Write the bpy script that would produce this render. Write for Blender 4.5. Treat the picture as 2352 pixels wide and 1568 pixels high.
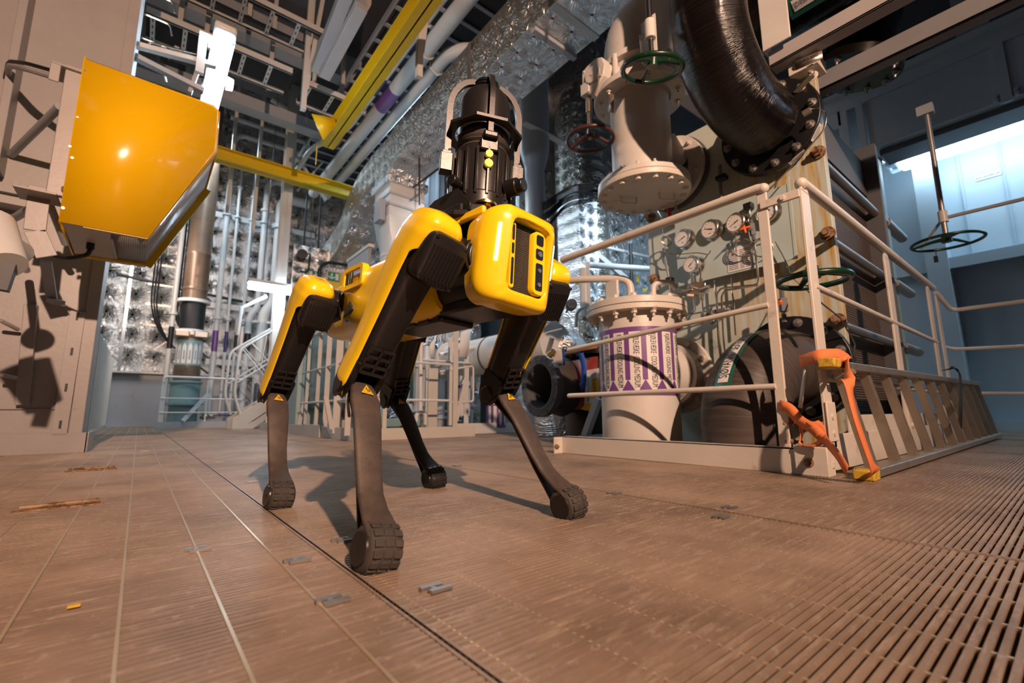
import bpy, math, random
import numpy as np
from mathutils import Vector, Matrix, noise
random.seed(7)
for o in list(bpy.data.objects): bpy.data.objects.remove(o)
SC = bpy.context.scene; COL = SC.collection
PI = math.pi
# ------------------------------------------------------------------ camera
FPX = 1050.0
CAMZ = 0.235
RX = Vector((0.77824773, -0.62793795, -0.00494004))
RY = Vector((-0.09310685, -0.12316663, 0.98800865))
RZ = Vector((0.62101658, 0.76845554, 0.15431947))
RX.normalize(); RZ = (RZ - RZ.dot(RX) * RX).normalized(); RY = RX.cross(RZ) if RX.cross(RZ).z > 0 else RZ.cross(RX)
cd = bpy.data.cameras.new('camera'); cam = bpy.data.objects.new('camera', cd); COL.objects.link(cam)
cd.sensor_fit = 'HORIZONTAL'; cd.sensor_width = 36.0; cd.lens = FPX * 36.0 / 2352.0
cd.clip_start = 0.02; cd.clip_end = 100
cam.matrix_world = Matrix(((RX.x, RY.x, -RZ.x, 0), (RX.y, RY.y, -RZ.y, 0), (RX.z, RY.z, -RZ.z, CAMZ), (0, 0, 0, 1)))
cd.dof.use_dof = True; cd.dof.focus_distance = 1.15; cd.dof.aperture_fstop = 4.0
SC.camera = cam
def P(px, py, X=None, Y=None, Z=None):
    """point on an axis plane of the hall seen at a given place of the photograph"""
    d = RX * ((px - 1176) / FPX) + RY * ((784 - py) / FPX) + RZ
    if X is not None: t = X / d.x
    elif Y is not None: t = Y / d.y
    else: t = (Z - CAMZ) / d.z
    return Vector((d.x * t, d.y * t, CAMZ + d.z * t))
# ------------------------------------------------------------------ world, lights, exposure
W = bpy.data.worlds.new('World'); SC.world = W; W.use_nodes = True
W.node_tree.nodes['Background'].inputs[0].default_value = (0.50, 0.52, 0.78, 1)
W.node_tree.nodes['Background'].inputs[1].default_value = 0.03
SC.view_settings.view_transform = 'Standard'; SC.view_settings.look = 'None'
SC.view_settings.gamma = 1.0; SC.view_settings.exposure = -0.08
try: SC.view_settings.use_curve_mapping = False
except Exception: pass
def lamp(name, kind, loc, energy, color, size=0.1, sy=None, rot=None, target=None, spot=None):
    l = bpy.data.lights.new(name, kind); l.energy = energy; l.color = color
    if kind == 'AREA':
        l.size = size
        if sy: l.shape = 'RECTANGLE'; l.size_y = sy
    else: l.shadow_soft_size = size
    if spot: l.spot_size = spot; l.spot_blend = 1.0
    o = bpy.data.objects.new(name, l); COL.objects.link(o); o.location = loc
    if target is not None:
        o.rotation_euler = (Vector(target) - Vector(loc)).to_track_quat('-Z', 'Y').to_euler()
    elif rot: o.rotation_euler = rot
    return o
WARM = (1.0, 0.64, 0.45); COOL = (0.62, 0.82, 1.0)
lamp('work_floodlight', 'SPOT', (-0.5, -3.35, 3.0), 2150, WARM, 0.05, target=(1.7, 4.0, 1.25), spot=math.radians(92))
lamp('unseen_fill_light', 'AREA', (0.7, 10.2, 5.4), 110, COOL, 0.3, 1.6, rot=(0, 0, 0))  # added cool light out of view, no fixture, for the back foil wall
lamp('unseen_fill_light', 'AREA', (3.5, 7.0, 5.2), 60, COOL, 0.3, 1.6, rot=(0, 0, 0))  # second added cool light without a fixture, fills the middle background
lamp('unseen_fill_light', 'AREA', (-0.3, 9.6, 3.3), 55, (1.0, .86, .78), 0.3, 1.2, target=(0.2, 12, 1.6))  # unseen light added behind the yellow housing, brightens the lower foil wall
lamp('unseen_fill_light', 'AREA', (5.6, 3.6, 3.2), 40, COOL, 0.3, 1.2, target=(6.4, 4.95, 1.6))  # added cool light, unseen, puts glints on the right-hand foil
lamp('unseen_fill_light', 'AREA', (3.3, 5.4, 3.3), 30, (.85, .92, 1.0), 0.3, 1.2, target=(3.2, 5.0, 0))  # unseen light added to whiten the background around the tank
# ------------------------------------------------------------------ materials
def newmat(name):
    m = bpy.data.materials.new(name); m.use_nodes = True
    nt = m.node_tree; b = nt.nodes['Principled BSDF']; return m, nt, b
def N(nt, t, **k):
    n = nt.nodes.new(t)
    for a, v in k.items(): setattr(n, a, v)
    return n
def mixc(nt, fac, a, b):
    n = N(nt, 'ShaderNodeMix', data_type='RGBA')
    if isinstance(fac, float): n.inputs[0].default_value = fac
    else: nt.links.new(fac, n.inputs[0])
    for v, i in ((a, 6), (b, 7)):
        if isinstance(v, tuple): n.inputs[i].default_value = (*v[:3], 1)
        else: nt.links.new(v, n.inputs[i])
    return n.outputs[2]
def ramp(nt, src, p0, p1, c0=(0, 0, 0), c1=(1, 1, 1)):
    r = N(nt, 'ShaderNodeValToRGB'); e = r.color_ramp.elements
    e[0].position = p0; e[1].position = p1; e[0].color = (*c0, 1); e[1].color = (*c1, 1)
    nt.links.new(src, r.inputs[0]); return r.outputs[0]
def noisef(nt, scale, detail=4, rough=0.55, vec=None, dist=0.0, coord='Object'):
    n = N(nt, 'ShaderNodeTexNoise'); n.inputs['Scale'].default_value = scale
    n.inputs['Detail'].default_value = detail; n.inputs['Roughness'].default_value = rough
    n.inputs['Distortion'].default_value = dist
    if vec is None:
        tc = N(nt, 'ShaderNodeTexCoord'); vec = tc.outputs[coord]
    nt.links.new(vec, n.inputs['Vector']); return n.outputs[0]
def mapping(nt, scale=(1, 1, 1), rot=(0, 0, 0), coord='Object'):
    tc = N(nt, 'ShaderNodeTexCoord'); mp = N(nt, 'ShaderNodeMapping')
    mp.inputs['Scale'].default_value = scale; mp.inputs['Rotation'].default_value = rot
    nt.links.new(tc.outputs[coord], mp.inputs[0]); return mp.outputs[0]
def bump(nt, b, h, strength=0.3, dist=0.01):
    n = N(nt, 'ShaderNodeBump'); n.inputs['Strength'].default_value = strength; n.inputs['Distance'].default_value = dist
    nt.links.new(h, n.inputs['Height']); nt.links.new(n.outputs[0], b.inputs['Normal']); return n
def paint(name, col, rough=0.45, metal=0.0, var=0.12, dirt=None, dscale=3.0, dlo=0.55, dhi=0.72, bmp=0.15, bscale=120, coat=0.0, dmax=1.0):
    m, nt, b = newmat(name)
    n1 = noisef(nt, 5.0, 5)
    c = mixc(nt, n1, tuple(v * (1 - var) for v in col), tuple(min(1, v * (1 + var)) for v in col))
    if dirt:
        d = noisef(nt, dscale, 8, 0.65); f = ramp(nt, d, dlo, dhi, (0, 0, 0), (dmax,) * 3)
        c = mixc(nt, f, c, dirt)
    nt.links.new(c, b.inputs['Base Color'])
    b.inputs['Roughness'].default_value = rough; b.inputs['Metallic'].default_value = metal
    if coat: b.inputs['Coat Weight'].default_value = coat; b.inputs['Coat Roughness'].default_value = 0.08
    if bmp: bump(nt, b, noisef(nt, bscale, 3), bmp, 0.002)
    return m
def emit(name, col, s, base=(0.8, 0.8, 0.8)):
    m, nt, b = newmat(name); b.inputs['Base Color'].default_value = (*base, 1)
    b.inputs['Emission Color'].default_value = (*col, 1); b.inputs['Emission Strength'].default_value = s; return m
MT = {}
MT['cream'] = paint('cream_enamel', (0.60, 0.57, 0.53), 0.38, dirt=(0.30, 0.24, 0.17), dlo=0.62, dhi=0.85, dmax=0.55, bmp=0.25, bscale=60)
MT['cream2'] = paint('cream_worn_enamel', (0.62, 0.57, 0.50), 0.42, dirt=(0.20, 0.14, 0.09), dscale=9, dlo=0.60, dhi=0.78, dmax=0.7, bmp=0.3, bscale=70)
MT['colgrey'] = paint('warm_grey_column_enamel', (0.37, 0.345, 0.34), 0.4, dirt=(0.28, 0.24, 0.2), dlo=0.62, dhi=0.85, dmax=0.4, bmp=0.3, bscale=40)  # darker grey paint, with lens edge falloff put into the colour too
MT['shadegrey'] = paint('shaded_grey_enamel', (0.20, 0.20, 0.21), 0.45)  # darker grey, shade of the upper right opening put into the colour
MT['white'] = paint('white_enamel', (0.66, 0.66, 0.64), 0.35, bmp=0.1)
MT['grey'] = paint('grey_enamel', (0.40, 0.42, 0.45), 0.4, dirt=(0.2, 0.18, 0.15), dlo=0.6, dhi=0.8, dmax=0.5)
MT['bluewall'] = paint('pale_blue_wall_enamel', (0.46, 0.55, 0.62), 0.35, var=0.06, bmp=0.3, bscale=6)
MT['teal'] = paint('blue_green_enamel', (0.22, 0.36, 0.38), 0.4)
MT['darkgrey'] = paint('dark_grey_paint', (0.10, 0.105, 0.115), 0.6)
MT['black'] = paint('black_plastic', (0.010, 0.010, 0.011), 0.35, var=0.3, bmp=0.1)
MT['blackm'] = paint('black_anodised', (0.022, 0.020, 0.020), 0.33, metal=0.3, var=0.2, bmp=0.05)
MT['rubber'] = paint('dusty_rubber', (0.045, 0.038, 0.034), 0.75, dirt=(0.12, 0.09, 0.07), dscale=25, dlo=0.5, dhi=0.8, dmax=0.6, bmp=0.3, bscale=400)
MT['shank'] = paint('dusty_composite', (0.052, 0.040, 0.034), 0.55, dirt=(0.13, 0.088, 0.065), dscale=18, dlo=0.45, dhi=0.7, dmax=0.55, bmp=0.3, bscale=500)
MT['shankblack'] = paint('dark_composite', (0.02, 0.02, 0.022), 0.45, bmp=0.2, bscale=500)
MT['yellow'] = paint('yellow_shell', (0.95, 0.64, 0.010), 0.28, var=0.03, bmp=0.0, coat=0.4)
MT['ybeam'] = paint('yellow_beam_paint', (0.74, 0.50, 0.01), 0.35, var=0.08, dirt=(0.35, 0.22, 0.02), dlo=0.62, dhi=0.8, dmax=0.4)
MT['steel'] = paint('stainless_steel', (0.62, 0.60, 0.57), 0.22, metal=1.0, var=0.1, bmp=0.03)
MT['dullsteel'] = paint('dull_steel', (0.42, 0.40, 0.38), 0.45, metal=0.9, var=0.2, bmp=0.2)
MT['brass'] = paint('brass', (0.72, 0.48, 0.20), 0.3, metal=1.0)
MT['alu'] = paint('scuffed_aluminium', (0.46, 0.41, 0.35), 0.42, metal=0.85, var=0.2, dirt=(0.22, 0.18, 0.13), dscale=14, dmax=0.5, bmp=0.3, bscale=150)
MT['rust'] = paint('rusty_bolt', (0.38, 0.25, 0.15), 0.7, metal=0.4, var=0.3, dirt=(0.14, 0.06, 0.02), dscale=40, dlo=0.45, dhi=0.6, bmp=0.5)
MT['green'] = paint('dark_green_enamel', (0.004, 0.032, 0.015), 0.3, dirt=(0.35, 0.3, 0.24), dscale=30, dlo=0.66, dhi=0.70, dmax=0.8)
MT['maroon'] = paint('maroon_enamel', (0.065, 0.024, 0.022), 0.35, dirt=(0.3, 0.2, 0.15), dscale=30, dlo=0.66, dhi=0.72, dmax=0.5)
MT['red'] = paint('red_enamel', (0.45, 0.02, 0.02), 0.4)
MT['orange'] = paint('orange_webbing', (0.78, 0.22, 0.07), 0.75, bmp=0.5, bscale=600)
MT['orangeh'] = paint('orange_handle', (0.8, 0.16, 0.03), 0.4)
MT['blackstrap'] = paint('black_webbing', (0.012, 0.012, 0.012), 0.8)
MT['ypad'] = paint('yellow_ladder_foot', (0.58, 0.38, 0.03), 0.7, dirt=(0.15, 0.1, 0.04), dscale=60, dlo=0.5, dhi=0.65, dmax=0.7)
MT['cable'] = paint('black_cable_sheath', (0.012, 0.012, 0.014), 0.45, bmp=0.0)
MT['paper'] = paint('white_label', (0.72, 0.70, 0.68), 0.5, var=0.03, bmp=0.0)
MT['ink'] = paint('black_print', (0.012, 0.012, 0.014), 0.5, var=0.0, bmp=0.0)
MT['purple'] = paint('purple_sticker', (0.17, 0.065, 0.25), 0.35, var=0.05, bmp=0.0)
MT['sgreen'] = paint('green_sticker', (0.02, 0.10, 0.08), 0.4, bmp=0.0)
MT['exitgreen'] = paint('exit_sign_green', (0.0, 0.22, 0.13), 0.4, bmp=0.0)
MT['signyellow'] = paint('sign_yellow', (0.75, 0.48, 0.02), 0.5, bmp=0.0)
MT['bluetag'] = paint('blue_sling', (0.02, 0.09, 0.40), 0.6, bmp=0.4, bscale=300)
MT['redwrap'] = paint('red_wrap', (0.22, 0.025, 0.015), 0.5, bmp=0.3)
MT['wood'] = paint('brown_strap', (0.30, 0.14, 0.07), 0.6)
MT['hgreen'] = paint('heat_exchanger_green', (0.40, 0.50, 0.49), 0.42, var=0.08, bmp=0.2)
MT['brownpipe'] = paint('brown_dusty_pipe', (0.19, 0.125, 0.085), 0.38, metal=0.35, var=0.2, dirt=(0.07, 0.045, 0.03), dmax=0.7)
MT['indigo'] = paint('indigo_pipe_label', (0.03, 0.03, 0.16), 0.4, bmp=0.0)
MT['fluo'] = emit('fluorescent_diffuser', (0.66, 0.84, 1.0), 48.0)
MT['fluo2'] = emit('fluorescent_diffuser_long', (0.62, 0.84, 1.0), 12.0)
MT['led'] = emit('led_strip', (0.45, 1.0, 0.85), 5.0)
MT['yled'] = emit('yellow_indicator', (0.9, 0.65, 0.05), 0.25, (0.8, 0.6, 0.05))
# plastic cover of lamp ends
m, nt, b = newmat('clear_lamp_cover'); b.inputs['Base Color'].default_value = (0.8, 0.9, 1, 1); b.inputs['Transmission Weight'].default_value = 0.7; b.inputs['Roughness'].default_value = 0.25; MT['clear'] = m
# gauge glass
m, nt, b = newmat('gauge_dial'); b.inputs['Base Color'].default_value = (0.75, 0.73, 0.70, 1); b.inputs['Roughness'].default_value = 0.15; b.inputs['Coat Weight'].default_value = 0.6; MT['dial'] = m
# heat exchanger plate with rust runs
m, nt, b = newmat('rust_stained_frame_plate')
mp = mapping(nt, (1, 14, 1.1)); d = noisef(nt, 2.2, 8, 0.6, mp)
tc = N(nt, 'ShaderNodeTexCoord'); sx = N(nt, 'ShaderNodeSeparateXYZ'); nt.links.new(tc.outputs['Object'], sx.inputs[0])
mr = N(nt, 'ShaderNodeMapRange'); nt.links.new(sx.outputs['Y'], mr.inputs[0])
mr.inputs[1].default_value = 1.32; mr.inputs[2].default_value = 1.05
f = ramp(nt, d, 0.42, 0.66); mm = N(nt, 'ShaderNodeMath', operation='MULTIPLY'); nt.links.new(f, mm.inputs[0]); nt.links.new(mr.outputs[0], mm.inputs[1])
big = noisef(nt, 2.0, 4); c0 = mixc(nt, big, (0.36, 0.44, 0.42), (0.58, 0.62, 0.54))
rc = mixc(nt, noisef(nt, 12.0, 5, 0.6, mapping(nt, (1, 3, 0.4))), (0.60, 0.40, 0.05), (0.28, 0.12, 0.02))
gr = ramp(nt, noisef(nt, 5.0, 9, 0.75), 0.60, 0.72); c1 = mixc(nt, mm.outputs[0], c0, rc); c1 = mixc(nt, gr, c1, (0.13, 0.14, 0.12))
nt.links.new(c1, b.inputs['Base Color']); b.inputs['Roughness'].default_value = 0.45; bump(nt, b, big, 0.2, 0.01); MT['plate'] = m
# corrugated plate pack
m, nt, b = newmat('plate_pack_edges')
mp = mapping(nt, (1, 1, 1)); wv = N(nt, 'ShaderNodeTexWave', wave_type='BANDS', bands_direction='Z', wave_profile='SIN')
wv.inputs['Scale'].default_value = 22; wv.inputs['Distortion'].default_value = 0.6; nt.links.new(mp, wv.inputs[0])
wv2 = N(nt, 'ShaderNodeTexWave', wave_type='BANDS', bands_direction='X'); wv2.inputs['Scale'].default_value = 60; nt.links.new(mp, wv2.inputs[0])
ad = N(nt, 'ShaderNodeMath', operation='ADD'); nt.links.new(wv.outputs[1], ad.inputs[0]); nt.links.new(wv2.outputs[1], ad.inputs[1])
c = mixc(nt, wv.outputs[1], (0.02, 0.016, 0.014), (0.20, 0.15, 0.12)); nt.links.new(c, b.inputs['Base Color'])
b.inputs['Roughness'].default_value = 0.5; b.inputs['Metallic'].default_value = 0.4; bump(nt, b, ad.outputs[0], 1.0, 0.006); MT['pack'] = m
# wrapped / wound black pipe (glass-fibre) : fine circumferential threads
def wound(name, c0, c1, rough, scale, direction='Z', strength=0.6, metal=0.0):
    m, nt, b = newmat(name); mp = mapping(nt, (1, 1, 1), coord='UV')
    n = noisef(nt, 1.0, 6, 0.6, mapping(nt, (1.5, scale, 1), coord='UV'))
    n2 = noisef(nt, 3.0, 4, 0.6)
    f = ramp(nt, n, 0.35, 0.75); c = mixc(nt, f, c0, c1); nt.links.new(c, b.inputs['Base Color'])
    b.inputs['Roughness'].default_value = rough; b.inputs['Metallic'].default_value = metal
    r = ramp(nt, n2, 0.3, 0.7, (rough * 0.7,) * 3, (rough * 1.6,) * 3); nt.links.new(r, b.inputs['Roughness'])
    bump(nt, b, n, strength, 0.006); return m
MT['wrapgloss'] = wound('glossy_black_wound_pipe', (0.003, 0.0025, 0.0025), (0.013, 0.009, 0.008), 0.17, 90, strength=1.0)
MT['wrapmatt'] = wound('dull_dark_wound_pipe', (0.035, 0.027, 0.023), (0.09, 0.068, 0.055), 0.5, 70, strength=0.35)
# foil clad insulation, pinned every ~0.25 m, in the plane given by two axes
def foil(name, ax, cell=0.26, base=(0.78, 0.76, 0.74), rough=0.24, off=(0, 0), strength=1.0):
    m, nt, b = newmat(name); tc = N(nt, 'ShaderNodeTexCoord'); s = N(nt, 'ShaderNodeSeparateXYZ'); nt.links.new(tc.outputs['Object'], s.inputs[0])
    def M_(op, a, b_=None, c_=None):
        n = N(nt, 'ShaderNodeMath', operation=op)
        for i, v in enumerate((a, b_, c_)):
            if v is None: continue
            if isinstance(v, (int, float)): n.inputs[i].default_value = v
            else: nt.links.new(v, n.inputs[i])
        return n.outputs[0]
    jit = noisef(nt, 1.7, 2)
    u = M_('ADD', M_('MULTIPLY', s.outputs[ax[0]], 1 / cell), M_('MULTIPLY', jit, 0.35)); v = M_('ADD', M_('MULTIPLY', s.outputs[ax[1]], 1 / cell), M_('MULTIPLY', jit, 0.3))
    fu = M_('SUBTRACT', M_('FRACT', u), 0.5); fv = M_('SUBTRACT', M_('FRACT', v), 0.5)
    r = M_('SQRT', M_('ADD', M_('MULTIPLY', fu, fu), M_('MULTIPLY', fv, fv)))
    ang = M_('ARCTAN2', fv, fu)
    cid = noisef(nt, 2.3, 1)
    w = M_('ABSOLUTE', M_('SINE', M_('ADD', M_('MULTIPLY', ang, 7.0), M_('MULTIPLY', noisef(nt, 4.0, 2), 22.0))))
    fall = M_('SUBTRACT', 1.0, M_('MINIMUM', M_('MULTIPLY', r, 2.0), 1.0))
    wr = M_('MULTIPLY', w, M_('MULTIPLY', fall, 1.3))
    dim = M_('MINIMUM', M_('MULTIPLY', r, 3.0), 1.0)
    fine = noisef(nt, 26.0, 4, 0.6, dist=1.5); mid = noisef(nt, 7.0, 3, 0.5, dist=1.0)
    h = M_('ADD', M_('ADD', M_('MULTIPLY', dim, 0.9), wr), M_('ADD', M_('MULTIPLY', fine, 0.5), M_('MULTIPLY', mid, 1.0)))
    bump(nt, b, h, strength, 0.035)
    pin = ramp(nt, r, 0.045, 0.06, (0.03, 0.03, 0.03), base); nt.links.new(pin, b.inputs['Base Color'])
    b.inputs['Metallic'].default_value = 1.0; b.inputs['Roughness'].default_value = rough
    return m
MT['foil_xz'] = foil('foil_insulation_facing_y', ('X', 'Z'), 0.42)
MT['foil_yz'] = foil('foil_insulation_facing_x', ('Y', 'Z'), 0.22, (0.66, 0.62, 0.55), 0.3, strength=0.7)
MT['foil_xy'] = foil('foil_insulation_facing_down', ('X', 'Y'), 0.24, (0.80, 0.80, 0.80), 0.28, strength=0.6)
MT['foil_xz2'] = foil('foil_duct_facing_y', ('X', 'Z'), 0.2, (0.80, 0.80, 0.80), 0.28, strength=0.6)
# perforated sheet
m, nt, b = newmat('perforated_sheet'); mp = mapping(nt, (1, 1, 1)); vo = N(nt, 'ShaderNodeTexVoronoi'); vo.inputs['Scale'].default_value = 130; vo.inputs['Randomness'].default_value = 0.0
nt.links.new(mp, vo.inputs['Vector']); f = ramp(nt, vo.outputs[0], 0.33, 0.40, (0.01, 0.01, 0.012), (0.62, 0.62, 0.64)); nt.links.new(f, b.inputs['Base Color']); b.inputs['Roughness'].default_value = 0.4; b.inputs['Metallic'].default_value = 0.4; MT['perf'] = m
# honeycomb textured front of the robot's head
m, nt, b = newmat('honeycomb_plastic'); vo = N(nt, 'ShaderNodeTexVoronoi'); vo.inputs['Scale'].default_value = 260; vo.inputs['Randomness'].default_value = 0.1
nt.links.new(mapping(nt), vo.inputs['Vector']); b.inputs['Base Color'].default_value = (0.02, 0.017, 0.014, 1); b.inputs['Roughness'].default_value = 0.5; bump(nt, b, vo.outputs[0], 0.9, 0.004); MT['honey'] = m
# scratched glossy yellow housing
m, nt, b = newmat('scuffed_glossy_yellow'); n1 = noisef(nt, 7.0, 8, 0.7); f = ramp(nt, n1, 0.56, 0.66); 
mk = ramp(nt, noisef(nt, 3.0, 2), 0.45, 0.6); mu = N(nt, 'ShaderNodeMath', operation='MULTIPLY'); nt.links.new(f, mu.inputs[0]); nt.links.new(mk, mu.inputs[1])
mu2 = N(nt, 'ShaderNodeMath', operation='MULTIPLY'); nt.links.new(mu.outputs[0], mu2.inputs[0]); mu2.inputs[1].default_value = 0.22
c = mixc(nt, mu2.outputs[0], (0.90, 0.52, 0.004), (0.97, 0.78, 0.40)); nt.links.new(c, b.inputs['Base Color']); b.inputs['Roughness'].default_value = 0.22; b.inputs['Coat Weight'].default_value = 0.5; MT['ygloss'] = m
# grating steel
m, nt, b = newmat('dusty_galvanised_grating'); n1 = noisef(nt, 2.2, 8, 0.65); n2 = noisef(nt, 45, 5, 0.7)
n3 = noisef(nt, 1.0, 5, 0.7, mapping(nt, (9, 90, 1)))
c = mixc(nt, ramp(nt, n1, 0.38, 0.66), (0.42, 0.31, 0.225), (0.22, 0.155, 0.11)); c = mixc(nt, ramp(nt, n3, 0.52, 0.72), c, (0.52, 0.40, 0.30)); c = mixc(nt, ramp(nt, n2, 0.58, 0.75), c, (0.52, 0.43, 0.36)); nt.links.new(c, b.inputs['Base Color'])
b.inputs['Metallic'].default_value = 0.35; b.inputs['Roughness'].default_value = 0.46; bump(nt, b, n2, 0.45, 0.003); MT['grating'] = m
MT['gratecross'] = paint('pale_cross_bar', (0.62, 0.50, 0.34), 0.32, metal=0.6, var=0.2, bmp=0.2)  # paler cross bars on the left panels; right ones keep the grating colour
MT['tape'] = paint('corner_foil_tape', (0.7, 0.7, 0.7), 0.3, metal=1.0)
# ------------------------------------------------------------------ mesh helpers
def V(*a): return Vector(a if len(a) == 3 else a[0])
def basis(n, up=None):
    n = Vector(n).normalized(); up = Vector(up) if up else (Vector((0, 0, 1)) if abs(n.z) < 0.9 else Vector((1, 0, 0)))
    u = up.cross(n)
    if u.length < 1e-6: u = Vector((1, 0, 0)).cross(n)
    u.normalize(); return u, n.cross(u), n
class MB:
    def __init__(s): s.v = []; s.f = []; s.mi = []; s.uv = None
    def add(s, vs, fs, m=0):
        o = len(s.v); s.v += [tuple(p) for p in vs]; s.f += [tuple(i + o for i in f) for f in fs]; s.mi += [m] * len(fs)
    def box(s, x0, x1, y0, y1, z0, z1, m=0):
        vs = [(x, y, z) for x in (x0, x1) for y in (y0, y1) for z in (z0, z1)]
        s.add(vs, [(0, 1, 3, 2), (4, 6, 7, 5), (0, 4, 5, 1), (2, 3, 7, 6), (0, 2, 6, 4), (1, 5, 7, 3)], m)
    def obox(s, c, ex, ey, ez, m=0):
        c = Vector(c); vs = [c + ex * a + ey * b + ez * d for a in (-.5, .5) for b in (-.5, .5) for d in (-.5, .5)]
        s.add(vs, [(0, 1, 3, 2), (4, 6, 7, 5), (0, 4, 5, 1), (2, 3, 7, 6), (0, 2, 6, 4), (1, 5, 7, 3)], m)
    def bar(s, p0, p1, w, h, up=None, m=0):
        p0 = Vector(p0); p1 = Vector(p1); u, v, n = basis(p1 - p0, up); s.obox((p0 + p1) / 2, u * w, v * h, p1 - p0, m)
    def cyl(s, p0, p1, r0, r1=None, seg=16, m=0, cap=True):
        p0 = Vector(p0); p1 = Vector(p1); r1 = r0 if r1 is None else r1; u, v, n = basis(p1 - p0)
        vs = []
        for p, r in ((p0, r0), (p1, r1)):
            for i in range(seg):
                a = 2 * PI * i / seg; vs.append(p + u * (r * math.cos(a)) + v * (r * math.sin(a)))
        fs = [(i, (i + 1) % seg, seg + (i + 1) % seg, seg + i) for i in range(seg)]
        if cap: fs += [tuple(range(seg))[::-1], tuple(range(seg, 2 * seg))]
        s.add(vs, fs, m)
    def tube(s, pts, r, seg=10, m=0, closed=False, cap=True, uvs=False, up=None):
        pts = [Vector(p) for p in pts]; n = len(pts); rr = r if isinstance(r, (list, tuple)) else [r] * n
        T = []
        for i in range(n):
            a = pts[(i - 1) % n] if (closed or i > 0) else pts[0]; b_ = pts[(i + 1) % n] if (closed or i < n - 1) else pts[-1]
            T.append((b_ - a).normalized())
        u, v, _ = basis(T[0], up); vs = []
        for i in range(n):
            if i: 
                u = (u - T[i] * u.dot(T[i])).normalized(); v = T[i].cross(u)
            for k in range(seg):
                a = 2 * PI * k / seg; vs.append(pts[i] + (u * math.cos(a) + v * math.sin(a)) * rr[i])
        fs = []
        for i in range(n if closed else n - 1):
            j = (i + 1) % n
            for k in range(seg): fs.append((i * seg + k, i * seg + (k + 1) % seg, j * seg + (k + 1) % seg, j * seg + k))
        if cap and not closed: fs += [tuple(range(seg))[::-1], tuple(range((n - 1) * seg, n * seg))]
        if uvs: s.uvt = (n, seg)
        s.add(vs, fs, m)
    def lathe(s, prof, o, axis, seg=32, m=0, up=None, a0=0, a1=2 * PI):
        o = Vector(o); u, v, n = basis(axis, up); full = abs(a1 - a0 - 2 * PI) < 1e-6; cnt = seg if full else seg + 1; vs = []
        for (r, h) in prof:
            for k in range(cnt):
                a = a0 + (a1 - a0) * k / seg; vs.append(o + n * h + (u * math.cos(a) + v * math.sin(a)) * max(r, 1e-5))
        fs = []
        for i in range(len(prof) - 1):
            for k in range(seg):
                k2 = (k + 1) % cnt; fs.append((i * cnt + k, i * cnt + k2, (i + 1) * cnt + k2, (i + 1) * cnt + k))
        s.add(vs, fs, m)
    def prism(s, poly, o, u, v, t, m=0):
        o = Vector(o); u = Vector(u); v = Vector(v); n = u.cross(v).normalized() * t; k = len(poly)
        vs = [o + u * a + v * b for a, b in poly] + [o + u * a + v * b + n for a, b in poly]
        s.add(vs, [tuple(range(k))[::-1], tuple(range(k, 2 * k))] + [(i, (i + 1) % k, k + (i + 1) % k, k + i) for i in range(k)], m)
    def hexb(s, p, n, r=0.012, h=0.012, m=0, washer=True, stud=False):
        p = Vector(p); n = Vector(n).normalized()
        if washer: s.cyl(p, p + n * h * 0.25, r * 1.35, seg=14, m=m)
        s.cyl(p, p + n * h, r, seg=6, m=m)
        if stud: s.cyl(p, p + n * h * 1.9, r * 0.5, seg=8, m=m)
    def torus(s, c, axis, R, r, seg=36, sub=10, m=0, a0=0, a1=2 * PI, up=None):
        u, v, n = basis(axis, up); c = Vector(c); full = abs(a1 - a0 - 2 * PI) < 1e-6
        pts = [c + (u * math.cos(a0 + (a1 - a0) * i / seg) + v * math.sin(a0 + (a1 - a0) * i / seg)) * R for i in range(seg if full else seg + 1)]
        s.tube(pts, r, sub, m, closed=full)
    def sphere(s, c, r, seg=16, m=0):
        s.lathe([(r * math.sin(PI * i / (seg // 2)), -r * math.cos(PI * i / (seg // 2))) for i in range(seg // 2 + 1)], c, (0, 0, 1), seg, m)
    def grid(s, rows, m=0, closeu=False):
        n = len(rows[0]); vs = [p for r in rows for p in r]; fs = []
        for i in range(len(rows) - 1):
            for k in range(n if closeu else n - 1): fs.append((i * n + k, i * n + (k + 1) % n, (i + 1) * n + (k + 1) % n, (i + 1) * n + k))
        s.add(vs, fs, m)
    def loft(s, rows, m=0, cap=True):
        n = len(rows[0]); o = len(s.v); s.grid(rows, m, True)
        if cap:
            s.f += [tuple(o + i for i in range(n))[::-1], tuple(o + (len(rows) - 1) * n + i for i in range(n))]; s.mi += [m, m]
    def ibeam(s, p0, p1, h, w, t=0.01, up=(0, 0, 1), m=0, caps=None):
        p0 = Vector(p0); p1 = Vector(p1); n = (p1 - p0).normalized(); up = Vector(up); up = (up - n * up.dot(n)).normalized(); sd = n.cross(up); c = (p0 + p1) / 2; L = p1 - p0
        s.obox(c, sd * t, up * h, L, m); s.obox(c + up * (h / 2 - t / 2), sd * w, up * t, L, m); s.obox(c - up * (h / 2 - t / 2), sd * w, up * t, L, m)
    def xf(s, M): s.v = [tuple(M @ Vector(p)) for p in s.v]; return s
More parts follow.
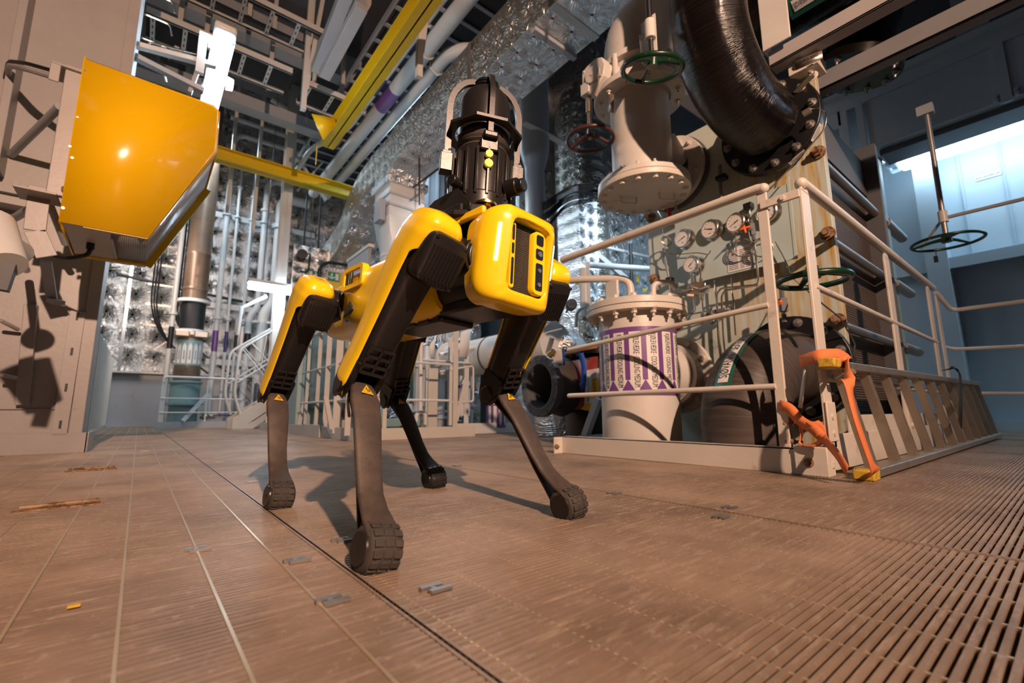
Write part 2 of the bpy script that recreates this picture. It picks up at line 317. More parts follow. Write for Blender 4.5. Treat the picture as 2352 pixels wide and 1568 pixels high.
    def build(s, name, mats, parent=None, bevel=0, smooth=True, ang=35, solid=0, subdiv=0):
        me = bpy.data.meshes.new(name); me.from_pydata(s.v, [], s.f)
        for m in (mats if isinstance(mats, (list, tuple)) else [mats]): me.materials.append(MT[m] if isinstance(m, str) else m)
        if any(s.mi): me.polygons.foreach_set('material_index', s.mi)
        if getattr(s, 'uvt', None):
            n, seg = s.uvt; uvl = me.uv_layers.new(name='UVMap'); d = np.zeros(len(me.loops) * 2)
            for p in me.polygons:
                for li in p.loop_indices:
                    vi = me.loops[li].vertex_index; i, k = divmod(vi, seg)
                    if vi >= n * seg: continue
                    kk = k / seg
                    if kk == 0 and any(me.loops[q].vertex_index % seg == seg - 1 for q in p.loop_indices): kk = 1.0
                    d[2 * li] = kk; d[2 * li + 1] = i / n
            uvl.data.foreach_set('uv', d)
        me.validate(); me.update()
        if smooth:
            me.shade_smooth()
            try: me.set_sharp_from_angle(angle=math.radians(ang))
            except Exception: pass
        o = bpy.data.objects.new(name, me); COL.objects.link(o)
        if bevel:
            b = o.modifiers.new('bevel', 'BEVEL'); b.width = bevel; b.segments = 2; b.limit_method = 'ANGLE'; b.angle_limit = math.radians(40); b.harden_normals = False
        if solid:
            b = o.modifiers.new('solid', 'SOLIDIFY'); b.thickness = solid; b.offset = 0
        if parent: par(o, parent)
        return o
def split_build(mb, name, mat, parent, tol=0.03, **k):
    n = len(mb.v); pa = list(range(n))
    def fd(i):
        while pa[i] != i: pa[i] = pa[pa[i]]; i = pa[i]
        return i
    for f in mb.f:
        for q in f[1:]: pa[fd(q)] = fd(f[0])
    comp = {}
    for i in range(n): comp.setdefault(fd(i), []).append(i)
    cl = []
    for r, vs in comp.items():
        c_ = Vector((0, 0, 0))
        for i in vs: c_ += Vector(mb.v[i])
        c_ /= len(vs)
        for g in cl:
            if (g[0] - c_).length < tol: g[1].update(vs); break
        else: cl.append([c_, set(vs)])
    out = []
    for c_, vs in cl:
        m2 = MB(); mp_ = {}
        for i in sorted(vs): mp_[i] = len(m2.v); m2.v.append(mb.v[i])
        for f, m_ in zip(mb.f, mb.mi):
            if f[0] in vs: m2.f.append(tuple(mp_[i] for i in f)); m2.mi.append(m_)
        out.append(m2.build(name, mat, parent, **k))
    return out
def par(o, parent):
    o.parent = parent
    pm = parent.matrix_basis
    pp = parent
    M = pp.matrix_basis.copy()
    while pp.parent: M = pp.parent.matrix_basis @ pp.matrix_parent_inverse @ M; pp = pp.parent
    o.matrix_parent_inverse = M.inverted()
def thing(name, label, cat, loc=(0, 0, 0), group=None):
    o = bpy.data.objects.new(name, None); COL.objects.link(o); o.location = loc; o.empty_display_size = 0.1
    o['label'] = label; o['category'] = cat
    if group: o['group'] = group
    return o
def tag(o, label, cat, group=None):
    o['label'] = label; o['category'] = cat
    if group: o['group'] = group
    return o
def struct(o): o['kind'] = 'structure'; return o
def copy_tree(o, d=(0, 0, 0), label=None, parent=None):
    c = o.copy(); COL.objects.link(c)
    if parent is None: c.location = Vector(o.location) + Vector(d)
    else: c.parent = parent
    if label: c['label'] = label
    for ch in list(o.children): copy_tree(ch, parent=c)
    return c
def arc(c, u, v, r, a0, a1, n=8):
    c = Vector(c); u = Vector(u); v = Vector(v)
    return [c + u * (r * math.cos(a0 + (a1 - a0) * i / n)) + v * (r * math.sin(a0 + (a1 - a0) * i / n)) for i in range(n + 1)]
def fillet(pts, r, n=6):
    pts = [Vector(p) for p in pts]; out = [pts[0]]
    for i in range(1, len(pts) - 1):
        a, b, c = pts[i - 1], pts[i], pts[i + 1]; d0 = (a - b); d1 = (c - b); rr = min(r, d0.length * 0.49, d1.length * 0.49)
        p0 = b + d0.normalized() * rr; p1 = b + d1.normalized() * rr
        for k in range(n + 1):
            t = k / n; out.append(p0 * (1 - t) ** 2 + b * 2 * t * (1 - t) + p1 * t * t)
    out.append(pts[-1]); return out
FONT = None
def textmesh(txt, size, align='CENTER', bold=0.0):
    cu = bpy.data.curves.new('text', 'FONT'); cu.body = txt; cu.size = size; cu.align_x = align; cu.align_y = 'CENTER'; cu.offset = bold; cu.resolution_u = 3
    ob = bpy.data.objects.new('text', cu); COL.objects.link(ob); bpy.context.view_layer.update()
    dg = bpy.context.evaluated_depsgraph_get(); me = bpy.data.meshes.new_from_object(ob.evaluated_get(dg))
    vs = [tuple(v.co) for v in me.vertices]; fs = [tuple(p.vertices) for p in me.polygons]
    bpy.data.objects.remove(ob); bpy.data.curves.remove(cu); bpy.data.meshes.remove(me)
    return vs, fs
def text_on(mb, txt, size, o, u, v, m=0, w=None, bold=0.0, align='CENTER'):
    vs, fs = textmesh(txt, size, align, bold)
    if not vs: return
    k = 1.0
    if w:
        ww = max(a[0] for a in vs) - min(a[0] for a in vs); k = w / ww
    o = Vector(o); u = Vector(u); v = Vector(v)
    mb.add([o + u * (a[0] * k) + v * a[1] for a in vs], fs, m)
# ================================================================== SETTING
# ---- floor: panels of bar grating, bars run along X, cross bars along Y
seams = [-4.0, -3.2, -2.33, -1.46, -0.60, 0.27, 1.11, 2.04, 2.9, 3.77, 4.64, 5.5, 6.4, 7.3, 8.2, 9.1]
mb = MB(); pitch = 0.0112
y = -1.2; rows = []
while y < 12.15: rows.append(y); y += pitch
def fence_hole(x, y): return False
for i in range(len(seams) - 1):
    a, b = seams[i] + 0.002, seams[i + 1] - 0.002
    yb = (1.0 if i % 2 == 0 else 1.86)
    for y in rows:
        if i >= 12 and y > 3: continue
        if abs(y - 2.712) < 0.004 and i == 4: continue
        dz = 0.0006 * math.sin(i * 2.1 + y * 3.1)
        mb.box(a, b, y, y + 0.0062, -0.024, dz)
    x = a + 0.02
    while x < b - 0.01:
        mb.box(x, x + 0.0035, rows[0], rows[-1] if i < 12 else 3.0, -0.018, -0.0030 if x > 1.11 else (-0.0015 if x > .27 else 0.0012), 0 if x > 1.11 else 1); x += 0.0968
    for e in (a, b - 0.004): mb.box(e, e + 0.004, rows[0], rows[-1] if i < 12 else 3.0, -0.024, 0.0008)
fl = struct(mb.build('floor', ['grating', 'gratecross'], smooth=False))
mb = MB()
for x in (-3, -1.46, 0.27, 2.04, 3.77, 5.5, 7.3): mb.ibeam((x, -1.2, -0.13), (x, 12.1, -0.13), 0.2, 0.12, 0.012)
for y in (-0.9, 0.9, 2.7, 4.5, 6.3, 8.1, 9.9): mb.box(-4, 9, y - 0.04, y + 0.04, -0.5, -0.3)
struct(mb.build('trim_1', 'darkgrey', smooth=False))
mb = MB(); mb.box(-5, 10, -3, 13, -2.3, -2.2); struct(mb.build('floor.001', 'darkgrey', smooth=False))
# ---- back wall (Y=12): grey steel below, foil insulation above
mb = MB(); mb.box(-5, 12.5, 12.02, 12.1, -2.2, 8.4); wb = struct(mb.build('wall_back', 'grey', smooth=False))
mb = MB(); mb.box(-5, 12, 11.90, 12.0, 1.09, 8.3); mb.box(-5, 12, 11.84, 12.02, 1.06, 1.09, 1)
for x in [-3.5 + 1.03 * k for k in range(15)]: mb.box(x, x + 0.05, 11.894, 11.90, 1.1, 8.3, 2)
struct(mb.build('trim_2', ['foil_xz', 'cream', 'tape'], smooth=False))
mb = MB(); mb.box(-5, 9, 11.93, 11.99, 0.0, 0.16); mb.box(-5, 9, 11.86, 11.93, 0.0, 0.012); struct(mb.build('baseboard_back', 'grey', smooth=False))
# foil clad trunk behind the middle of the hall: stepped, from back wall to the equipment
mb = MB(); mb.box(3.9, 6.5, 9.4, 11.9, -0.2, 8.3); struct(mb.build("wall_middle", ['foil_xz'], smooth=False))
mb = MB(); mb.box(4.95, 5.84, 5.9, 6.0, -0.2, 8.3); struct(mb.build('wall_middle.001', ['foil_xz'], smooth=False))
mb = MB(); mb.box(5.85, 7.6, 4.95, 5.95, -0.2, 8.3); struct(mb.build('wall_middle.002', ['foil_xz'], smooth=False))
# ---- right wall (X=7.6) with stiffeners and ledge
mb = MB(); mb.box(7.6, 7.7, -3.5, 12, -0.3, 8.4)
for yy in (-2.2, -1.2, -0.2): mb.box(7.45, 7.6, yy, yy + 0.02, 2.3, 6.5)
wr = struct(mb.build('wall_right', 'bluewall', smooth=False))
mb = MB(); mb.box(7.35, 7.6, -3.5, 1.5, 2.0, 2.03); mb.box(7.33, 7.35, -3.5, 1.5, 1.9, 2.03); mb.box(7.3, 7.6, 0.80, 1.0, 0, 5.0); mb.box(7.45, 7.6, -3.5, 4, 0, 0.12)
mb.box(7.57, 7.6, 0.60, 0.615, 2.03, 4.2); mb.box(7.58, 7.6, 0.25, 0.26, 2.03, 4.2)
struct(mb.build('trim_3', 'bluewall', smooth=False))
mb = MB(); mb.box(7.592, 7.598, 0.27, 0.49, 2.96, 3.02, 0)
text_on(mb, '#5-EL-2024-004-CXM', 0.035, (7.590, 0.38, 2.99), (0, -1, 0), (0, 0, 1), 1, w=0.2)
tag(mb.build('cable_sign', ['paper', 'ink'], smooth=False), 'small white code label on the pale blue right wall below the long tube lamp', 'label')
# ---- left wall behind the steel column
mb = MB(); mb.box(-5.1, -5, -3, 12, -2, 7); struct(mb.build('wall_left', 'darkgrey', smooth=False))
mb = MB()
# grey locker-like steel casing beside the left column, seen end on
mb.box(-0.75, -0.48, 8.0, 11.9, 0, 1.3)
for k in range(9): mb.box(-0.48, -0.46, 8.1 + k * 0.42, 8.14 + k * 0.42, 0.05, 1.28)
struct(mb.build('trim_4', 'cream', smooth=False))
# ---- ceiling
mb = MB(); mb.box(-5, 12, -1.5, 12, 8.3, 8.4)
for y in (0.5, 2.2, 3.9, 5.6, 7.3, 9.0, 10.7): mb.ibeam((-5, y, 8.05), (12, y, 8.05), 0.5, 0.16, 0.012)
for x in (-3, 0.2, 3.4, 6.6): mb.ibeam((x, -1.5, 7.9), (x, 12, 7.9), 0.7, 0.2, 0.014)
struct(mb.build('ceiling', 'grey', smooth=False))
# ---- grating clips and lifting slots
def clip(x, y, n=2, s=1.0, rot=0):
    o = MB(); o.box(x - .016 * s, x + .016 * s, y - .003, y + .006, 0.0, 0.0045); o.box(x - .010 * s, x + .022 * s, y - .019, y - .010, 0.0, 0.0045)
    o.cyl((x, y - .006, 0), (x, y - .006, 0.004), 0.004, seg=8); return o
cl = [(.218, .834, 'second steel grating clip on the floor left of the near foot'), (.21, .633, 'grating clip nearest the viewer, left of the long floor seam'), (.331, .586, 'shiny blue-lit grating clip right of the long floor seam'),
      (.316, .906, 'grating clip in the shadow just left of the near robot foot'), (.325, 1.855, 'grating clip by the shadow left of the rear left foot'), (.10, 1.01, 'grating clip on the pale cross line of the left floor panel'),
      (1.04, .551, 'dark grating clip in front of the corner of the fence, left one of two'), (1.155, .588, 'dark grating clip in front of the corner of the fence, right one of two'), (1.10, .90, 'small grating clip on the seam right of the far right foot'), (1.132, 1.811, 'small bright grating clip before the left end of the fence kerb'), (.327, 2.72, 'far grating clip on the floor seam in front of the stairs'), (.05, 3.9, 'far grating clip at the corner of the grey column kerb')]
for x, y, lab in cl: tag(clip(x, y).build('grating_clip', 'dullsteel', smooth=False), lab, 'clip', 'grating clips on the floor')
for (x0, y0, lab) in ((-0.20, 1.70, 'long raised steel lifting bar in the near left floor panel'), (-0.20, 2.74, 'raised steel lifting bar further back in the left floor panel')):
    o = MB(); o.tube([(x0 - 0.01, y0, 0.006), (x0 + 0.14, y0 + 0.015, 0.006)], 0.006, 8); o.box(x0 - .02, x0 + .15, y0 - .03, y0 - .022, 0, .004)
    tag(o.build('lifting_bar', 'rust'), lab, 'bar', 'lifting bars in the grating')
o = MB(); o.box(-.046, -.034, .812, .820, .001, .0025); tag(o.build('yellow_chip', 'signyellow', smooth=False), 'tiny yellow scrap lying on the near left floor', 'scrap')

# ================================================================== LEFT COLUMN
c = thing('steel_column', 'wide grey painted steel column at the left edge with kick plate', 'column', (-0.6, 4.3, 0))
mb = MB(); mb.box(-1.60, -0.30, 4.06, 4.10, 0.0, 6.9); mb.box(-0.33, -0.28, 4.06, 4.55, 0, 6.9); mb.box(-1.15, -1.12, 3.98, 4.06, 0, 6.9); mb.build('web', 'colgrey', c, bevel=0.004)
mb = MB(); mb.box(-0.335, -0.27, 4.045, 4.06, 0, 6.9); mb.box(-0.83, -0.79, 3.90, 4.06, 1.7, 6.9); mb.box(-0.95, -0.83, 4.0, 4.02, 1.7, 6.9); mb.build('flange', 'colgrey', c, bevel=0.003)
mb = MB(); mb.box(-1.5, -0.34, 4.02, 4.06, 1.60, 1.63); mb.box(-1.5, -0.6, 3.93, 4.06, 1.50, 1.53); mb.build('weld_seam', 'colgrey', c)
mb = MB(); mb.box(-1.6, -0.24, 4.03, 4.05, 0.0, 0.125); mb.box(-0.25, -0.235, 4.03, 4.5, 0.0, 0.125); mb.box(-1.6, -0.3, 4.045, 4.06, .27, .275); mb.build('kick_plate', 'colgrey', c, bevel=0.002)
mb = MB(); a = P(180, 715, Y=4.04); b = P(135, 1000, Y=4.04)
u = (a - b).normalized(); s_ = Vector((1, 0, 0)); w = 0.032
mb.obox((a + b) / 2, s_ * 0.072, Vector((0, 1, 0)) * 0.02, b - a, 0)
for k in range(4):
    q = b + (a - b) * (0.06 + 0.29 * k); mb.obox(q + Vector((0, -0.011, 0.02)), s_ * 0.012, Vector((0, 1, 0)) * 0.002, (a - b).normalized() * 0.05, 1)
mb.build('slotted_strip', ['colgrey', 'ink'], c, bevel=0.002)
mb = MB(); mb.bar(P(52, 930, Y=4.03), P(72, 700, Y=4.03), 0.05, 0.06); mb.tube([P(0, 860, Y=3.9), P(38, 868, Y=3.95)], 0.012, 8); mb.tube([P(0, 735, Y=3.9), P(42, 757, Y=4.0)], 0.012, 8); mb.build('side_channel', 'colgrey', c, bevel=0.003)

# ---- yellow speaker/beacon housing with perforated front on bracket
c = thing('yellow_alarm_housing', 'large glossy yellow wedge shaped housing with perforated steel face, bracketed to the left column', 'housing', (-0.1, 3.3, 1.16))
front = [P(138, 512, Y=3.0), P(195, 128, Y=3.0), P(490, 238, Y=3.0), P(500, 345, Y=3.0), P(338, 547, Y=3.0)]
fx = [(p.x, p.z) for p in front]
x0 = -0.385; zt = 2.057; zb = 1.158
prof = [(x0, zb), (x0, zt), (0.18, 2.048), (0.212, 2.02), (0.217, 1.76), (-0.052, zb)]
prof2 = []
def shell(y, k=0.0, inset=0.0):
    return [Vector((px_, y, pz_)) for px_, pz_ in prof]
mb = MB()
# wrap: front face, right slopes; hood with rounded edge
yf, yr = 3.0, 3.62
def rnd(y, d): # inset outline by d to round the front edge
    cxm, czm = -0.06, 1.62
    return [Vector((px_ + (cxm - px_) * d * (0 if abs(px_ - x0) < 1e-6 else 1), y, pz_ + (czm - pz_) * d * (0 if pz_ < 1.17 else 1))) for px_, pz_ in prof]
rows = [rnd(yf, 0.055), rnd(yf + 0.012, 0.02), rnd(yf + 0.045, 0.0), rnd(yf + 0.075, 0.0)]
n = 6; o0 = 0
mb.add(rows[0], [(0, 1, 2, 3, 4, 5)])
for i in range(3):
    a_, b_ = rows[i], rows[i + 1]; mb.add(a_ + b_, [(k, (k + 1) % 6, 6 + (k + 1) % 6, 6 + k) for k in range(6) if k not in (5,)])
# back half of hood (far cheek) and top
mb.add([Vector((x0, yf + .075, zt)), Vector((0.18, yf + .075, 2.048)), Vector((0.18, yr, 2.048)), Vector((x0, yr, zt))], [(0, 1, 2, 3)])
mb.add([Vector((px_, yr, pz_)) for px_, pz_ in prof], [(5, 4, 3, 2, 1, 0)])
mb.add([Vector((x0, yf, zb)), Vector((x0, yf, zt)), Vector((x0, yr, zt)), Vector((x0, yr, zb))], [(0, 1, 2, 3)])
mb.add([Vector((.212, yf + .075, 2.02)), Vector((.217, yf + .075, 1.76)), Vector((.217, yr, 1.76)), Vector((.212, yr, 2.02))], [(0, 1, 2, 3)])
mb.build('hood', 'ygloss', c, ang=40, solid=0.006, bevel=0)
mb = MB()
for yy in (yr - 0.055, ): mb.box(x0 + .02, -0.052, yy, yr, zb - 0.004, zb + 0.01)
mb.bar((-0.052, yr - .03, zb), (0.217, yr - .03, 1.76), 0.06, 0.012, up=(0, 1, 0)); mb.box(-.3, -.05, yf + .003, yf + .03, zb - .004, zb + .01)
split_build(mb, 'rim', 'ybeam', c, tol=.01)
mb = MB(); mb.add([(-.20, yf + .03, zb + .012), (-.055, yf + .03, zb + .012), (-.055, yr - .05, zb + .012), (-.20, yr - .05, zb + .012)], [(0, 1, 2, 3)])
mb.add([(-.055, yf + .03, zb + .012), (.205, yf + .06, 1.75), (.205, yr - .05, 1.75), (-.055, yr - .05, zb + .012)], [(0, 1, 2, 3)]); mb.build('perforated_screen', 'perf', c, solid=0.003)
mb = MB(); mb.box(-.375, -.20, yf + .02, yr - .05, zb + .004, zb + .014); mb.tube([(-.197, yf + .12, zb - .004), (-.190, yr - .12, zb - .004)], 0.006, 6, ); mb.build('bottom_panel', 'cream', c)
mb = MB()
for pxy in ((195, 162), (178, 270), (161, 337), (166, 363), (145, 478)):
    q = P(*pxy, Y=3.0); mb.cyl(q + Vector((0, -0.006, 0)), q, 0.006, seg=10)
split_build(mb, 'screw', 'steel', c)
mb = MB(); a = P(335, 435, Y=3.0); mb.tube(fillet([(-.29, 3.30, zb), (-.29, 3.30, zb - 0.06), (-.40, 3.42, zb - .08), (-.52, 3.5, zb - .02)], 0.08), 0.011, 8); mb.cyl((-.29, 3.30, zb - .03), (-.29, 3.30, zb + .01), 0.018, seg=10)
mb.build('supply_cable', 'cable', c)
# bracket
mb = MB(); mb.box(-.485, -.395, 3.26, 3.30, 1.38, 2.13); mb.box(-.41, -.39, 3.26, 3.34, 1.38, 2.13); mb.build('channel', 'colgrey', c, bevel=0.004)
mb = MB(); mb.box(-.54, -.395, 3.24, 3.42, 2.10, 2.112); mb.box(-.60, -.44, 3.24, 3.42, 1.372, 1.384); mb.box(-.54, -.50, 3.24, 3.25, 2.0, 2.1); mb.build('end_plate', 'colgrey', c, bevel=0.003)
mb = MB(); mb.tube([P(137, 245, Y=3.4), P(26, 355, Y=4.04)], 0.021, 12); mb.build('strut', 'grey', c)
mb = MB(); mb.tube([P(78, 475, Y=3.45), P(-10, 525, Y=4.04)], 0.021, 12); mb.build('strut', 'grey', c)
mb = MB(); q = [P(92, 430, Y=3.35), P(80, 530, Y=3.35), P(108, 590, Y=3.35)]; mb.tube([p + Vector((0, 0, 0)) for p in q], 0.004, 4)
for i in range(2): mb.bar(q[i], q[i + 1], 0.085, 0.012, up=(0, 1, 0))
mb.build('curved_arm', 'colgrey', c, bevel=0.003)
mb = MB(); mb.tube([P(105, 445, Y=3.4), P(150, 560, Y=3.7)], 0.018, 10); mb.bar(P(105, 600, Y=3.7), P(120, 690, Y=4.0), 0.05, 0.02); mb.bar(P(120, 690, Y=4.0), P(135, 695, Y=3.9), 0.06, 0.03); mb.build('strut', 'grey', c)
mb = MB(); mb.hexb(P(146, 436, Y=3.2), (1, -0.5, 0), 0.014, 0.02, stud=True); mb.hexb(P(147, 455, Y=3.2), (1, -0.5, 0), 0.011, 0.02); mb.build('pivot_bolt', 'rust', c)
mb = MB(); mb.tube(fillet([P(12, 180, Y=4.0), P(20, 140, Y=3.8), P(60, 145, Y=3.6), P(130, 165, Y=3.45), P(150, 180, Y=3.4)], .06), 0.011, 8); mb.build('cable', 'cable', c)
mb = MB(); mb.tube(fillet([P(22, 190, Y=4.0), P(18, 150, Y=3.8), P(60, 158, Y=3.6), P(150, 185, Y=3.45)], .06), 0.016, 8); mb.build('cable_guard', 'colgrey', c)
# cut off lamp head at left edge
c = thing('work_lamp_head', 'pale grey lamp head cut off by the left edge below the yellow housing', 'lamp', tuple(P(0, 600, Y=3.0)))
mb = MB(); q = P(2, 570, Y=2.6); mb.cyl(P(-40, 520, Y=2.7), P(10, 610, Y=2.6), 0.10, 0.07, 24); mb.build('body', 'white', c)
mb = MB(); mb.cyl(P(15, 560, Y=3.0), P(40, 580, Y=3.1), 0.05, 0.06, 16); mb.tube([P(30, 575, Y=3.1), P(60, 620, Y=3.9)], 0.02, 10); mb.build('bracket_tube', 'cream', c)
mb = MB(); mb.bar(P(15, 605, Y=2.62), P(-6, 665, Y=2.62), 0.05, 0.06); mb.build('grille', 'darkgrey', c)
# ================================================================== ROBOT DOG
RT = Vector((0.5473, 1.0897, 0.5465))
def rpy(y, p, r):
    return Matrix.Rotation(y, 3, 'Z') @ Matrix.Rotation(p, 3, 'Y') @ Matrix.Rotation(r, 3, 'X')
RR = rpy(-1.4886, 0.0138, -0.0554)
RM = Matrix.Translation(RT) @ RR.to_4x4()
HX, HY, L1, L2, OFF = .298, .055, .3205, .3365, .1105
bot = thing('robot_dog', 'yellow and black four legged walking robot with a camera mast, standing on the grating', 'robot', (RT.x, RT.y, 0))
def rb(mb, name, mat, parent=None, **k): return mb.xf(RM).build(name, mat, parent or bot, **k)
def se(a, b, n, th):  # superellipse point
    c, s_ = math.cos(th), math.sin(th); e = 2.0 / n
    return a * math.copysign(abs(c) ** e, c), b * math.copysign(abs(s_) ** e, s_)
def lerp_sec(secs, s_):
    for i in range(len(secs) - 1):
        if s_ <= secs[i + 1][0]:
            t = (s_ - secs[i][0]) / (secs[i + 1][0] - secs[i][0]); t = t * t * (3 - 2 * t) if len(secs[i]) > 6 else t
            return [a * (1 - t) + b * t for a, b in zip(secs[i], secs[i + 1])]
    return list(secs[-1])
def hull(secs, nseg=40, sub=6):
    """secs: x, halfwidth, ztop, zbot, n"""
    rows = []; S = []
    for i in range(len(secs) - 1):
        for k in range(sub):
            S.append([a + (b - a) * k / sub for a, b in zip(secs[i], secs[i + 1])])
    S.append(list(secs[-1]))
    for x, hw, zt_, zb_, n in S:
        zc = (zt_ + zb_) / 2; hh = (zt_ - zb_) / 2; row = []
        for k in range(nseg):
            a, b = se(hw, hh, n, 2 * PI * k / nseg); row.append(Vector((x, a, zc + b)))
        rows.append(row)
    return rows
# body shell
mb = MB(); mb.loft(hull([(-.425, .05, .035, -.05, 3), (-.415, .078, .062, -.075, 3.5), (-.385, .090, .078, -.086, 4), (-.20, .094, .088, -.094, 4.2), (-.17, .112, .09, -.10, 4.2), (.15, .112, .09, -.10, 4.2), (.215, .085, .088, -.09, 4)], sub=4)); rb(mb, 'body_shell', 'yellow')
mb = MB(); mb.loft(hull([(.20, .080, .088, -.086, 3), (.26, .074, .085, -.084, 3), (.372, .070, .082, -.082, 3.5)], sub=2)); rb(mb, 'front_core', 'black')
mb = MB(); mb.loft(hull([(-.36, .100, .06, -.075, 3), (-.245, .100, .06, -.075, 3)], sub=1)); rb(mb, 'rear_core', 'black')
# belly plate and vents
mb = MB(); mb.box(-.02, .20, -.05, .05, -.106, -.085); mb.box(.20, .36, -.055, .055, -.096, -.07); rb(mb, 'battery_cover', 'black', bevel=.006)
mb = MB()
for k in range(3): mb.box(.0 + k * .06, .04 + k * .06, -.056, -.05, -.104, -.096)
split_build(mb.xf(RM), 'belly_slot', 'shankblack', bot, tol=.01)
# yellow top edge rails leading to the head
for s_ in (-1, 1):
    mb = MB(); pts = [Vector((.16, s_ * .104, .083)), Vector((.22, s_ * .098, .090)), Vector((.30, s_ * .082, .094)), Vector((.37, s_ * .078, .096))]
    for i in range(3): mb.bar(pts[i], pts[i + 1] + (pts[i + 1] - pts[i]) * .05, .012, .018)
    rb(mb, 'top_edge_trim', 'yellow', bevel=.004)
# side vent surround with two slots, and ink emblem, on robot's right rear
for s_ in (-1, 1):
    yy = s_ * .1135
    mb = MB()
    def rrect(x0, x1, z0, z1, r, n=5):
        pts = []
        for cx_, cz_, a0 in ((x1 - r, z1 - r, 0), (x0 + r, z1 - r, PI / 2), (x0 + r, z0 + r, PI), (x1 - r, z0 + r, 1.5 * PI)):
            for k in range(n + 1): a = a0 + PI / 2 * k / n; pts.append((cx_ + r * math.cos(a), cz_ + r * math.sin(a)))
        return pts
    o_ = rrect(-.20, -.075, .018, .082, .016); i_ = rrect(-.188, -.087, .030, .070, .010)
    A = [Vector((x, yy - s_ * .012, z)) for x, z in o_]; B = [Vector((x, yy + s_ * .006, z)) for x, z in o_]; Cc = [Vector((x, yy + s_ * .006, z)) for x, z in i_]; D = [Vector((x, yy - s_ * .002, z)) for x, z in i_]
    for a_, b_ in ((A, B), (B, Cc), (Cc, D)):
        n = len(a_); mb.add(a_ + b_, [(k, (k + 1) % n, n + (k + 1) % n, n + k) for k in range(n)])
    vf = rb(mb, 'vent_frame', 'yellow')
    mb = MB()
    for xx, w_ in ((-.180, .014), (-.158, .006), (-.142, .006)): mb.prism(rrect(xx, xx + w_, .033, .066, .003, 2), (0, yy + (0.003 if s_ > 0 else -.003), 0), (1, 0, 0), (0, 0, 1), .001)
    o = rb(mb, 'vent_slot', 'ink', vf)
    mb = MB()
    for k, (h0, h1) in enumerate(((-.01, .004), (-.012, .016), (-.014, .024), (-.010, .020), (-.006, .012))):
        x = -.166 + .009 * k; mb.bar((x, s_ * .1135, h0 - .045 + .004), (x, s_ * .1135, h1 - .045 + .004), .004, .003, up=(1, 0, 0))
    for k in range(4): x = -.161 + .009 * k; mb.bar((x, s_ * .1135, -.064 - .004 * (k % 2)), (x, s_ * .1135, -.070 - .004 * (k % 2)), .004, .003, up=(1, 0, 0))
    mb.bar((-.174, s_ * .1135, -.056), (-.121, s_ * .1135, -.042), .003, .004, up=(0, 1, 0)); rb(mb, 'emblem', 'ink')
# ------------------------------------------------------------------ head
def face_x(y, z): return .432 - (.085 - z) * .12 + .008 - max(0, abs(y) - .062) * .85 + (-.012 * max(0, (z - .06) / .04) ** 2)
NH = 64
def loop(hw, hh, n, x=None, dx=0, zc=0.0, yc=0.0, taper=0.0):
    out = []
    for k in range(NH):
        a, b = se(hw, hh, n, 2 * PI * k / NH); a *= (1 + taper * (-b)); a += yc; b += zc
        out.append(Vector(((face_x(a, b) + dx) if x is None else x, a, b)))
    return out
mb = MB()
rows = [loop(.054, .072, 7, dx=-.016, yc=0), loop(.055, .073, 7, dx=-.002), loop(.058, .076, 7, dx=0.0005), loop(.066, .082, 6), loop(.084, .090, 5.5), loop(.0935, .0965, 5.2, dx=-.003), loop(.098, .0995, 5, dx=-.011), loop(.099, .1, 5, dx=-.02),
        loop(.094, .098, 5, x=.36), loop(.090, .094, 5, x=.335), loop(.084, .09, 5, x=.333), loop(.084, .088, 5, x=.36)]
mb.grid(rows[::-1], closeu=True); rb(mb, 'head_shell', 'yellow', ang=50)
mb = MB(); mb.add(loop(.0545, .0725, 7, x=.4155), [tuple(range(NH))]); mb.add(loop(.085, .089, 5, x=.358), [tuple(range(NH))[::-1]]); rb(mb, 'face_recess', 'honey')
# sensor bezel with three windows
def ringplate(mb, outer, inner, x0, x1, chamfer=.002):
    n = len(outer); L0 = [Vector((x0, a, b)) for a, b in outer]; L1_ = [Vector((x1 - chamfer, a, b)) for a, b in outer]
    cxm = sum(a for a, b in outer) / n; czm = sum(b for a, b in outer) / n
    L2_ = [Vector((x1, a + (cxm - a) * .06, b + (czm - b) * .02)) for a, b in outer]
    mb.grid([L0, L1_, L2_][::-1], closeu=True); mb.add(L2_, [tuple(range(n))])
def rr2(y0, y1, z0, z1, r, n=4): return rrect(y0, y1, z0, z1, r, n)
mb = MB(); ringplate(mb, rr2(.010, .046, -.070, .066, .014), None, .412, .428); bz = rb(mb, 'sensor_bezel', 'yellow', ang=50)
for (z0, z1, y0, y1, nm) in ((.036, .058, .018, .038, 'speaker_window'), (.006, .028, .017, .038, 'camera_window'), (-.060, -.003, .018, .038, 'depth_window')):
    mb = MB(); mb.prism(rr2(y0, y1, z0, z1, .004), (.4284, 0, 0), (0, 1, 0), (0, 0, 1), .0012); rb(mb, nm, 'black', bz)
mb = MB(); mb.cyl((.429, .0275, .017), (.432, .0275, .017), .006, seg=16); mb.cyl((.429, .028, -.018), (.4315, .028, -.018), .0045, seg=12); mb.cyl((.429, .028, -.048), (.4315, .028, -.048), .0045, seg=12); rb(mb, 'lens', 'dullsteel', bz)
mb = MB(); ringplate(mb, rr2(-.050, -.037, -.070, .066, .005), None, .412, .424); bz2 = rb(mb, 'side_bezel', 'yellow', ang=50)
mb = MB()
for z0, z1 in ((.028, .060), (.000, .022), (-.062, -.008)): mb.prism(rr2(-.0465, -.0405, z0, z1, .0025, 3), (.4243, 0, 0), (0, 1, 0), (0, 0, 1), .001)
rb(mb, 'slot', 'ink', bz2)
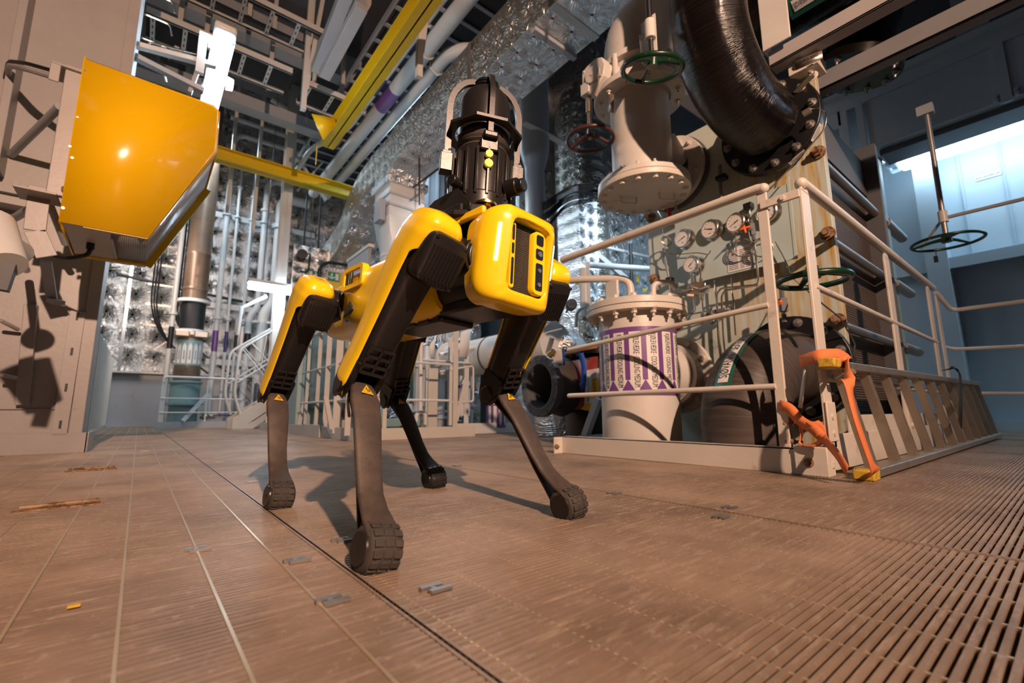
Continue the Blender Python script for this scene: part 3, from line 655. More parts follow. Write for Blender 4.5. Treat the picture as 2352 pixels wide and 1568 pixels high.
for s_ in (-1, 1):
    mb = MB(); 
    for k in range(7):
        z0 = -.022 + k * .0105; q = Vector((face_x(s_ * .078, z0) + .0006, s_ * .078, z0)); q2 = Vector((face_x(s_ * .078, z0 + .0112) + .0006, s_ * .078, z0 + .0112))
        mb.bar(q, q2, .0065, .002, up=(1, -s_ * -.85, 0))
    rb(mb, 'light_strip', 'led')
# ------------------------------------------------------------------ mast
B0 = Vector((.255, 0, 0))
RMAST = RM @ Matrix.Translation(B0) @ Matrix.Rotation(math.radians(-27), 4, 'Z') @ Matrix.Translation(-B0)
def rbm(mb, name, mat, parent=None, **k): return mb.xf(RMAST).build(name, mat, parent or bot, **k)
mb = MB(); poly = [(.06, .105), (.30, .105), (.345, .06), (.345, -.06), (.30, -.105), (.06, -.105), (.0, -.07), (.0, .07)]
mb.prism(poly, (0, 0, .098), (1, 0, 0), (0, 1, 0), .014); mb.prism([(.10, .09), (.30, .09), (.335, .05), (.335, -.05), (.30, -.09), (.10, -.09), (.06, -.05), (.06, .05)], (0, 0, .112), (1, 0, 0), (0, 1, 0), .020); mp_ = rb(mb, 'mounting_plate', 'blackm', bevel=.003)
for s_ in (-1, 1):
    mb = MB(); mb.prism([(.09, .11), (.33, .11), (.33, .125), (.28, .175), (.19, .175), (.12, .15)], (0, s_ * .078 - .002, 0), (1, 0, 0), (0, 0, 1), .004); rb(mb, 'side_plate', 'blackm', bevel=.001)
mb = MB(); r0 = .068
mb.lathe([(0.001, .13), (r0 + .004, .13), (r0 + .004, .175), (r0, .18), (r0, .285), (r0 - .004, .295), (r0 - .010, .305), (0.001, .306)], B0, (0, 0, 1), 36)
for k in range(18):
    a = 2 * PI * k / 18; d = Vector((math.cos(a), math.sin(a), 0)); q = B0 + d * (r0 + .002)
    mb.obox(q + Vector((0, 0, .225)), d * .010, Vector((-d.y, d.x, 0)) * .007, Vector((0, 0, .115)))
rbm(mb, 'mast_body', 'blackm', bevel=.0015)
mb = MB(); mb.box(.316, .330, -.022, .022, .272, .302); mb.box(.318, .342, -.017, .017, .298, .314); rbm(mb, 'front_block', 'black', bevel=.004)
mb = MB(); mb.cyl((.326, 0, .262), (.3335, 0, .262), .0085, seg=18); rbm(mb, 'round_indicator', 'yled'); 
mb = MB(); mb.cyl((.326, 0, .239), (.3335, 0, .239), .0095, seg=18); rbm(mb, 'round_indicator', 'yled')
mb = MB(); q = B0 + Vector((.045, -.058, .19)); mb.cyl(q, q + Vector((.02, -.022, 0)), .012, seg=18); q = B0 + Vector((.05, .052, .20)); mb.cyl(q, q + Vector((.022, .02, 0)), .02, seg=18); mb.cyl(q + Vector((.02, .018, 0)), q + Vector((.034, .03, 0)), .015, seg=18); split_build(mb.xf(RMAST), 'side_connector', 'black', bot, tol=.04, bevel=.002)
mb = MB(); mb.cyl((.325, 0, .125), (.325, 0, .150), .014, seg=18); mb.cyl((.325, 0, .137), (.325, 0, .142), .026, seg=18); rbm(mb, 'brass_fitting', 'brass')
mb = MB(); mb.lathe([(.062, .298), (.060, .303), (.066, .308), (.060, .314), (.064, .320), (.059, .326), (.062, .333), (.060, .345)], B0, (0, 0, 1), 36); rbm(mb, 'bellows', 'rubber')
mb = MB(); pr = [(.061, .335), (.0625, .345), (.0635, .36), (.0625, .395), (.0605, .425)] + [(.0605 * math.cos(t), .425 + .055 * math.sin(t)) for t in [PI / 2 * k / 10 for k in range(1, 11)]]
mb.lathe(pr, B0, (0, 0, 1), 40, m=0); rbm(mb, 'dome', 'blackm')
mb = MB(); mb.lathe([(.0634, .30), (.0636, .35), (.064, .36), (.063, .395), (.061, .425)] + [(.0613 * math.cos(t), .425 + .0558 * math.sin(t)) for t in [PI / 2 * k / 8 for k in range(1, 8)]], B0, (0, 0, 1), 6, a0=math.radians(78), a1=math.radians(112), up=(0, 1, 0)); rbm(mb, 'dome_window', 'ink')
mb = MB(); nO = 8; oc = [(.088 * math.cos(PI / 8 + k * PI / 4) / math.cos(PI / 8) * .98, .088 * math.sin(PI / 8 + k * PI / 4) / math.cos(PI / 8) * .98) for k in range(8)]
ol = []
for k in range(8):
    a_, b_ = oc[k], oc[(k + 1) % 8]
    for t in range(4): ol.append((a_[0] + (b_[0] - a_[0]) * t / 4, a_[1] + (b_[1] - a_[1]) * t / 4))
il = []
for (a_, b_) in ol: l_ = math.hypot(a_, b_); il.append((a_ / l_ * .070, b_ / l_ * .070))
n = len(ol); tp = [B0 + Vector((a_, b_, .352)) for a_, b_ in ol]; bt = [B0 + Vector((a_, b_, .345)) for a_, b_ in ol]; ti = [B0 + Vector((a_, b_, .352)) for a_, b_ in il]; bi = [B0 + Vector((a_, b_, .345)) for a_, b_ in il]
mb.grid([tp, bt, bi, ti, tp], closeu=True); rbm(mb, 'collar_plate', 'blackm')
for k in range(4):
    a = [0, PI / 2, PI, 1.5 * PI][k]; d = Vector((math.cos(a), math.sin(a), 0)); t_ = Vector((-d.y, d.x, 0)); cg = MB()
    pts = [B0 + d * .084 + Vector((0, 0, .262)), B0 + d * .086 + Vector((0, 0, .41))] + [B0 + d * (.026 + .060 * math.cos(q)) + Vector((0, 0, .41 + .082 * math.sin(q))) for q in [PI / 2 * j / 8 for j in range(1, 9)]]
    if k in (0, 2): pts = [B0 + d * .075 + Vector((0, 0, .312)), B0 + d * .075 + Vector((0, 0, .40))] + [B0 + d * (.024 + .051 * math.cos(q)) + Vector((0, 0, .40 + .094 * math.sin(q))) for q in [PI / 2 * j / 8 for j in range(1, 9)]]
    wd = .012 if k in (0, 2) else .010; th = .006 if k in (0, 2) else .014
    rows = []
    for i, p_ in enumerate(pts):
        tg = (pts[min(i + 1, len(pts) - 1)] - pts[max(i - 1, 0)]).normalized(); nn = t_.cross(tg).normalized()
        rows.append([p_ + t_ * wd / 2 + nn * th / 2, p_ - t_ * wd / 2 + nn * th / 2, p_ - t_ * wd / 2 - nn * th / 2, p_ + t_ * wd / 2 - nn * th / 2])
    cg.loft(rows); rbm(cg, 'cage_bar', 'blackm')
for s_ in (-1, 1):
    mb = MB(); q = B0 + Vector((0, s_ * .086, .262)); mb.box(q.x - .014, q.x + .014, q.y - .014, q.y + .014, .240, .285); mb.box(q.x - .010, q.x + .010, q.y - .011, q.y + .011, .285, .293)
    mb.cyl((q.x + .006, q.y + .006, .29), (q.x + .006, q.y + .006, .299), .0035, seg=8); rbm(mb, 'cage_clamp', 'black', bevel=.003)
mb = MB(); mb.torus(B0 + Vector((0, 0, .490)), (0, 0, 1), .027, .0045, 28, 8); mb.torus(B0 + Vector((0, 0, .480)), (0, 0, 1), .029, .004, 28, 8); rbm(mb, 'cage_ring', 'black')
# cable box behind mast
mb = MB(); mb.box(-.02, .06, -.06, .06, .096, .13); rb(mb, 'payload_box', 'blackm', bevel=.008)
# ------------------------------------------------------------------ legs
ANG = {'fl': (.1458, .5822, -1.3008), 'fr': (-.1411, .4848, -1.1575), 'hl': (.1836, .5011, -1.2169), 'hr': (-.0622, .5189, -1.2)}
SG = {'fl': (1, 1), 'fr': (1, -1), 'hl': (-1, 1), 'hr': (-1, -1)}
LB = {'fr': 'nearest leg of the robot, on the left of its head', 'hr': 'leg at the robot rear left in view', 'fl': 'leg on the right below the robot head', 'hl': 'dark rear leg seen behind between the others'}
for key in ('fr', 'fl', 'hr', 'hl'):
    sx_, sy_ = SG[key]; ab, hp, kn = ANG[key]
    o = Vector((sx_ * HX, sy_ * HY, 0)); Ra = Matrix.Rotation(ab, 3, 'X')
    hip = o + Ra @ Vector((0, sy_ * OFF, 0)); el = Ra @ Vector((0, sy_, 0))
    es = Ra @ Vector((-math.sin(hp), 0, -math.cos(hp))); ef = Ra @ Vector((math.cos(hp), 0, -math.sin(hp)))
    knee = hip + es * L1; a2 = hp + kn
    es2 = Ra @ Vector((-math.sin(a2), 0, -math.cos(a2))); ef2 = Ra @ Vector((math.cos(a2), 0, -math.sin(a2)))
    foot = knee + es2 * L2
    def U(s_, l, f): return hip + es * s_ + el * l + ef * f
    def Lw(s_, l, f): return knee + es2 * s_ + el * l + ef2 * f
    root = bot
    # hip roll actuator + yoke ring
    mb = MB(); mb.cyl(o + Vector((-.055, 0, 0)), o + Vector((.055, 0, 0)), .050, seg=36); mb.cyl(o + Vector((.055, 0, 0)), o + Vector((.062, 0, 0)), .045, seg=36); mb.cyl(o + Vector((-.062, 0, 0)), o + Vector((-.055, 0, 0)), .045, seg=36)
    rb(mb, 'hip_roll_actuator', 'blackm', bevel=.003)
    mb = MB(); q0 = o + el * .035; q1 = o + el * .075; mb.cyl(q0, q1, .044, seg=36); mb.cyl(q1, q1 + el * .006, .050, seg=36); mb.cyl(q1 + el * .010, q1 + el * .020, .046, seg=36)
    for k in range(12):
        a = 2 * PI * k / 12; uu, vv, nn = basis(el); mb.hexb(q1 + el * .004 + (uu * math.cos(a) + vv * math.sin(a)) * .046, -el, .003, .008, washer=False)
    rb(mb, 'hip_ring', 'blackm')
    if sx_ > 0:
        mb = MB(); cc = o + Vector((.068, sy_ * -.002, 0)); mb.torus(cc, (1, 0, 0), .046, .0055, 22, 8, a0=-.35 * PI, a1=.35 * PI, up=None)
        # open side faces the centre line
        mb2 = MB(); pts = [cc + Vector((0, sy_ * .046 * math.cos(t), .046 * math.sin(t))) for t in [-.42 * PI + .84 * PI * k / 20 for k in range(21)]]; pts = [p_ + Vector((0, sy_ * -.012, 0)) for p_ in pts]
        mb2.tube(pts, .0055, 8); rb(mb2, 'guard_ring', 'dullsteel')
    # thigh
    secs = [(-.052, .018, .020, 0, .012), (-.045, .030, .034, 0, .010), (-.028, .038, .046, 0, .006), (0, .041, .050, 0, .0), (.05, .041, .047, 0, .0), (.12, .038, .041, 0, 0), (.22, .035, .036, 0, -.002), (.275, .034, .034, 0, -.004)]
    def sec(s_):
        return lerp_sec(secs, s_)
    mb = MB(); rows = []
    for i in range(34):
        s_ = -.052 + (.275 + .052) * i / 33; _, a, b, lc, fc = sec(s_); rows.append([U(s_, lc + se(a, b, 3.4, 2 * PI * k / 36)[0], fc + se(a, b, 3.4, 2 * PI * k / 36)[1]) for k in range(36)])
    mb.loft(rows)
    th = rb(mb, 'thigh', 'black')
    # knee fork: two cheeks with round ends and ribs in front
    for q in (-1, 1):
        mb = MB(); rows = []
        prof_ = [(.262, -.034, .032), (.285, -.035, .030), (.31, -.034, .026), (.33, -.028, .020), (.345, -.016, .010), (.349, -.008, .0)]
        o_ = [(s_, f1) for s_, f0, f1 in prof_] + [(s_, f0) for s_, f0, f1 in prof_[::-1]]
        base = [U(s_, q * .022, f_) for s_, f_ in o_]; out = [U(s_, q * .036, f_) for s_, f_ in o_]; n = len(o_)
        mb.add(base + out, [tuple(range(n)), tuple(range(n, 2 * n))[::-1]] + [(k, (k + 1) % n, n + (k + 1) % n, n + k) for k in range(n)])
        mb.cyl(U(.3205, q * .034, -.003), U(.3205, q * .040, -.003), .022, seg=24)
        rb(mb, 'knee_cheek', 'black', th, bevel=.003)
    mb = MB()
    for s_, w_ in ((.225, .050), (.243, .056), (.261, .056), (.277, .052)): mb.obox(U(s_, 0, .036), el * w_, ef * .008, es * .005)
    for l in (-.026, 0, .026): mb.obox(U(.25, l, .036), el * .004, ef * .008, es * .055)
    rb(mb, 'knee_grille', 'blackm', th)
    # motor housing with ribs at front of the hip
    mb = MB(); rows = []
    for f_, g in ((.020, 1.0), (.055, 1.0), (.072, .97), (.080, .90), (.083, .80)):
        row = []
        for k in range(40):
            a, b = se(.046 * g, .052 * g, 5, 2 * PI * k / 40); row.append(U(.018 + b, -.012 + a, f_))
        rows.append(row)
    mb.loft(rows); hs = rb(mb, 'motor_housing', 'blackm', th)
    mb = MB()
    for k in range(9): mb.obox(U(.024, -.044 + k * .008, .083), el * .0035, ef * .006, es * .062)
    rb(mb, 'cooling_ribs', 'black', hs)
    mb = MB()
    for a, b in ((-.034, -.040), (.034, -.040), (-.034, .042), (.034, .042)): mb.cyl(U(.018 + b, -.012 + a, .078), U(.018 + b, -.012 + a, .0845), .0034, seg=10)
    split_build(mb.xf(RM), 'housing_bolt', 'blackm', hs, tol=.01)
    mb = MB(); mb.cyl(U(0, -.072, 0), U(0, -.030, 0), .043, seg=32); mb.cyl(U(0, -.080, 0), U(0, -.072, 0), .048, seg=32); rb(mb, 'hip_pitch_ring', 'blackm', th, bevel=.002)
    # yellow cover
    csec = [(-.068, .006, .008, 0, .016), (-.066, .020, .024, 0, .016), (-.058, .034, .044, 0, .015), (-.042, .043, .058, 0, .012), (-.015, .048, .060, 0, .008), (.02, .048, .056, 0, .002), (.07, .046, .050, 0, .0), (.14, .043, .045, 0, 0), (.25, .040, .041, 0, -.003), (.31, .040, .039, 0, -.004), (.335, .034, .030, 0, -.005), (.345, .026, .02, 0, -.006)]
    def sm(a, b, x): t = min(1, max(0, (x - a) / (b - a))); return t * t * (3 - 2 * t)
    mb = MB(); rows = []; NS, NT = 90, 40
    for i in range(NS + 1):
        s_ = -.068 + (.345 + .068) * i / NS; _, a, b, lc, fc = lerp_sec(csec, s_)
        k1 = sm(-.022, .030, s_)
        t0 = math.radians(100 * (1 - k1) * -1 - 38 - (1 - sm(-.066, -.03, s_)) * 42 * 0); t1 = math.radians(128 + 94 * (1 - k1)); 
        if s_ < -.022: t0 = math.radians(-138); t1 = math.radians(222)
        row = []
        for j in range(NT + 1):
            t = t0 + (t1 - t0) * j / NT; x, y = se(a, b, 3.4, t); row.append(U(s_, lc + x, fc - y))
        rows.append(row)
    mb.grid(rows); rb(mb, 'leg_cover', 'yellow', th, solid=.003, ang=60)
    # shank: front strap, rear strap, side web
    shm = 'shankblack' if key == 'hl' else 'shank'  # shank and foot of the rear left leg darkened, shade put into colour
    fr_ = [(-.030, .004, .010, .006), (-.012, .010, .015, .007), (.008, .016, .019, .007), (.030, .020, .0265, .006), (.055, .0215, .0300, .006), (.10, .021, .0290, .005), (.15, .013, .0268, .005), (.20, .004, .0245, .005), (.245, .001, .0238, .005), (.275, .006, .0250, .005), (.30, .014, .0280, .005), (.322, .023, .0300, .005), (.336, .027, .0300, .005)]
    mb = MB(); rows = []
    F2 = []
    for i in range(len(fr_) - 1):
        for k in range(4):
            t = k / 4; F2.append([a * (1 - t) + b * t for a, b in zip(fr_[i], fr_[i + 1])])
    F2.append(list(fr_[-1]))
    for s_, f_, w_, t_ in F2:
        row = []
        for k in range(16):
            a, b = se(w_, t_, 4.5, 2 * PI * k / 16); row.append(Lw(s_, a, f_ + b + .004 * (1 - (a / w_) ** 2)))
        rows.append(row)
    mb.loft(rows); sh = rb(mb, 'shank', shm, ang=50)
    mb = MB(); rk = [(-.02, -.006, .011), (.02, -.012, .014), (.06, -.006, .014), (.10, .0, .013), (.16, -.010, .012), (.22, -.020, .012), (.27, -.023, .014), (.31, -.026, .016), (.345, -.022, .016)]
    rows = []
    R2 = []
    for i in range(len(rk) - 1):
        for k in range(4):
            t = k / 4; R2.append([a * (1 - t) + b * t for a, b in zip(rk[i], rk[i + 1])])
    R2.append(list(rk[-1]))
    for s_, f_, w_ in R2:
        rows.append([Lw(s_, se(w_, .004, 4, 2 * PI * k / 12)[0], f_ + se(w_, .004, 4, 2 * PI * k / 12)[1]) for k in range(12)])
    mb.loft(rows); rb(mb, 'rear_strap', shm, sh, ang=50)
    mb = MB()  # web filling between straps, open near the ankle
    wr_ = []; 
    def itp(tab, s_, c):
        for i in range(len(tab) - 1):
            if s_ <= tab[i + 1][0]: t = (s_ - tab[i][0]) / (tab[i + 1][0] - tab[i][0]); return tab[i][c] * (1 - t) + tab[i + 1][c] * t
        return tab[-1][c]
    rows = []
    for k in range(22):
        s_ = -.01 + .255 * k / 21; f1 = itp(fr_, s_, 1); f0 = itp(rk, s_, 1)
        rows.append([Lw(s_, .006, f0), Lw(s_, .006, f1), Lw(s_, -.006, f1), Lw(s_, -.006, f0)])
    mb.loft(rows); rb(mb, 'shank_web', 'shankblack', sh)
    # knee pins, cable, warning label
    mb = MB(); mb.cyl(Lw(0, -.034, 0), Lw(0, .034, 0), .0065, seg=14); mb.cyl(Lw(0, -.022, 0), Lw(0, -.014, 0), .009, seg=14); mb.cyl(Lw(0, .014, 0), Lw(0, .022, 0), .009, seg=14); rb(mb, 'knee_pin', 'brass', sh)
    mb = MB(); mb.tube([Lw(-.005, .006, -.015), Lw(.03, .012, -.020), Lw(.07, .014, -.016)], .003, 6); rb(mb, 'rod', 'dullsteel', sh)
    mb = MB(); tr = [(-.013, .049), (.013, .049), (0, .026)]
    def tri(g, lift):
        cx_, cz_ = 0, .0415; return [Lw(cz_ + (b - cz_) * g, a * g, itp(fr_, cz_ + (b - cz_) * g, 1) + .0108 - .004 * (a * g / .021) ** 2 + lift + .0035) for a, b in tr]
    mb.add(tri(1, 0), [(0, 1, 2)]); q3 = tri(.72, .0004); q4 = tri(.66, .0004)
    mb.add(q3 + q4, [(k, (k + 1) % 3, 3 + (k + 1) % 3, 3 + k) for k in range(3)], 1)
    for a, b, w_, h_ in ((-.0035, .042, .004, .0012), (.001, .040, .0045, .0014), (-.001, .0435, .007, .001), (.002, .037, .0015, .0035), (-.003, .0385, .0012, .003)):
        pp = [Lw(b + y_, a + x_, itp(fr_, b, 1) + .0152) for x_, y_ in ((-w_ / 2, -h_ / 2), (w_ / 2, -h_ / 2), (w_ / 2, h_ / 2), (-w_ / 2, h_ / 2))]; mb.add(pp, [(0, 1, 2, 3)], 1)
    lo = rb(mb, 'warning_label', ['signyellow', 'ink'], sh, smooth=False); lo['label'] = 'yellow triangle hand-pinch warning label'
    # foot
    mb = MB(); R_ = .037; wv_ = [(.006, -.029), (R_ - .007, -.0285), (R_ - .002, -.024), (R_, -.013), (R_ + .001, 0), (R_, .013), (R_ - .002, .024), (R_ - .007, .0285), (.006, .029)]
    cF = foot + es2 * .002 
    mb.lathe(wv_, cF, el, 44, up=ef2)
    # flattened toward ankle
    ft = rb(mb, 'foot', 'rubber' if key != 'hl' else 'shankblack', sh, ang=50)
    mb = MB()
    for k in range(11):
        a = math.radians(-70 + k * 24); d = es2 * math.cos(a) + ef2 * math.sin(a); t_ = es2 * -math.sin(a) + ef2 * math.cos(a)
        for l in (-.017, 0, .017): mb.obox(cF + d * (R_ + .0004) + el * l, el * .0145, t_ * .011, d * .0035)
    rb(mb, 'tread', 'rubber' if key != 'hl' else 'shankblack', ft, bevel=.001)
    for q in (-1, 1):
        mb = MB(); mb.cyl(cF + el * q * .027, cF + el * q * .0315, .0265, .025, seg=32); mb.cyl(cF + el * q * .0312 , cF + el * q * .0318, .007, seg=16, m=1); rb(mb, 'hub_cap', ['blackm', 'ink'], ft)
# ================================================================== FENCED EQUIPMENT ON THE RIGHT
FX = 1.965; FY = 0.60
# ---- front guard rail
g = thing('guard_rail', 'cream guard rail with kerb in front of the cooling vessel, open at its left end', 'railing', (FX, 1.2, 0))
mb = MB(); mb.box(FX, FX + .010, .62, 1.965, 0, .098); mb.box(FX, FX + .05, .62, 1.965, .090, .098); mb.build('kick_plate', 'cream2', g, bevel=.002)
mb = MB(); mb.box(FX - .065, FX, 1.962, 1.972, 0, .094); mb.build('end_plate', 'cream2', g, bevel=.002)
mb = MB(); mb.hexb(P(1278, 1025, Y=1.96), (0, -1, 0), .011, .012, stud=True); mb.build('bolt', 'rust', g)
mb = MB(); mb.box(FX - .004, FX + .010, .728, .768, .098, 1.16); mb.build('post', 'cream2', g, bevel=.003)
mb = MB(); mb.tube([(FX, .735, 1.165), (FX, .76, 1.172), (FX, 1.2, 1.173), (FX, 1.93, 1.175)], .0215, 14); mb.sphere((FX, .738, 1.166), .0225, 14); mb.build('top_rail', 'cream2', g)
mb = MB(); mb.tube([(FX, .76, .666), (FX, 1.895, .605)], .0125, 12); mb.sphere((FX, 1.895, .605), .0125, 10); mb.build('middle_rail', 'cream2', g)
mb = MB(); mb.tube([(FX, .76, .334), (FX, 1.90, .334)], .0125, 12); mb.sphere((FX, 1.90, .334), .0125, 10); mb.build('lower_rail', 'cream2', g)
mb = MB(); mb.hexb((FX + .01, .745, .19), (0, -1, 0), .012, .03, stud=True); mb.build('bolt', 'rust', g)
mb = MB(); mb.hexb((FX + .01, .745, .12), (0, -1, 0), .012, .03, stud=True); mb.build('bolt', 'rust', g)
# ---- side guard rail
g = thing('guard_rail', 'cream guard rail running back to the right behind the ladder', 'railing', (3.2, FY, 0))
mb = MB(); mb.box(FX - .012, FX + .06, FY + .005, FY + .115, 0, .105); mb.build('corner_plate', 'cream2', g, bevel=.003)
mb = MB(); mb.hexb(P(1858, 1062, X=FX - .012), (-1, 0, 0), .013, .012, stud=True); mb.build('bolt', 'rust', g)
mb = MB(); mb.box(FX + .03, FX + .05, FY + .0, FY + .005, .03, .05); mb.build('hook', 'cream2', g)
mb = MB(); mb.box(FX + .06, 5.0, FY, FY + .008, .02, .15); mb.box(2.3, 5.0, FY + .02, FY + .03, 0, .22); mb.build('kick_plate', 'cream2', g, bevel=.002)
def post(x, w, z0, z1, y=FY, lean=0): 
    m_ = MB(); m_.box(x - w / 2, x + w / 2, y, y + .012, z0, z1 - .03); m_.add([(x - w / 2, y, z1 - .03), (x + w / 2, y, z1 - .03), (x + w / 2, y + .012, z1 - .03), (x - w / 2, y + .012, z1 - .03), (x - w / 4, y, z1), (x + w / 4, y, z1), (x + w / 4, y + .012, z1), (x - w / 4, y + .012, z1)], [(0, 1, 5, 4), (1, 2, 6, 5), (2, 3, 7, 6), (3, 0, 4, 7), (4, 5, 6, 7)]); return m_
post(FX + .045, .085, .10, 1.14).build('post', 'cream2', g, bevel=.003)
post(3.225, .10, .10, 1.12).build('post', 'cream2', g, bevel=.003)
post(4.35, .10, .10, 1.12).build('post', 'cream2', g, bevel=.003)
mb = MB(); mb.box(3.20, 3.26, FY - .01, FY, .10, .36); mb.hexb((3.23, FY - .01, .31), (0, -1, 0), .012, .014); mb.hexb((3.23, FY - .01, .16), (0, -1, 0), .012, .014); mb.build('foot_plate', 'cream2', g)
mb = MB(); mb.tube([(FX + .02, FY + .006, 1.135), (FX + .05, FY + .006, 1.145), (4.55, FY + .006, 1.145)], .0215, 14); mb.sphere((FX + .025, FY + .006, 1.142), .0235, 14); mb.build('top_rail', 'cream2', g)
mb = MB(); mb.tube([(FX + .05, FY + .006, .72), (4.4, FY + .006, .72)], .0125, 12); mb.build('middle_rail', 'cream2', g)
mb = MB(); mb.tube([(FX + .05, FY + .006, .36), (4.4, FY + .006, .36)], .0125, 12); mb.build('lower_rail', 'cream2', g)
for z in (.215, .155):
    mb = MB(); mb.hexb((FX + .045, FY, z), (0, -1, 0), .012, .012); mb.build('bolt', 'cream2', g)
mb = MB(); mb.box(FX - .002, FX + .09, FY - .008, FY, .125, .27); mb.build('splice_plate', 'cream2', g, bevel=.003)
mb = MB(); mb.box(FX - .014, FX + .0, FY + .005, .752, 1.075, 1.108); mb.hexb((FX - .014, .665, 1.09), (-1, 0, 0), .010, .008); mb.build('tie_bar', 'cream2', g, bevel=.003)
# ---- far right rail on the walkway
g = thing('guard_rail', 'thin two bar rail against the blue wall at the right edge', 'railing', (4.9, 0.1, 0))
mb = MB(); mb.tube(fillet([(4.62, .60, 1.12), (4.82, .555, 1.0), (4.83, -.6, 1.0)], .05), .016, 10); mb.build('top_rail', 'cream', g)
mb = MB(); mb.tube(fillet([P(2165, 795, X=4.7), P(2190, 802, X=4.82), P(2420, 792, X=4.83)], .05), .0125, 10); mb.build('middle_rail', 'cream', g)
mb = MB(); mb.tube([P(2255, 903, X=4.83), P(2420, 904, X=4.83)], .0125, 10); mb.build('lower_rail', 'cream', g)
mb = MB(); mb.box(4.60, 4.70, .60, .612, 0, 1.10); mb.build('post', 'cream', g, bevel=.003)
# ---- ladder lying on its side along the rail
L0 = P(1985, 1085, Z=0.0); 
c = thing('aluminium_ladder', 'scuffed aluminium ladder lying on its long edge against the guard rail', 'ladder', (3.6, .5, 0))
A0 = Vector((2.02, .510, .022)); A1 = Vector((5.72, .50, .03)); B0_ = Vector((1.93, .565, .400)); B1_ = Vector((5.46, .55, .455))
ex = (A1 - A0).normalized()
mb = MB(); mb.bar(A0, A1, .075, .028, up=(0, 0, 1)); mb.build('lower_rail', 'alu', c, bevel=.003)
mb = MB(); mb.bar(B0_, B1_, .075, .028, up=(0, 0, 1)); mb.build('upper_rail', 'alu', c, bevel=.003)
for k in range(12):
    t = .025 + k * .083 if k else .022
    a = A0 + (A1 - A0) * (0.02 + .088 * k); b = B0_ + (B1_ - B0_) * (0.028 + .088 * k)
    u_, v_, n_ = basis(b - a, (0, 1, 0)); mb = MB(); mb.obox((a + b) / 2, u_ * .034, v_ * .030, (b - a))
    for q in (-.011, 0, .011): mb.obox((a + b) / 2 - v_ * .0 + u_ * q + v_ * -.0155, u_ * .004, v_ * .003, (b - a)); mb.obox((a + b) / 2 + u_ * q + v_ * .0155, u_ * .004, v_ * .003, (b - a))
    mb.build('rung', 'alu', c)
mb = MB(); mb.box(1.945, 2.012, .470, .535, .0, .036); 
mb.build('foot_pad', 'ypad', c, bevel=.006)
mb = MB(); q = B0_; mb.obox(q + Vector((-.02, -.01, .005)), ex * .075, Vector((0, 1, 0)) * .055, Vector((0, 0, 1)) * .035); mb.build('foot_pad', 'ypad', c, bevel=.006)
mb = MB(); mb.cyl(B0_ + Vector((.03, -.05, -.02)), B0_ + Vector((.08, -.05, -.025)), .012, seg=10); mb.build('hinge_pin', 'rust', c)
# orange strap
def ribbon(name, pts, w, wd, mat, label, cat, parent=None, n=6, th=.0025):
    pts = fillet(pts, .05, n); mb = MB(); rows = []
    for i, p_ in enumerate(pts):
        tg = (pts[min(i + 1, len(pts) - 1)] - pts[max(i - 1, 0)]).normalized(); d = wd[0] + (wd[1] - wd[0]) * i / (len(pts) - 1) if isinstance(wd, tuple) and not isinstance(wd[0], (int, float)) else Vector(wd)
        d = (d - tg * d.dot(tg)); d.normalize(); rows.append([p_ + d * w / 2, p_ - d * w / 2])
    mb.grid(rows); o = mb.build(name, mat, parent, solid=th)
    if parent is None: tag(o, label, cat)
    return o
Zv = Vector((0, 0, 1)); Yv = Vector((0, 1, 0)); Xv = Vector((1, 0, 0))
ribbon('ratchet_strap', [P(1846, 828, X=FX - .015) + Vector((0.02, .02, 0)), P(1845, 828, X=FX - .025), P(1880, 815, Y=.575), P(1932, 814, Y=.535), P(1944, 830, Y=.52), P(1945, 870, Y=.47), P(1965, 960, Y=.455), P(2000, 1060, Y=.45), P(2007, 1083, Y=.452), P(2000, 1085, Y=.49)], .045, (Zv, Xv), 'orange', 'orange strap looped over the ladder rails down to its foot', 'strap')
ribbon('ratchet_strap', [P(1790, 930, X=FX - .01), P(1812, 935, X=FX - .02), P(1835, 965, X=FX - .02), P(1870, 985, X=FX - .04), P(1895, 1010, X=FX - .04), P(1925, 1045, Y=.53), P(1945, 1080, Y=.50)], .040, (Zv, Zv), 'orange', 'orange strap tied round the narrow post and hanging over the kerb corner', 'strap')
ribbon('ratchet_strap', [P(1838, 968, X=FX + .01), P(1842, 1000, X=FX), P(1836, 1020, X=FX - .01), P(1855, 1022, X=FX - .02), P(1884, 1018, X=FX - .03), P(1888, 985, X=FX - .04), P(1870, 970, X=FX - .03), P(1850, 968, X=FX)], .034, (Xv, Yv), 'orange', 'loose curled end of orange strap on the kerb beside the wide post', 'strap')
ribbon('lashing_strap', [P(2170, 850, Y=.55), P(2190, 845, Y=.50), P(2205, 855, Y=.49), P(2207, 920, Y=.47), P(2205, 975, Y=.45)], .05, (Xv, Xv), 'blackstrap', 'black strap wrapped round the far end of the ladder', 'strap')
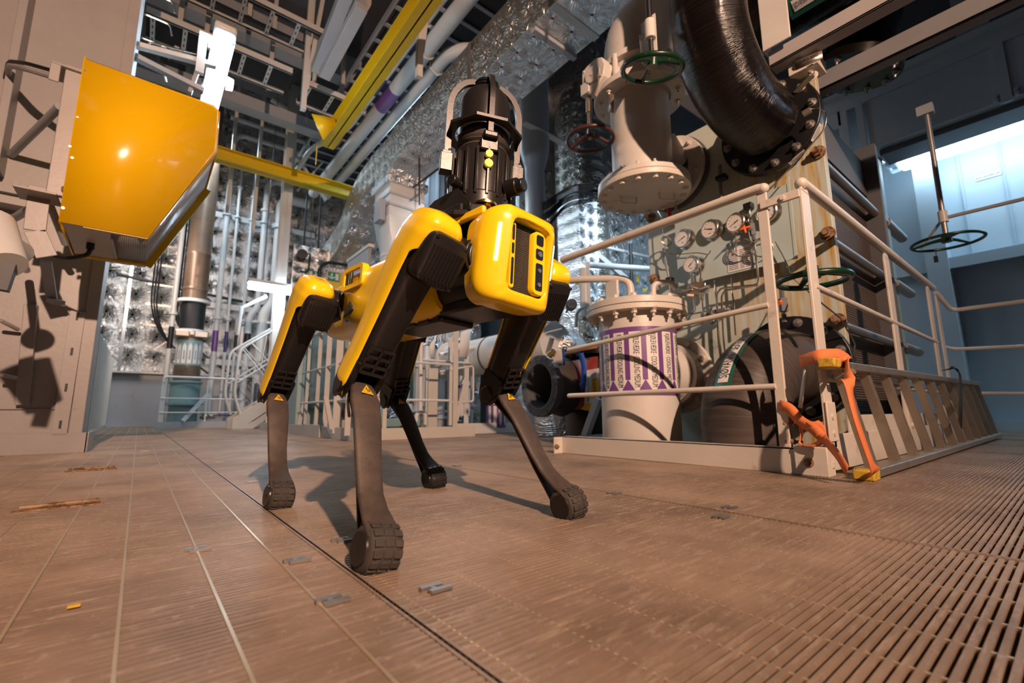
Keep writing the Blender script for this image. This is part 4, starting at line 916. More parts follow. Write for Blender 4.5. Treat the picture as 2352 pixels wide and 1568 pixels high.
# ---- plate heat exchanger
PX = 2.70
c = thing('plate_heat_exchanger', 'large plate heat exchanger with rust stained frame plate and dark plate pack', 'heat exchanger', (3.3, 1.24, 0))
mb = MB(); mb.box(PX, PX + .05, .70, 1.80, .0, 2.08); mb.build('frame_plate', 'plate', c, bevel=.004)
mb = MB(); mb.box(PX + .05, 3.85, .80, 1.70, .22, 1.98); mb.build('plate_pack', 'pack', c)
mb = MB(); mb.box(PX + .05, 3.85, .775, 1.725, 1.72, 1.98); mb.build('pack_shroud', 'darkgrey', c)
mb = MB(); mb.box(3.85, 3.90, .70, 1.80, 0, 2.1); mb.build('pressure_plate', 'darkgrey', c, bevel=.004)
for i, z in enumerate((1.60, 1.146, .688)):
    for yy in (.725, 1.765):
        mb = MB(); mb.tube([(PX + .05, yy + .02, z - .01), (4.6, yy + .02, z - .01)], .024, 12); mb.tube([(4.1, yy + .02, z - .01), (4.6, yy + .02, z - .01)], .034, 12); mb.build('tie_bolt_sleeve', 'dullsteel', c)
        mb = MB(); mb.cyl((PX, yy, z), (PX - .008, yy, z), .036, seg=20); mb.hexb((PX - .006, yy, z), (-1, 0, 0), .026, .03, stud=False); mb.cyl((PX - .03, yy, z), (PX - .055, yy, z), .016, seg=14); mb.build('tie_nut', 'rust', c)
mb = MB(); mb.box(PX + .05, 4.9, 1.15, 1.33, 2.0, 2.12); mb.build('carrying_bar', 'teal', c)
mb = MB(); mb.box(4.85, 4.93, 1.1, 1.4, 0, 2.2); mb.box(4.1, 4.2, .74, .84, 0, 2.1); mb.build('support_column', 'teal', c)
# gauge panel with gauges
gp = thing('gauge_panel', 'pale green instrument panel with round gauges on the heat exchanger front', 'panel', (2.66, 1.2, 1.04))
mb = MB(); mb.box(2.635, 2.642, .86, 1.548, 1.035, 1.46); mb.box(2.642, PX, 1.3, 1.33, 1.1, 1.4); mb.box(2.642, PX, .95, .98, 1.1, 1.4); mb.box(2.632, 2.642, .855, .87, 1.035, 1.50); mb.build('plate', 'hgreen', gp, bevel=.001)
def gauge(y, z, R, ang, lab, facing=(-.97, .12, 0), x=2.60, cap=None):
    n = Vector(facing).normalized(); p0 = Vector((2.635, y, z)); p1 = p0 + n * (2.635 - x); t = thing('pressure_gauge', lab, 'gauge', tuple(p0), 'round pressure gauges on the panel')
    mb = MB(); mb.cyl(p0, p0 + n * .006, R * 1.18, seg=32); mb.cyl(p0, p1, R * .96, seg=32); mb.lathe([(R * .96, 0), (R * 1.06, .003), (R * 1.06, .012), (R * .98, .016), (R * .90, .016), (R * .9, .010)], p1 - n * .004, n, 36); mb.build('case', 'steel', t)
    mb = MB(); mb.cyl(p1 + n * .003, p1 + n * .0065, R * .91, seg=32); mb.build('dial', 'dial', t)
    u_, v_, _ = basis(n, (0, 0, 1)); u_ = -u_ if u_.dot(Vector((0, -1, 0))) < 0 else u_
    v_ = Vector((0, 0, 1)); q = p1 + n * .0075
    mb = MB()
    for k in range(11):
        a = math.radians(225 - 27 * k); d = u_ * math.cos(a) + v_ * math.sin(a); mb.bar(q + d * R * .66, q + d * R * .80, .0014, .0006, up=n)
    a = math.radians(ang); d = u_ * math.cos(a) + v_ * math.sin(a); mb.bar(q - d * R * .25 + n * .001, q + d * R * .62 + n * .001, .0028, .0008, up=n); mb.bar(q - d * R * .38 + n * .001, q - d * R * .12 + n * .001, .006, .0008, up=n)
    mb.cyl(q, q + n * .002, .004, seg=10); mb.bar(q - v_ * R * .5 - u_ * .008, q - v_ * R * .5 + u_ * .008, .003, .0006, up=n)
    mb.build('needle_and_scale', 'ink', t, smooth=False); return p0, p1
gauge(1.472, 1.329, .056, 200, 'leftmost gauge of the upper row on the panel')
gauge(1.291, 1.332, .056, 160, 'second gauge from the left in the upper row')
gauge(1.137, 1.321, .056, 205, 'third gauge from the left with the orange cross handle right of it')
gauge(.965, 1.326, .056, 190, 'rightmost gauge, half hidden behind the narrow post')
gauge(1.417, 1.140, .052, 40, 'single lower gauge above the steel valve manifold', x=2.585)
# nameplate
mb = MB(); mb.box(2.631, 2.634, 1.085, 1.222, 1.046, 1.185)
for k in range(11):
    z = 1.165 - k * .0105; 
    for a_, b_ in ((1.215, 1.160), (1.150, 1.125), (1.118, 1.092)): mb.box(2.6303, 2.631, b_, a_, z - .0035, z, 1)
tag(mb.build('data_plate', ['paper', 'ink'], smooth=False), 'worn white data plate with printed lines on the instrument panel', 'label')
mb = MB()
for yy, zz, w_ in ((1.49, 1.395, .05), (1.31, 1.395, .06), (1.145, 1.39, .07), (.985, 1.40, .05), (1.36, 1.19, .05), (.94, 1.23, .05)):
    pass
# tubing
def tubing(pts, r, lab, mat='steel', name='instrument_tube', cat='tube', rad=.03, group=None, seg=8):
    mb = MB(); mb.tube(fillet(pts, rad), r, seg); return tag(mb.build(name, mat), lab, cat, group)
XT = 2.61
tubing([P(1632, 575, X=XT), P(1628, 555 + 30, X=XT), P(1605, 605 - 25, X=XT), P(1545, 585, X=XT), P(1522, 570, X=XT)], .0035, 'thin steel tube sagging under the second gauge to the left')
tubing([P(1571, 566, X=XT), P(1568, 580, X=XT), P(1540, 586, X=XT), P(1525, 565, X=XT), P(1521, 500, X=XT), P(1512, 485, X=2.66)], .0035, 'thin steel tube from the leftmost gauge up to the filter')
tubing([P(1689, 527, X=XT), P(1691, 560, X=XT), P(1690, 578, X=XT)], .0035, 'short straight tube under the third gauge')
for (cx_, cy_, r, lab) in ((1708, 570, .052, 'coiled thin steel tube in front of the data plate'), (1752, 570, .05, 'coiled thin steel tube behind the narrow post'), (1533, 555, .03, 'tight coil of thin steel tube left of the gauges'), (1632, 733, .03, 'small steel coil beside the upright tubes')):
    q = P(cx_, cy_, X=XT); mb = MB()
    for k in range(3): mb.torus(q + Vector((-.006 * k, .002 * k, .002 * k)), (1, .35, 0) if cx_ != 1533 else (.5, 1, 0), r + .001 * k, .0028, 32, 6)
    tag(mb.build('tube_coil', 'steel'), lab, 'tube')
tubing([P(1722, 465, X=XT), P(1720, 500, X=XT), P(1726, 530, X=XT), P(1733, 562, X=XT), P(1742, 640, X=XT), P(1738, 652, X=XT), P(1730, 655, X=XT), P(1655, 662, X=2.6), P(1646, 675, X=2.6), P(1650, 780, X=2.6), P(1660, 900, X=2.6)], .006, 'long steel tube running down from the orange handled valve and left to the uprights')
tubing([P(1740, 655, X=2.63), P(1665, 667, X=2.62), P(1657, 680, X=2.62), P(1662, 780, X=2.62), P(1672, 900, X=2.62)], .006, 'second steel tube bending down beside the vessel')
tubing([P(1642, 643, X=2.64), P(1652, 780, X=2.64), P(1668, 900, X=2.64)], .006, 'straight upright steel tube left of the rust streaks')
tubing([P(1680, 635, X=2.66), P(1685, 700, X=2.66), P(1690, 770, X=2.66)], .006, 'upright steel tube below the instrument panel')
tubing([P(1653, 380, X=2.66), P(1655, 430, X=2.66), P(1660, 485, X=2.66)], .012, 'dark steel tube clamped to the plate right of the filter', mat='dullsteel')
mb = MB(); q = P(1657, 408, X=2.64); mb.box(q.x - .02, q.x + .03, q.y - .03, q.y + .03, q.z - .014, q.z + .014); tag(mb.build('pipe_clamp', 'black', bevel=.003), 'black clamp block on the upper dark tube', 'clamp')
mb = MB(); q = P(1655, 713, X=2.59); mb.box(q.x - .012, q.x + .02, q.y - .05, q.y + .045, q.z - .010, q.z + .010); mb.hexb(q + Vector((-.012, .03, 0)), (-1, 0, 0), .007, .01); mb.hexb(q + Vector((-.012, -.03, 0)), (-1, 0, 0), .007, .01); tag(mb.build('pipe_clamp', 'dullsteel', bevel=.002), 'steel clamp holding the three upright tubes', 'clamp')
mb = MB(); q = P(1718, 473, X=2.60); mb.box(q.x - .015, q.x + .03, q.y - .022, q.y + .022, q.z - .016, q.z + .016); mb.cyl(q + Vector((-.015, .01, 0)), q + Vector((-.018, .01, 0)), .005, seg=8); tag(mb.build('pipe_clamp', 'black', bevel=.003), 'black clamp block at the top right of the panel', 'clamp')
mb = MB(); q = P(1537, 642, X=2.63); mb.box(q.x - .015, q.x + .03, q.y - .02, q.y + .02, q.z - .015, q.z + .015); tag(mb.build('pipe_clamp', 'black', bevel=.003), 'black clamp block above the vessel lid', 'clamp')
mb = MB()
for i, off in enumerate((0, .008, -.008)): mb.tube(fillet([P(1524, 570, X=2.63) + Vector((0, off, 0)), P(1528, 600, X=2.63) + Vector((0, -off, 0)), P(1536, 640, X=2.63), P(1540, 690, X=2.64)], .04), .004, 6)
tag(mb.build('cable_bundle', 'dullsteel'), 'bundle of thin braided leads hanging left of the gauges', 'cable')
# cross handled needle valve
t = thing('needle_valve', 'small steel needle valve with an orange cross handle right of the third gauge', 'valve', tuple(P(1728, 528, X=2.6)))
q0 = P(1724, 505, X=2.59); q1 = P(1732, 552, X=2.59); mb = MB(); mb.cyl(q0, q1, .011, seg=6); mb.cyl(q0 + (q1 - q0) * .2, q0 + (q1 - q0) * .75, .017, seg=4); mb.cyl(P(1728, 528, X=2.59), P(1716, 526, X=2.55), .010, seg=12); mb.build('body', 'darkgrey', t)
q = P(1710, 524, X=2.54); mb = MB()
for a in (0, PI / 2):
    d = Vector((.3, -.95, 0)).normalized() * math.cos(a + .15) + Vector((0, 0, 1)) * math.sin(a + .15); mb.bar(q - d * .03, q + d * .03, .011, .010, up=(1, .3, 0))
mb.build('cross_handle', 'orangeh', t, bevel=.003)
# manifold
t = thing('valve_manifold', 'polished steel valve manifold below the lower gauge', 'manifold', tuple(P(1600, 660, X=2.6)))
q = P(1601, 663, X=2.6); mb = MB(); mb.prism([(-.060, -.022), (-.045, -.036), (.045, -.036), (.060, -.022), (.060, .022), (.045, .036), (-.045, .036), (-.060, .022)], q + Vector((-.01, 0, 0)), (0, -1, 0), (0, 0, 1), -.045); mb.build('block', 'steel', t, bevel=.002)
for dy, dz, a in ((.028, .0, 'l'), (-.035, -.012, 'r'), (0, .0, 'c')):
    mb = MB(); s0 = q + Vector((-.01, dy, dz)); d = {'l': Vector((-.3, .95, -.05)), 'r': Vector((-.3, -.95, 0)), 'c': Vector((-1, .1, 0))}[a]; mb.cyl(s0, s0 + d * .06, .009, seg=12); mb.cyl(s0 + d * .05, s0 + d * .06, .012, seg=12); mb.bar(s0 + d * .055 - Vector((0, .02, .012)), s0 + d * .055 + Vector((0, .02, .012)), .005, .005); mb.build('handle', 'dullsteel', t)
for px_ in (1591, 1610):
    mb = MB(); mb.tube([P(px_, 650, X=2.6), P(px_ - 2, 628 if px_ == 1591 else 615, X=2.59)], .007, 8); mb.cyl(P(px_, 650, X=2.6), P(px_, 640, X=2.6), .012, seg=6); mb.build('fitting', 'steel', t)
for px_ in (1594, 1613):
    mb = MB(); mb.cyl(P(px_, 676, X=2.6), P(px_, 690, X=2.6), .012, seg=6); mb.build('fitting', 'steel', t)
tubing([P(1594, 688, X=2.6), P(1597, 712, X=2.6), P(1590, 718, X=2.6), P(1565, 722, X=2.6)], .006, 'steel tube curving from the manifold left to the vessel lid')
tubing([P(1613, 690, X=2.6), P(1615, 735, X=2.6)], .006, 'straight tube dropping from the right side of the manifold')
tubing([P(1578, 745, X=2.6), P(1580, 728, X=2.6), P(1590, 721, X=2.6), P(1636, 712, X=2.62)], .005, 'steel tube looping from the small red valve to the uprights')
mb = MB(); mb.cyl(P(1552, 755, X=2.58), P(1562, 752, X=2.58), .014, seg=10); mb.bar(P(1545, 757, X=2.57), P(1568, 752, X=2.57), .018, .008); tag(mb.build('red_lever_valve', 'red', bevel=.003), 'small red valve lever right of the vessel lid', 'valve')
mb = MB(); mb.cyl(P(1537, 478, X=2.62), P(1537, 498, X=2.62), .014, seg=10); tag(mb.build('red_grip_valve', 'red', bevel=.003), 'small red valve grip under the blind flange of the filter', 'valve')
mb = MB(); mb.cyl(P(1553, 472, X=2.62), P(1553, 500, X=2.62), .012, seg=10); mb.bar(P(1545, 488, X=2.61), P(1562, 484, X=2.61), .02, .02); tag(mb.build('small_valve', 'dullsteel'), 'small dark valve body under the filter beside the red grip', 'valve')
# long thin cable from flange down to panel
tubing([P(1852, 252, X=2.5), P(1880, 247, X=2.5), P(1900, 262, X=2.45), P(1892, 300, X=2.45), P(1820, 380, X=2.4), P(1770, 432, X=2.35), P(1757, 445, X=2.35)], .0035, 'thin cable running from the black flange down to the rail corner')
tubing([P(1780, 555, X=2.6), P(1800, 590, X=2.6), P(1822, 640, X=2.6), P(1880, 690, Y=.66), P(1930, 730, Y=.66), P(1965, 790, Y=.66), P(1960, 818, Y=.66)], .0035, 'thin cable crossing the plate down to the ladder')
mb = MB(); mb.cyl(P(1845, 262, X=2.5), P(1862, 252, X=2.5), .016, seg=12); tag(mb.build('sensor_plug', 'dullsteel'), 'steel sensor plug at the edge of the black flange', 'sensor')
# second small valve behind wide post
t = thing('needle_valve', 'little needle valve with tiny red knob above the lower black elbow', 'valve', tuple(P(1800, 690, X=2.5)))
mb = MB(); mb.cyl(P(1795, 665, X=2.5), P(1802, 740, X=2.5), .012, seg=6); mb.cyl(P(1797, 685, X=2.5), P(1801, 715, X=2.5), .022, seg=4); mb.build('body', 'darkgrey', t)
mb = MB(); mb.cyl(P(1793, 693, X=2.47), P(1790, 696, X=2.45), .01, seg=10); mb.build('knob', 'orangeh', t)
# ---- ports / elbows
def bolts_ring(mb, c_, n_, R_, cnt, r=.014, h=.016, a0=0.0, stud=True):
    u_, v_, nn = basis(n_)
    for k in range(cnt):
        a = a0 + 2 * PI * k / cnt; mb.hexb(Vector(c_) + (u_ * math.cos(a) + v_ * math.sin(a)) * R_, nn, r, h, stud=stud)
def flange(c_, n_, R0, R1, t_, name, mat, parent, nb=12, br=.014, bmat='dullsteel', a0=0.1, back=False):
    c_ = Vector(c_); n_ = Vector(n_).normalized()
    mb = MB(); mb.lathe([(R0 * .5, 0), (R1, 0), (R1, t_), (R0 * .5, t_)], c_, n_, 48); f_ = mb.build(name, mat, parent, bevel=.003)
    mb = MB(); bolts_ring(mb, c_ + n_ * t_, n_, (R0 + R1) / 2 + .002, nb, br, br * 1.1, a0)
    split_build(mb, 'flange_bolt', bmat, f_, tol=.03, smooth=False); return f_
ELG = 'black wound elbows at the heat exchanger'
# upper right elbow
c = thing('black_pipe_elbow', 'upper glossy black wound pipe elbow coming down to a bolted flange', 'pipe', (2.3, .93, 1.83))
CU = Vector((2.0, .93, 2.14))
pts = [Vector((2.70, .93, 1.82)), Vector((2.55, .93, 1.82)), Vector((2.45, .93, 1.82))] + [Vector((2.42 - .37 * math.sin(t), .93 + .02 * math.sin(t), 2.19 - .37 * math.cos(t))) for t in [PI / 2 * k / 14 for k in range(1, 15)]] + [Vector((2.05, .95, 2.4)), Vector((2.05, .95, 2.9)), Vector((2.05, .95, 3.8))]
mb = MB(); mb.tube(pts[1:], .178, 44, uvs=True); mb.build('elbow', 'wrapgloss', c)
f_ = flange((2.66, .93, 1.82), (-1, 0, 0), .19, .262, .05, 'flange', 'black', c, 12, .017)
mb = MB(); mb.lathe([(.262, 0), (.264, 0), (.264, .03), (.262, .03)], (2.655, .93, 1.82), (-1, 0, 0), 48); mb.build('flange_rim', 'black', c)
for k, (a_, w_) in enumerate(((-32, .09), (-62, .09))):
    a = math.radians(a_); d = Vector((0, -math.cos(a), math.sin(a))); t_ = Vector((0, math.sin(a), math.cos(a))); mb = MB(); o_ = Vector((2.635, .93, 1.82)) + d * .2635
    mb.obox(o_, t_ * w_, Vector((1, 0, 0)) * .032, d * .002); lb = mb.build('label', 'paper', c, smooth=False)
    mb = MB(); 
    for q in (-.008, 0, .008): mb.obox(o_ + d * .0013 + Vector((q, 0, 0)), t_ * w_ * .7, Vector((1, 0, 0)) * .002, d * .0006)
    mb.build('print', 'ink', lb, smooth=False)
# lower right elbow
c = thing('black_pipe_elbow', 'lower dark wound pipe elbow rising from the deck with the sea water arrow sticker', 'pipe', (2.1, .95, 0))
pts = [Vector((2.62, .93, .46)), Vector((2.50, .93, .46))] + [Vector((2.47 - .28 * math.sin(t), .93 + .07 * math.sin(t), .18 + .28 * math.cos(t))) for t in [PI / 2 * k / 14 for k in range(1, 15)]] + [Vector((2.19, 1.0, .0)), Vector((2.19, 1.0, -.6))]
EL_ = pts
mb = MB(); mb.tube(pts, .186, 44, uvs=True); el_o = mb.build('elbow', 'wrapmatt', c)
flange((2.66, .93, .46), (-1, 0, 0), .195, .27, .045, 'flange', 'black', c, 12, .017, a0=.3)
# sticker on lower elbow : ribbon following the outside of the bend
def on_elbow(t, phi, lift=.002):  # t along quarter bend 0 (vertical) .. 1 (horizontal); phi around
    al = PI / 2 * (1 - t); cx_ = Vector((2.47 - .28 * math.sin(al), .93 + .07 * math.sin(al), .18 + .28 * math.cos(al)))
    out = Vector((-math.sin(al), 0, math.cos(al))); side = Vector((0, 1, 0)); r = .186 + lift
    return cx_ + (out * math.cos(phi) + side * math.sin(phi)) * r
ph0 = .10
def stick(t0, t1, p0, p1, lift, mat_i, mb, nt=14, npn=6, arrow=False):
    rows = []
    for i in range(nt + 1):
        t = t0 + (t1 - t0) * i / nt; a_, b_ = p0, p1
        if arrow:
            x = i / nt
            if x > .86: k_ = (1 - x) / .14; m_ = (p0 + p1) / 2; a_, b_ = m_ + (p0 - m_) * 1.25 * k_, m_ + (p1 - m_) * 1.25 * k_
        rows.append([on_elbow(t, a_ + (b_ - a_) * j / npn, lift) for j in range(npn + 1)])
    mb.grid(rows, mat_i)
mb = MB(); stick(.22, .80, ph0 - .22, ph0 + .22, .004, 0, mb); stick(.26, .79, ph0 - .13, ph0 + .13, .0055, 1, mb, arrow=True)
vs, fs = textmesh('SJØVANN · SEAWATER', .05); mnx = min(v_[0] for v_ in vs); mxx = max(v_[0] for v_ in vs)
mb.add([on_elbow(.29 + .44 * (v_[0] - mnx) / (mxx - mnx), ph0 + v_[1] / .20 * 1.25, .007) for v_ in vs], fs, 2)
st_ = mb.build('flow_sticker', ['sgreen', 'paper', 'ink'], c, smooth=False); st_['label'] = 'green bordered white arrow sticker reading SJØVANN SEAWATER'
mb = MB(); 
o_ = P(1845, 905, X=1.98); a_ = P(1838, 935, X=1.99); b_ = P(1855, 845, X=1.99)
mb.add([P(1833, 935, X=2.02), P(1843, 938, X=2.0), P(1852, 850, X=2.0), P(1846, 845, X=2.02)], [(0, 1, 2, 3)])
tag(mb.build('paper_tag', 'paper', solid=.001), 'narrow white paper tag standing behind the wide corner post', 'tag')
# ---- upper left filter / valve body
c = thing('filter_vessel', 'cream painted vertical filter vessel hanging with a bolted blind flange underneath', 'vessel', (2.38, 1.60, 1.55))
FC = Vector((2.38, 1.60, 0))
mb = MB(); mb.lathe([(.188, 1.66), (.188, 2.26), (.22, 2.30)], FC, (0, 0, 1), 44); mb.build('body', 'cream', c)
mb = MB(); mb.lathe([(.001, 1.605), (.285, 1.605), (.287, 1.61), (.287, 1.638), (.001, 1.638)], FC, (0, 0, 1), 56); mb.build('blind_flange', 'cream2', c)
mb = MB(); mb.lathe([(.18, 1.642), (.285, 1.642), (.285, 1.672), (.18, 1.672)], FC, (0, 0, 1), 56); mb.build('flange', 'cream', c, bevel=.002)
for k in range(16):
    a = 2 * PI * k / 16 + .1; q = FC + Vector((math.cos(a) * .25, math.sin(a) * .25, 0)); mb = MB(); mb.hexb(q + Vector((0, 0, 1.605)), (0, 0, -1), .016, .018, stud=False); mb.hexb(q + Vector((0, 0, 1.672)), (0, 0, 1), .016, .018, stud=True); mb.build('flange_bolt', 'cream2', c, smooth=False)
for dx, dy in ((-.10, .10), (.05, -.08)):
    mb = MB(); q = FC + Vector((dx, dy, 1.605)); mb.tube(fillet([q, q + Vector((0, 0, -.045)), q + Vector((.09, -.05, -.045)), q + Vector((.09, -.05, 0))], .015), .007, 8); mb.build('lifting_handle', 'cream2', c)
mb = MB(); mb.lathe([(.2, 2.26), (.29, 2.26), (.29, 2.30), (.2, 2.30)], FC, (0, 0, 1), 48); mb.build('upper_flange', 'cream', c, bevel=.002)
mb = MB(); bolts_ring(mb, FC + Vector((0, 0, 2.26)), (0, 0, -1), .25, 12, .014, .018, .2); split_build(mb, 'flange_bolt', 'cream2', c, tol=.03, smooth=False)
mb = MB(); mb.tube([FC + Vector((.15, 0, 1.98)), Vector((2.66, 1.58, 1.86))], .15, 36); mb.lathe([(.14, 0), (.24, 0), (.24, .035), (.14, .035)], (2.66, 1.56, 1.83), (-1, 0, 0), 48); mb.build('outlet_nozzle', 'cream', c, bevel=.002)
mb = MB(); bolts_ring(mb, (2.625, 1.56, 1.83), (-1, 0, 0), .205, 12, .014, .016, .2); split_build(mb, 'nozzle_bolt', 'cream2', c, tol=.03, smooth=False)
mb = MB(); mb.lathe([(.14, 0), (.25, 0), (.25, .03), (.14, .03)], (2.695, 1.56, 1.83), (-1, 0, 0), 48); mb.build('rubber_gasket', 'darkgrey', c)
# elbow above
c = thing('cream_pipe_elbow', 'big cream pipe elbow with wafer valve on top of the filter', 'pipe', (2.38, 1.6, 2.3))
mb = MB(); mb.lathe([(.20, 2.30), (.20, 2.45), (.24, 2.45), (.24, 2.49), (.215, 2.49)], FC, (0, 0, 1), 48); mb.build('valve_body', 'cream', c, bevel=.002)
pts = [FC + Vector((0, 0, 2.49))] + [FC + Vector((.42 - .42 * math.cos(t), 0, 2.56 + .42 * math.sin(t))) for t in [PI / 2 * k / 12 for k in range(13)]] + [FC + Vector((.9, 0, 2.98))]
mb = MB(); mb.tube(pts, .215, 40); mb.build('elbow', 'cream', c)
for k in range(8):
    a = 2 * PI * k / 8; q = FC + Vector((math.cos(a) * .235, math.sin(a) * .235, 0)); mb = MB(); mb.cyl(q + Vector((0, 0, 2.30)), q + Vector((0, 0, 2.48)), .018, seg=8); mb.build('lug', 'cream', c, bevel=.002)
# gearbox + maroon handwheel
c = thing('gear_operator', 'cream valve gearbox with a downward spindle and maroon handwheel', 'valve', tuple(P(1357, 320, X=2.15)))
q = P(1368, 178, X=2.10); n_ = Vector((-1, .1, 0)).normalized(); u_ = Vector((0, -1, 0)); v_ = Vector((0, 0, 1))
mb = MB(); mb.prism([(-.09, -.075), (-.02, -.12), (.04, -.09), (.085, -.05), (.10, .02), (.08, .08), (.03, .105), (-.05, .095), (-.09, .075)], q + Vector((-.03, 0, 0)), u_, v_, -.075); mb.build('gearbox', 'cream', c, bevel=.006)
mb = MB(); mb.cyl(q + Vector((-.03, -.005, .0)), q + Vector((-.045, -.005, .0)), .055, seg=28); mb.cyl(q + Vector((-.045, -.005, 0)), q + Vector((-.049, -.005, 0)), .012, seg=12); mb.build('cover_disc', 'cream2', c, bevel=.002)
mb = MB()
for a_, b_ in ((-.07, .07), (.04, .085), (-.075, -.06), (.07, -.045)): mb.hexb(q + Vector((-.03, -a_, b_)), (-1, 0, 0), .008, .006, washer=False)
split_build(mb, 'cover_bolt', 'cream2', c, tol=.03, smooth=False)
mb = MB(); mb.cyl(q + Vector((.04, -.06, .02)), Vector((2.38, 1.55, 2.40)), .045, seg=20); mb.build('stem_neck', 'cream', c)
sp0 = P(1352, 215, X=2.10); sp1 = P(1356, 318, X=2.10); sp1 = Vector((sp0.x, sp0.y, sp1.z))
mb = MB(); mb.box(sp0.x - .04, sp0.x + .04, sp0.y - .035, sp0.y + .035, sp0.z - .02, sp0.z + .06); mb.build('spindle_block', 'cream', c, bevel=.004)
mb = MB(); mb.cyl(sp0, sp1, .015, seg=16); mb.cyl(sp0 + Vector((0, 0, -.05)), sp0 + Vector((0, 0, -.14)), .022, seg=16); mb.build('spindle', 'alu', c)
def handwheel(c_, n_, R_, r_, mat, parent, spokes=3, a0=.3, name='handwheel', dish=.03):
    n_ = Vector(n_).normalized(); u2, v2, _ = basis(n_); c_ = Vector(c_)
    mb = MB(); mb.torus(c_, n_, R_, r_, 48, 12); wh = mb.build(name, mat, parent)
    for k in range(spokes):
        a = a0 + 2 * PI * k / spokes; d = u2 * math.cos(a) + v2 * math.sin(a); mb = MB(); mb.tube([c_ + n_ * dish + d * .01, c_ + n_ * dish * .9 + d * R_ * .4, c_ + d * (R_ - r_ * .3)], [r_ * 1.5, r_ * 1.1, r_ * .8], 10); mb.build('spoke', mat, wh)
    mb = MB(); mb.cyl(c_ + n_ * (dish + .03), c_ + n_ * (dish - .022), .026, .03, 20); mb.build('hub', mat, wh); return wh
hw = handwheel(sp1 + Vector((0, 0, -.005)), (0, 0, 1), .145, .012, 'maroon', c, 3, 1.2)
# green hand wheel above
c = thing('green_handwheel', 'dark green handwheel on a long steel extension spindle in front of the filter elbow', 'handwheel', tuple(P(1498, 160, Y=1.35)))
hc = P(1498, 158, Y=1.10); 
handwheel(hc, (-.12, -.22, 1), .137, .0125, 'green', c, 3, 2.55)
mb = MB(); mb.cyl(hc + Vector((0, 0, .02)), hc + Vector((0, 0, 1.6)), .014, seg=16); mb.build('spindle', 'steel', c)
mb = MB(); mb.cyl(hc + Vector((0, 0, .16)), hc + Vector((0, 0, .26)), .026, seg=20); mb.build('coupling', 'cream', c, bevel=.003)
mb = MB(); mb.box(hc.x + .018, hc.x + .024, hc.y - .02, hc.y + .06, hc.z + .06, hc.z + .30); mb.hexb(hc + Vector((.018, .02, .24)), (-1, 0, 0), .007, .01); mb.build('spindle_bracket', 'cream', c)
mb = MB(); mb.bar(hc + Vector((.02, .05, .22)), Vector((2.26, 1.46, 2.42)), .04, .03); mb.build('support_arm', 'cream', c, bevel=.003)
c2_ = thing('name_tag', 'small rusty metal tag hanging at the left of the filter top flange', 'tag', tuple(P(1402, 235, X=2.14)))
mb = MB(); mb.add([P(1395, 212, X=2.14), P(1410, 216, X=2.14), P(1411, 260, X=2.13), P(1396, 256, X=2.13)], [(0, 1, 2, 3)]); mb.build('plate', 'alu', c2_, solid=.003)
# low green handwheel behind post
c = thing('green_handwheel', 'chipped green handwheel level behind the wide corner post', 'handwheel', tuple(P(1867, 640, X=2.25)))
hc = P(1868, 643, X=2.24); handwheel(hc, (0, 0, 1), .135, .013, 'green', c, 3, .2); mb = MB(); mb.cyl(hc + Vector((0, 0, -.2)), hc + Vector((0, 0, .0)), .012, seg=12); mb.build('spindle', 'dullsteel', c)
# ---- cooling medium strainer vessel
c = thing('cooling_vessel', 'cream cylindrical strainer vessel with bolted lid and purple cooling medium stickers', 'vessel', (2.28, 1.63, 0))
VC = Vector((2.28, 1.63, 0)); VR = .222
mb = MB(); mb.lathe([(VR, -.3), (VR, .80), (VR + .01, .80)], VC, (0, 0, 1), 64); mb.build('body', 'cream', c)
mb = MB(); mb.lathe([(.2, .795), (.292, .795), (.292, .826), (.2, .826)], VC, (0, 0, 1), 64); mb.build('flange', 'cream2', c, bevel=.003)
mb = MB(); mb.lathe([(.2, .830), (.292, .830), (.292, .862), (.285, .868), (.001, .868)], VC, (0, 0, 1), 64); lid = mb.build('lid', 'cream', c)
for k in range(16):
    a = 2 * PI * (k + .5) / 16; q = VC + Vector((math.cos(a) * .262, math.sin(a) * .262, 0)); mb = MB(); mb.hexb(q + Vector((0, 0, .795)), (0, 0, -1), .017, .022, stud=True); mb.hexb(q + Vector((0, 0, .868)), (0, 0, 1), .017, .018); mb.build('lid_bolt', 'cream2', c, smooth=False)
mb = MB(); q = P(1405, 640, X=2.10); mb.box(q.x - .01, q.x + .01, q.y - .045, q.y + .045, .868, 1.0); mb.build('hinge_plate', 'cream', lid, bevel=.006)
mb = MB(); mb.tube(fillet([Vector((2.17, 1.58, .868)), Vector((2.17, 1.58, 1.01)), Vector((2.02, 1.86, 1.045)), Vector((1.95, 2.2, 1.06))], .09), .022, 14); mb.build('davit_pipe', 'cream', lid)
mb = MB(); mb.tube(fillet([Vector((2.20, 1.45, .868)), Vector((2.20, 1.45, .96)), Vector((2.27, 1.38, .96)), Vector((2.29, 1.36, .92))], .05), .016, 12); mb.build('vent_pipe', 'cream', lid)
mb = MB(); mb.cyl(VC + Vector((.06, -.2, .868)), VC + Vector((.06, -.2, .885)), .035, seg=16); mb.tube(fillet([VC + Vector((.06, -.2, .885)), VC + Vector((.0, -.22, .90)), VC + Vector((.1, -.32, .885))], .02), .008, 8); mb.build('plug', 'cream2', lid)
mb = MB(); 
nz = [VC + Vector((.12, -.03, .46)), Vector((2.54, 1.57, .46))]; mb.tube(nz, .165, 40); mb.lathe([(.16, 0), (.235, 0), (.235, .035), (.16, .035)], (2.60, 1.565, .46), (-1, -.0, 0), 48); mb.tube([Vector((2.50, 1.57, .46)), Vector((2.60, 1.565, .46))], .19, 40); mb.build('side_nozzle', 'cream', c, bevel=.003)
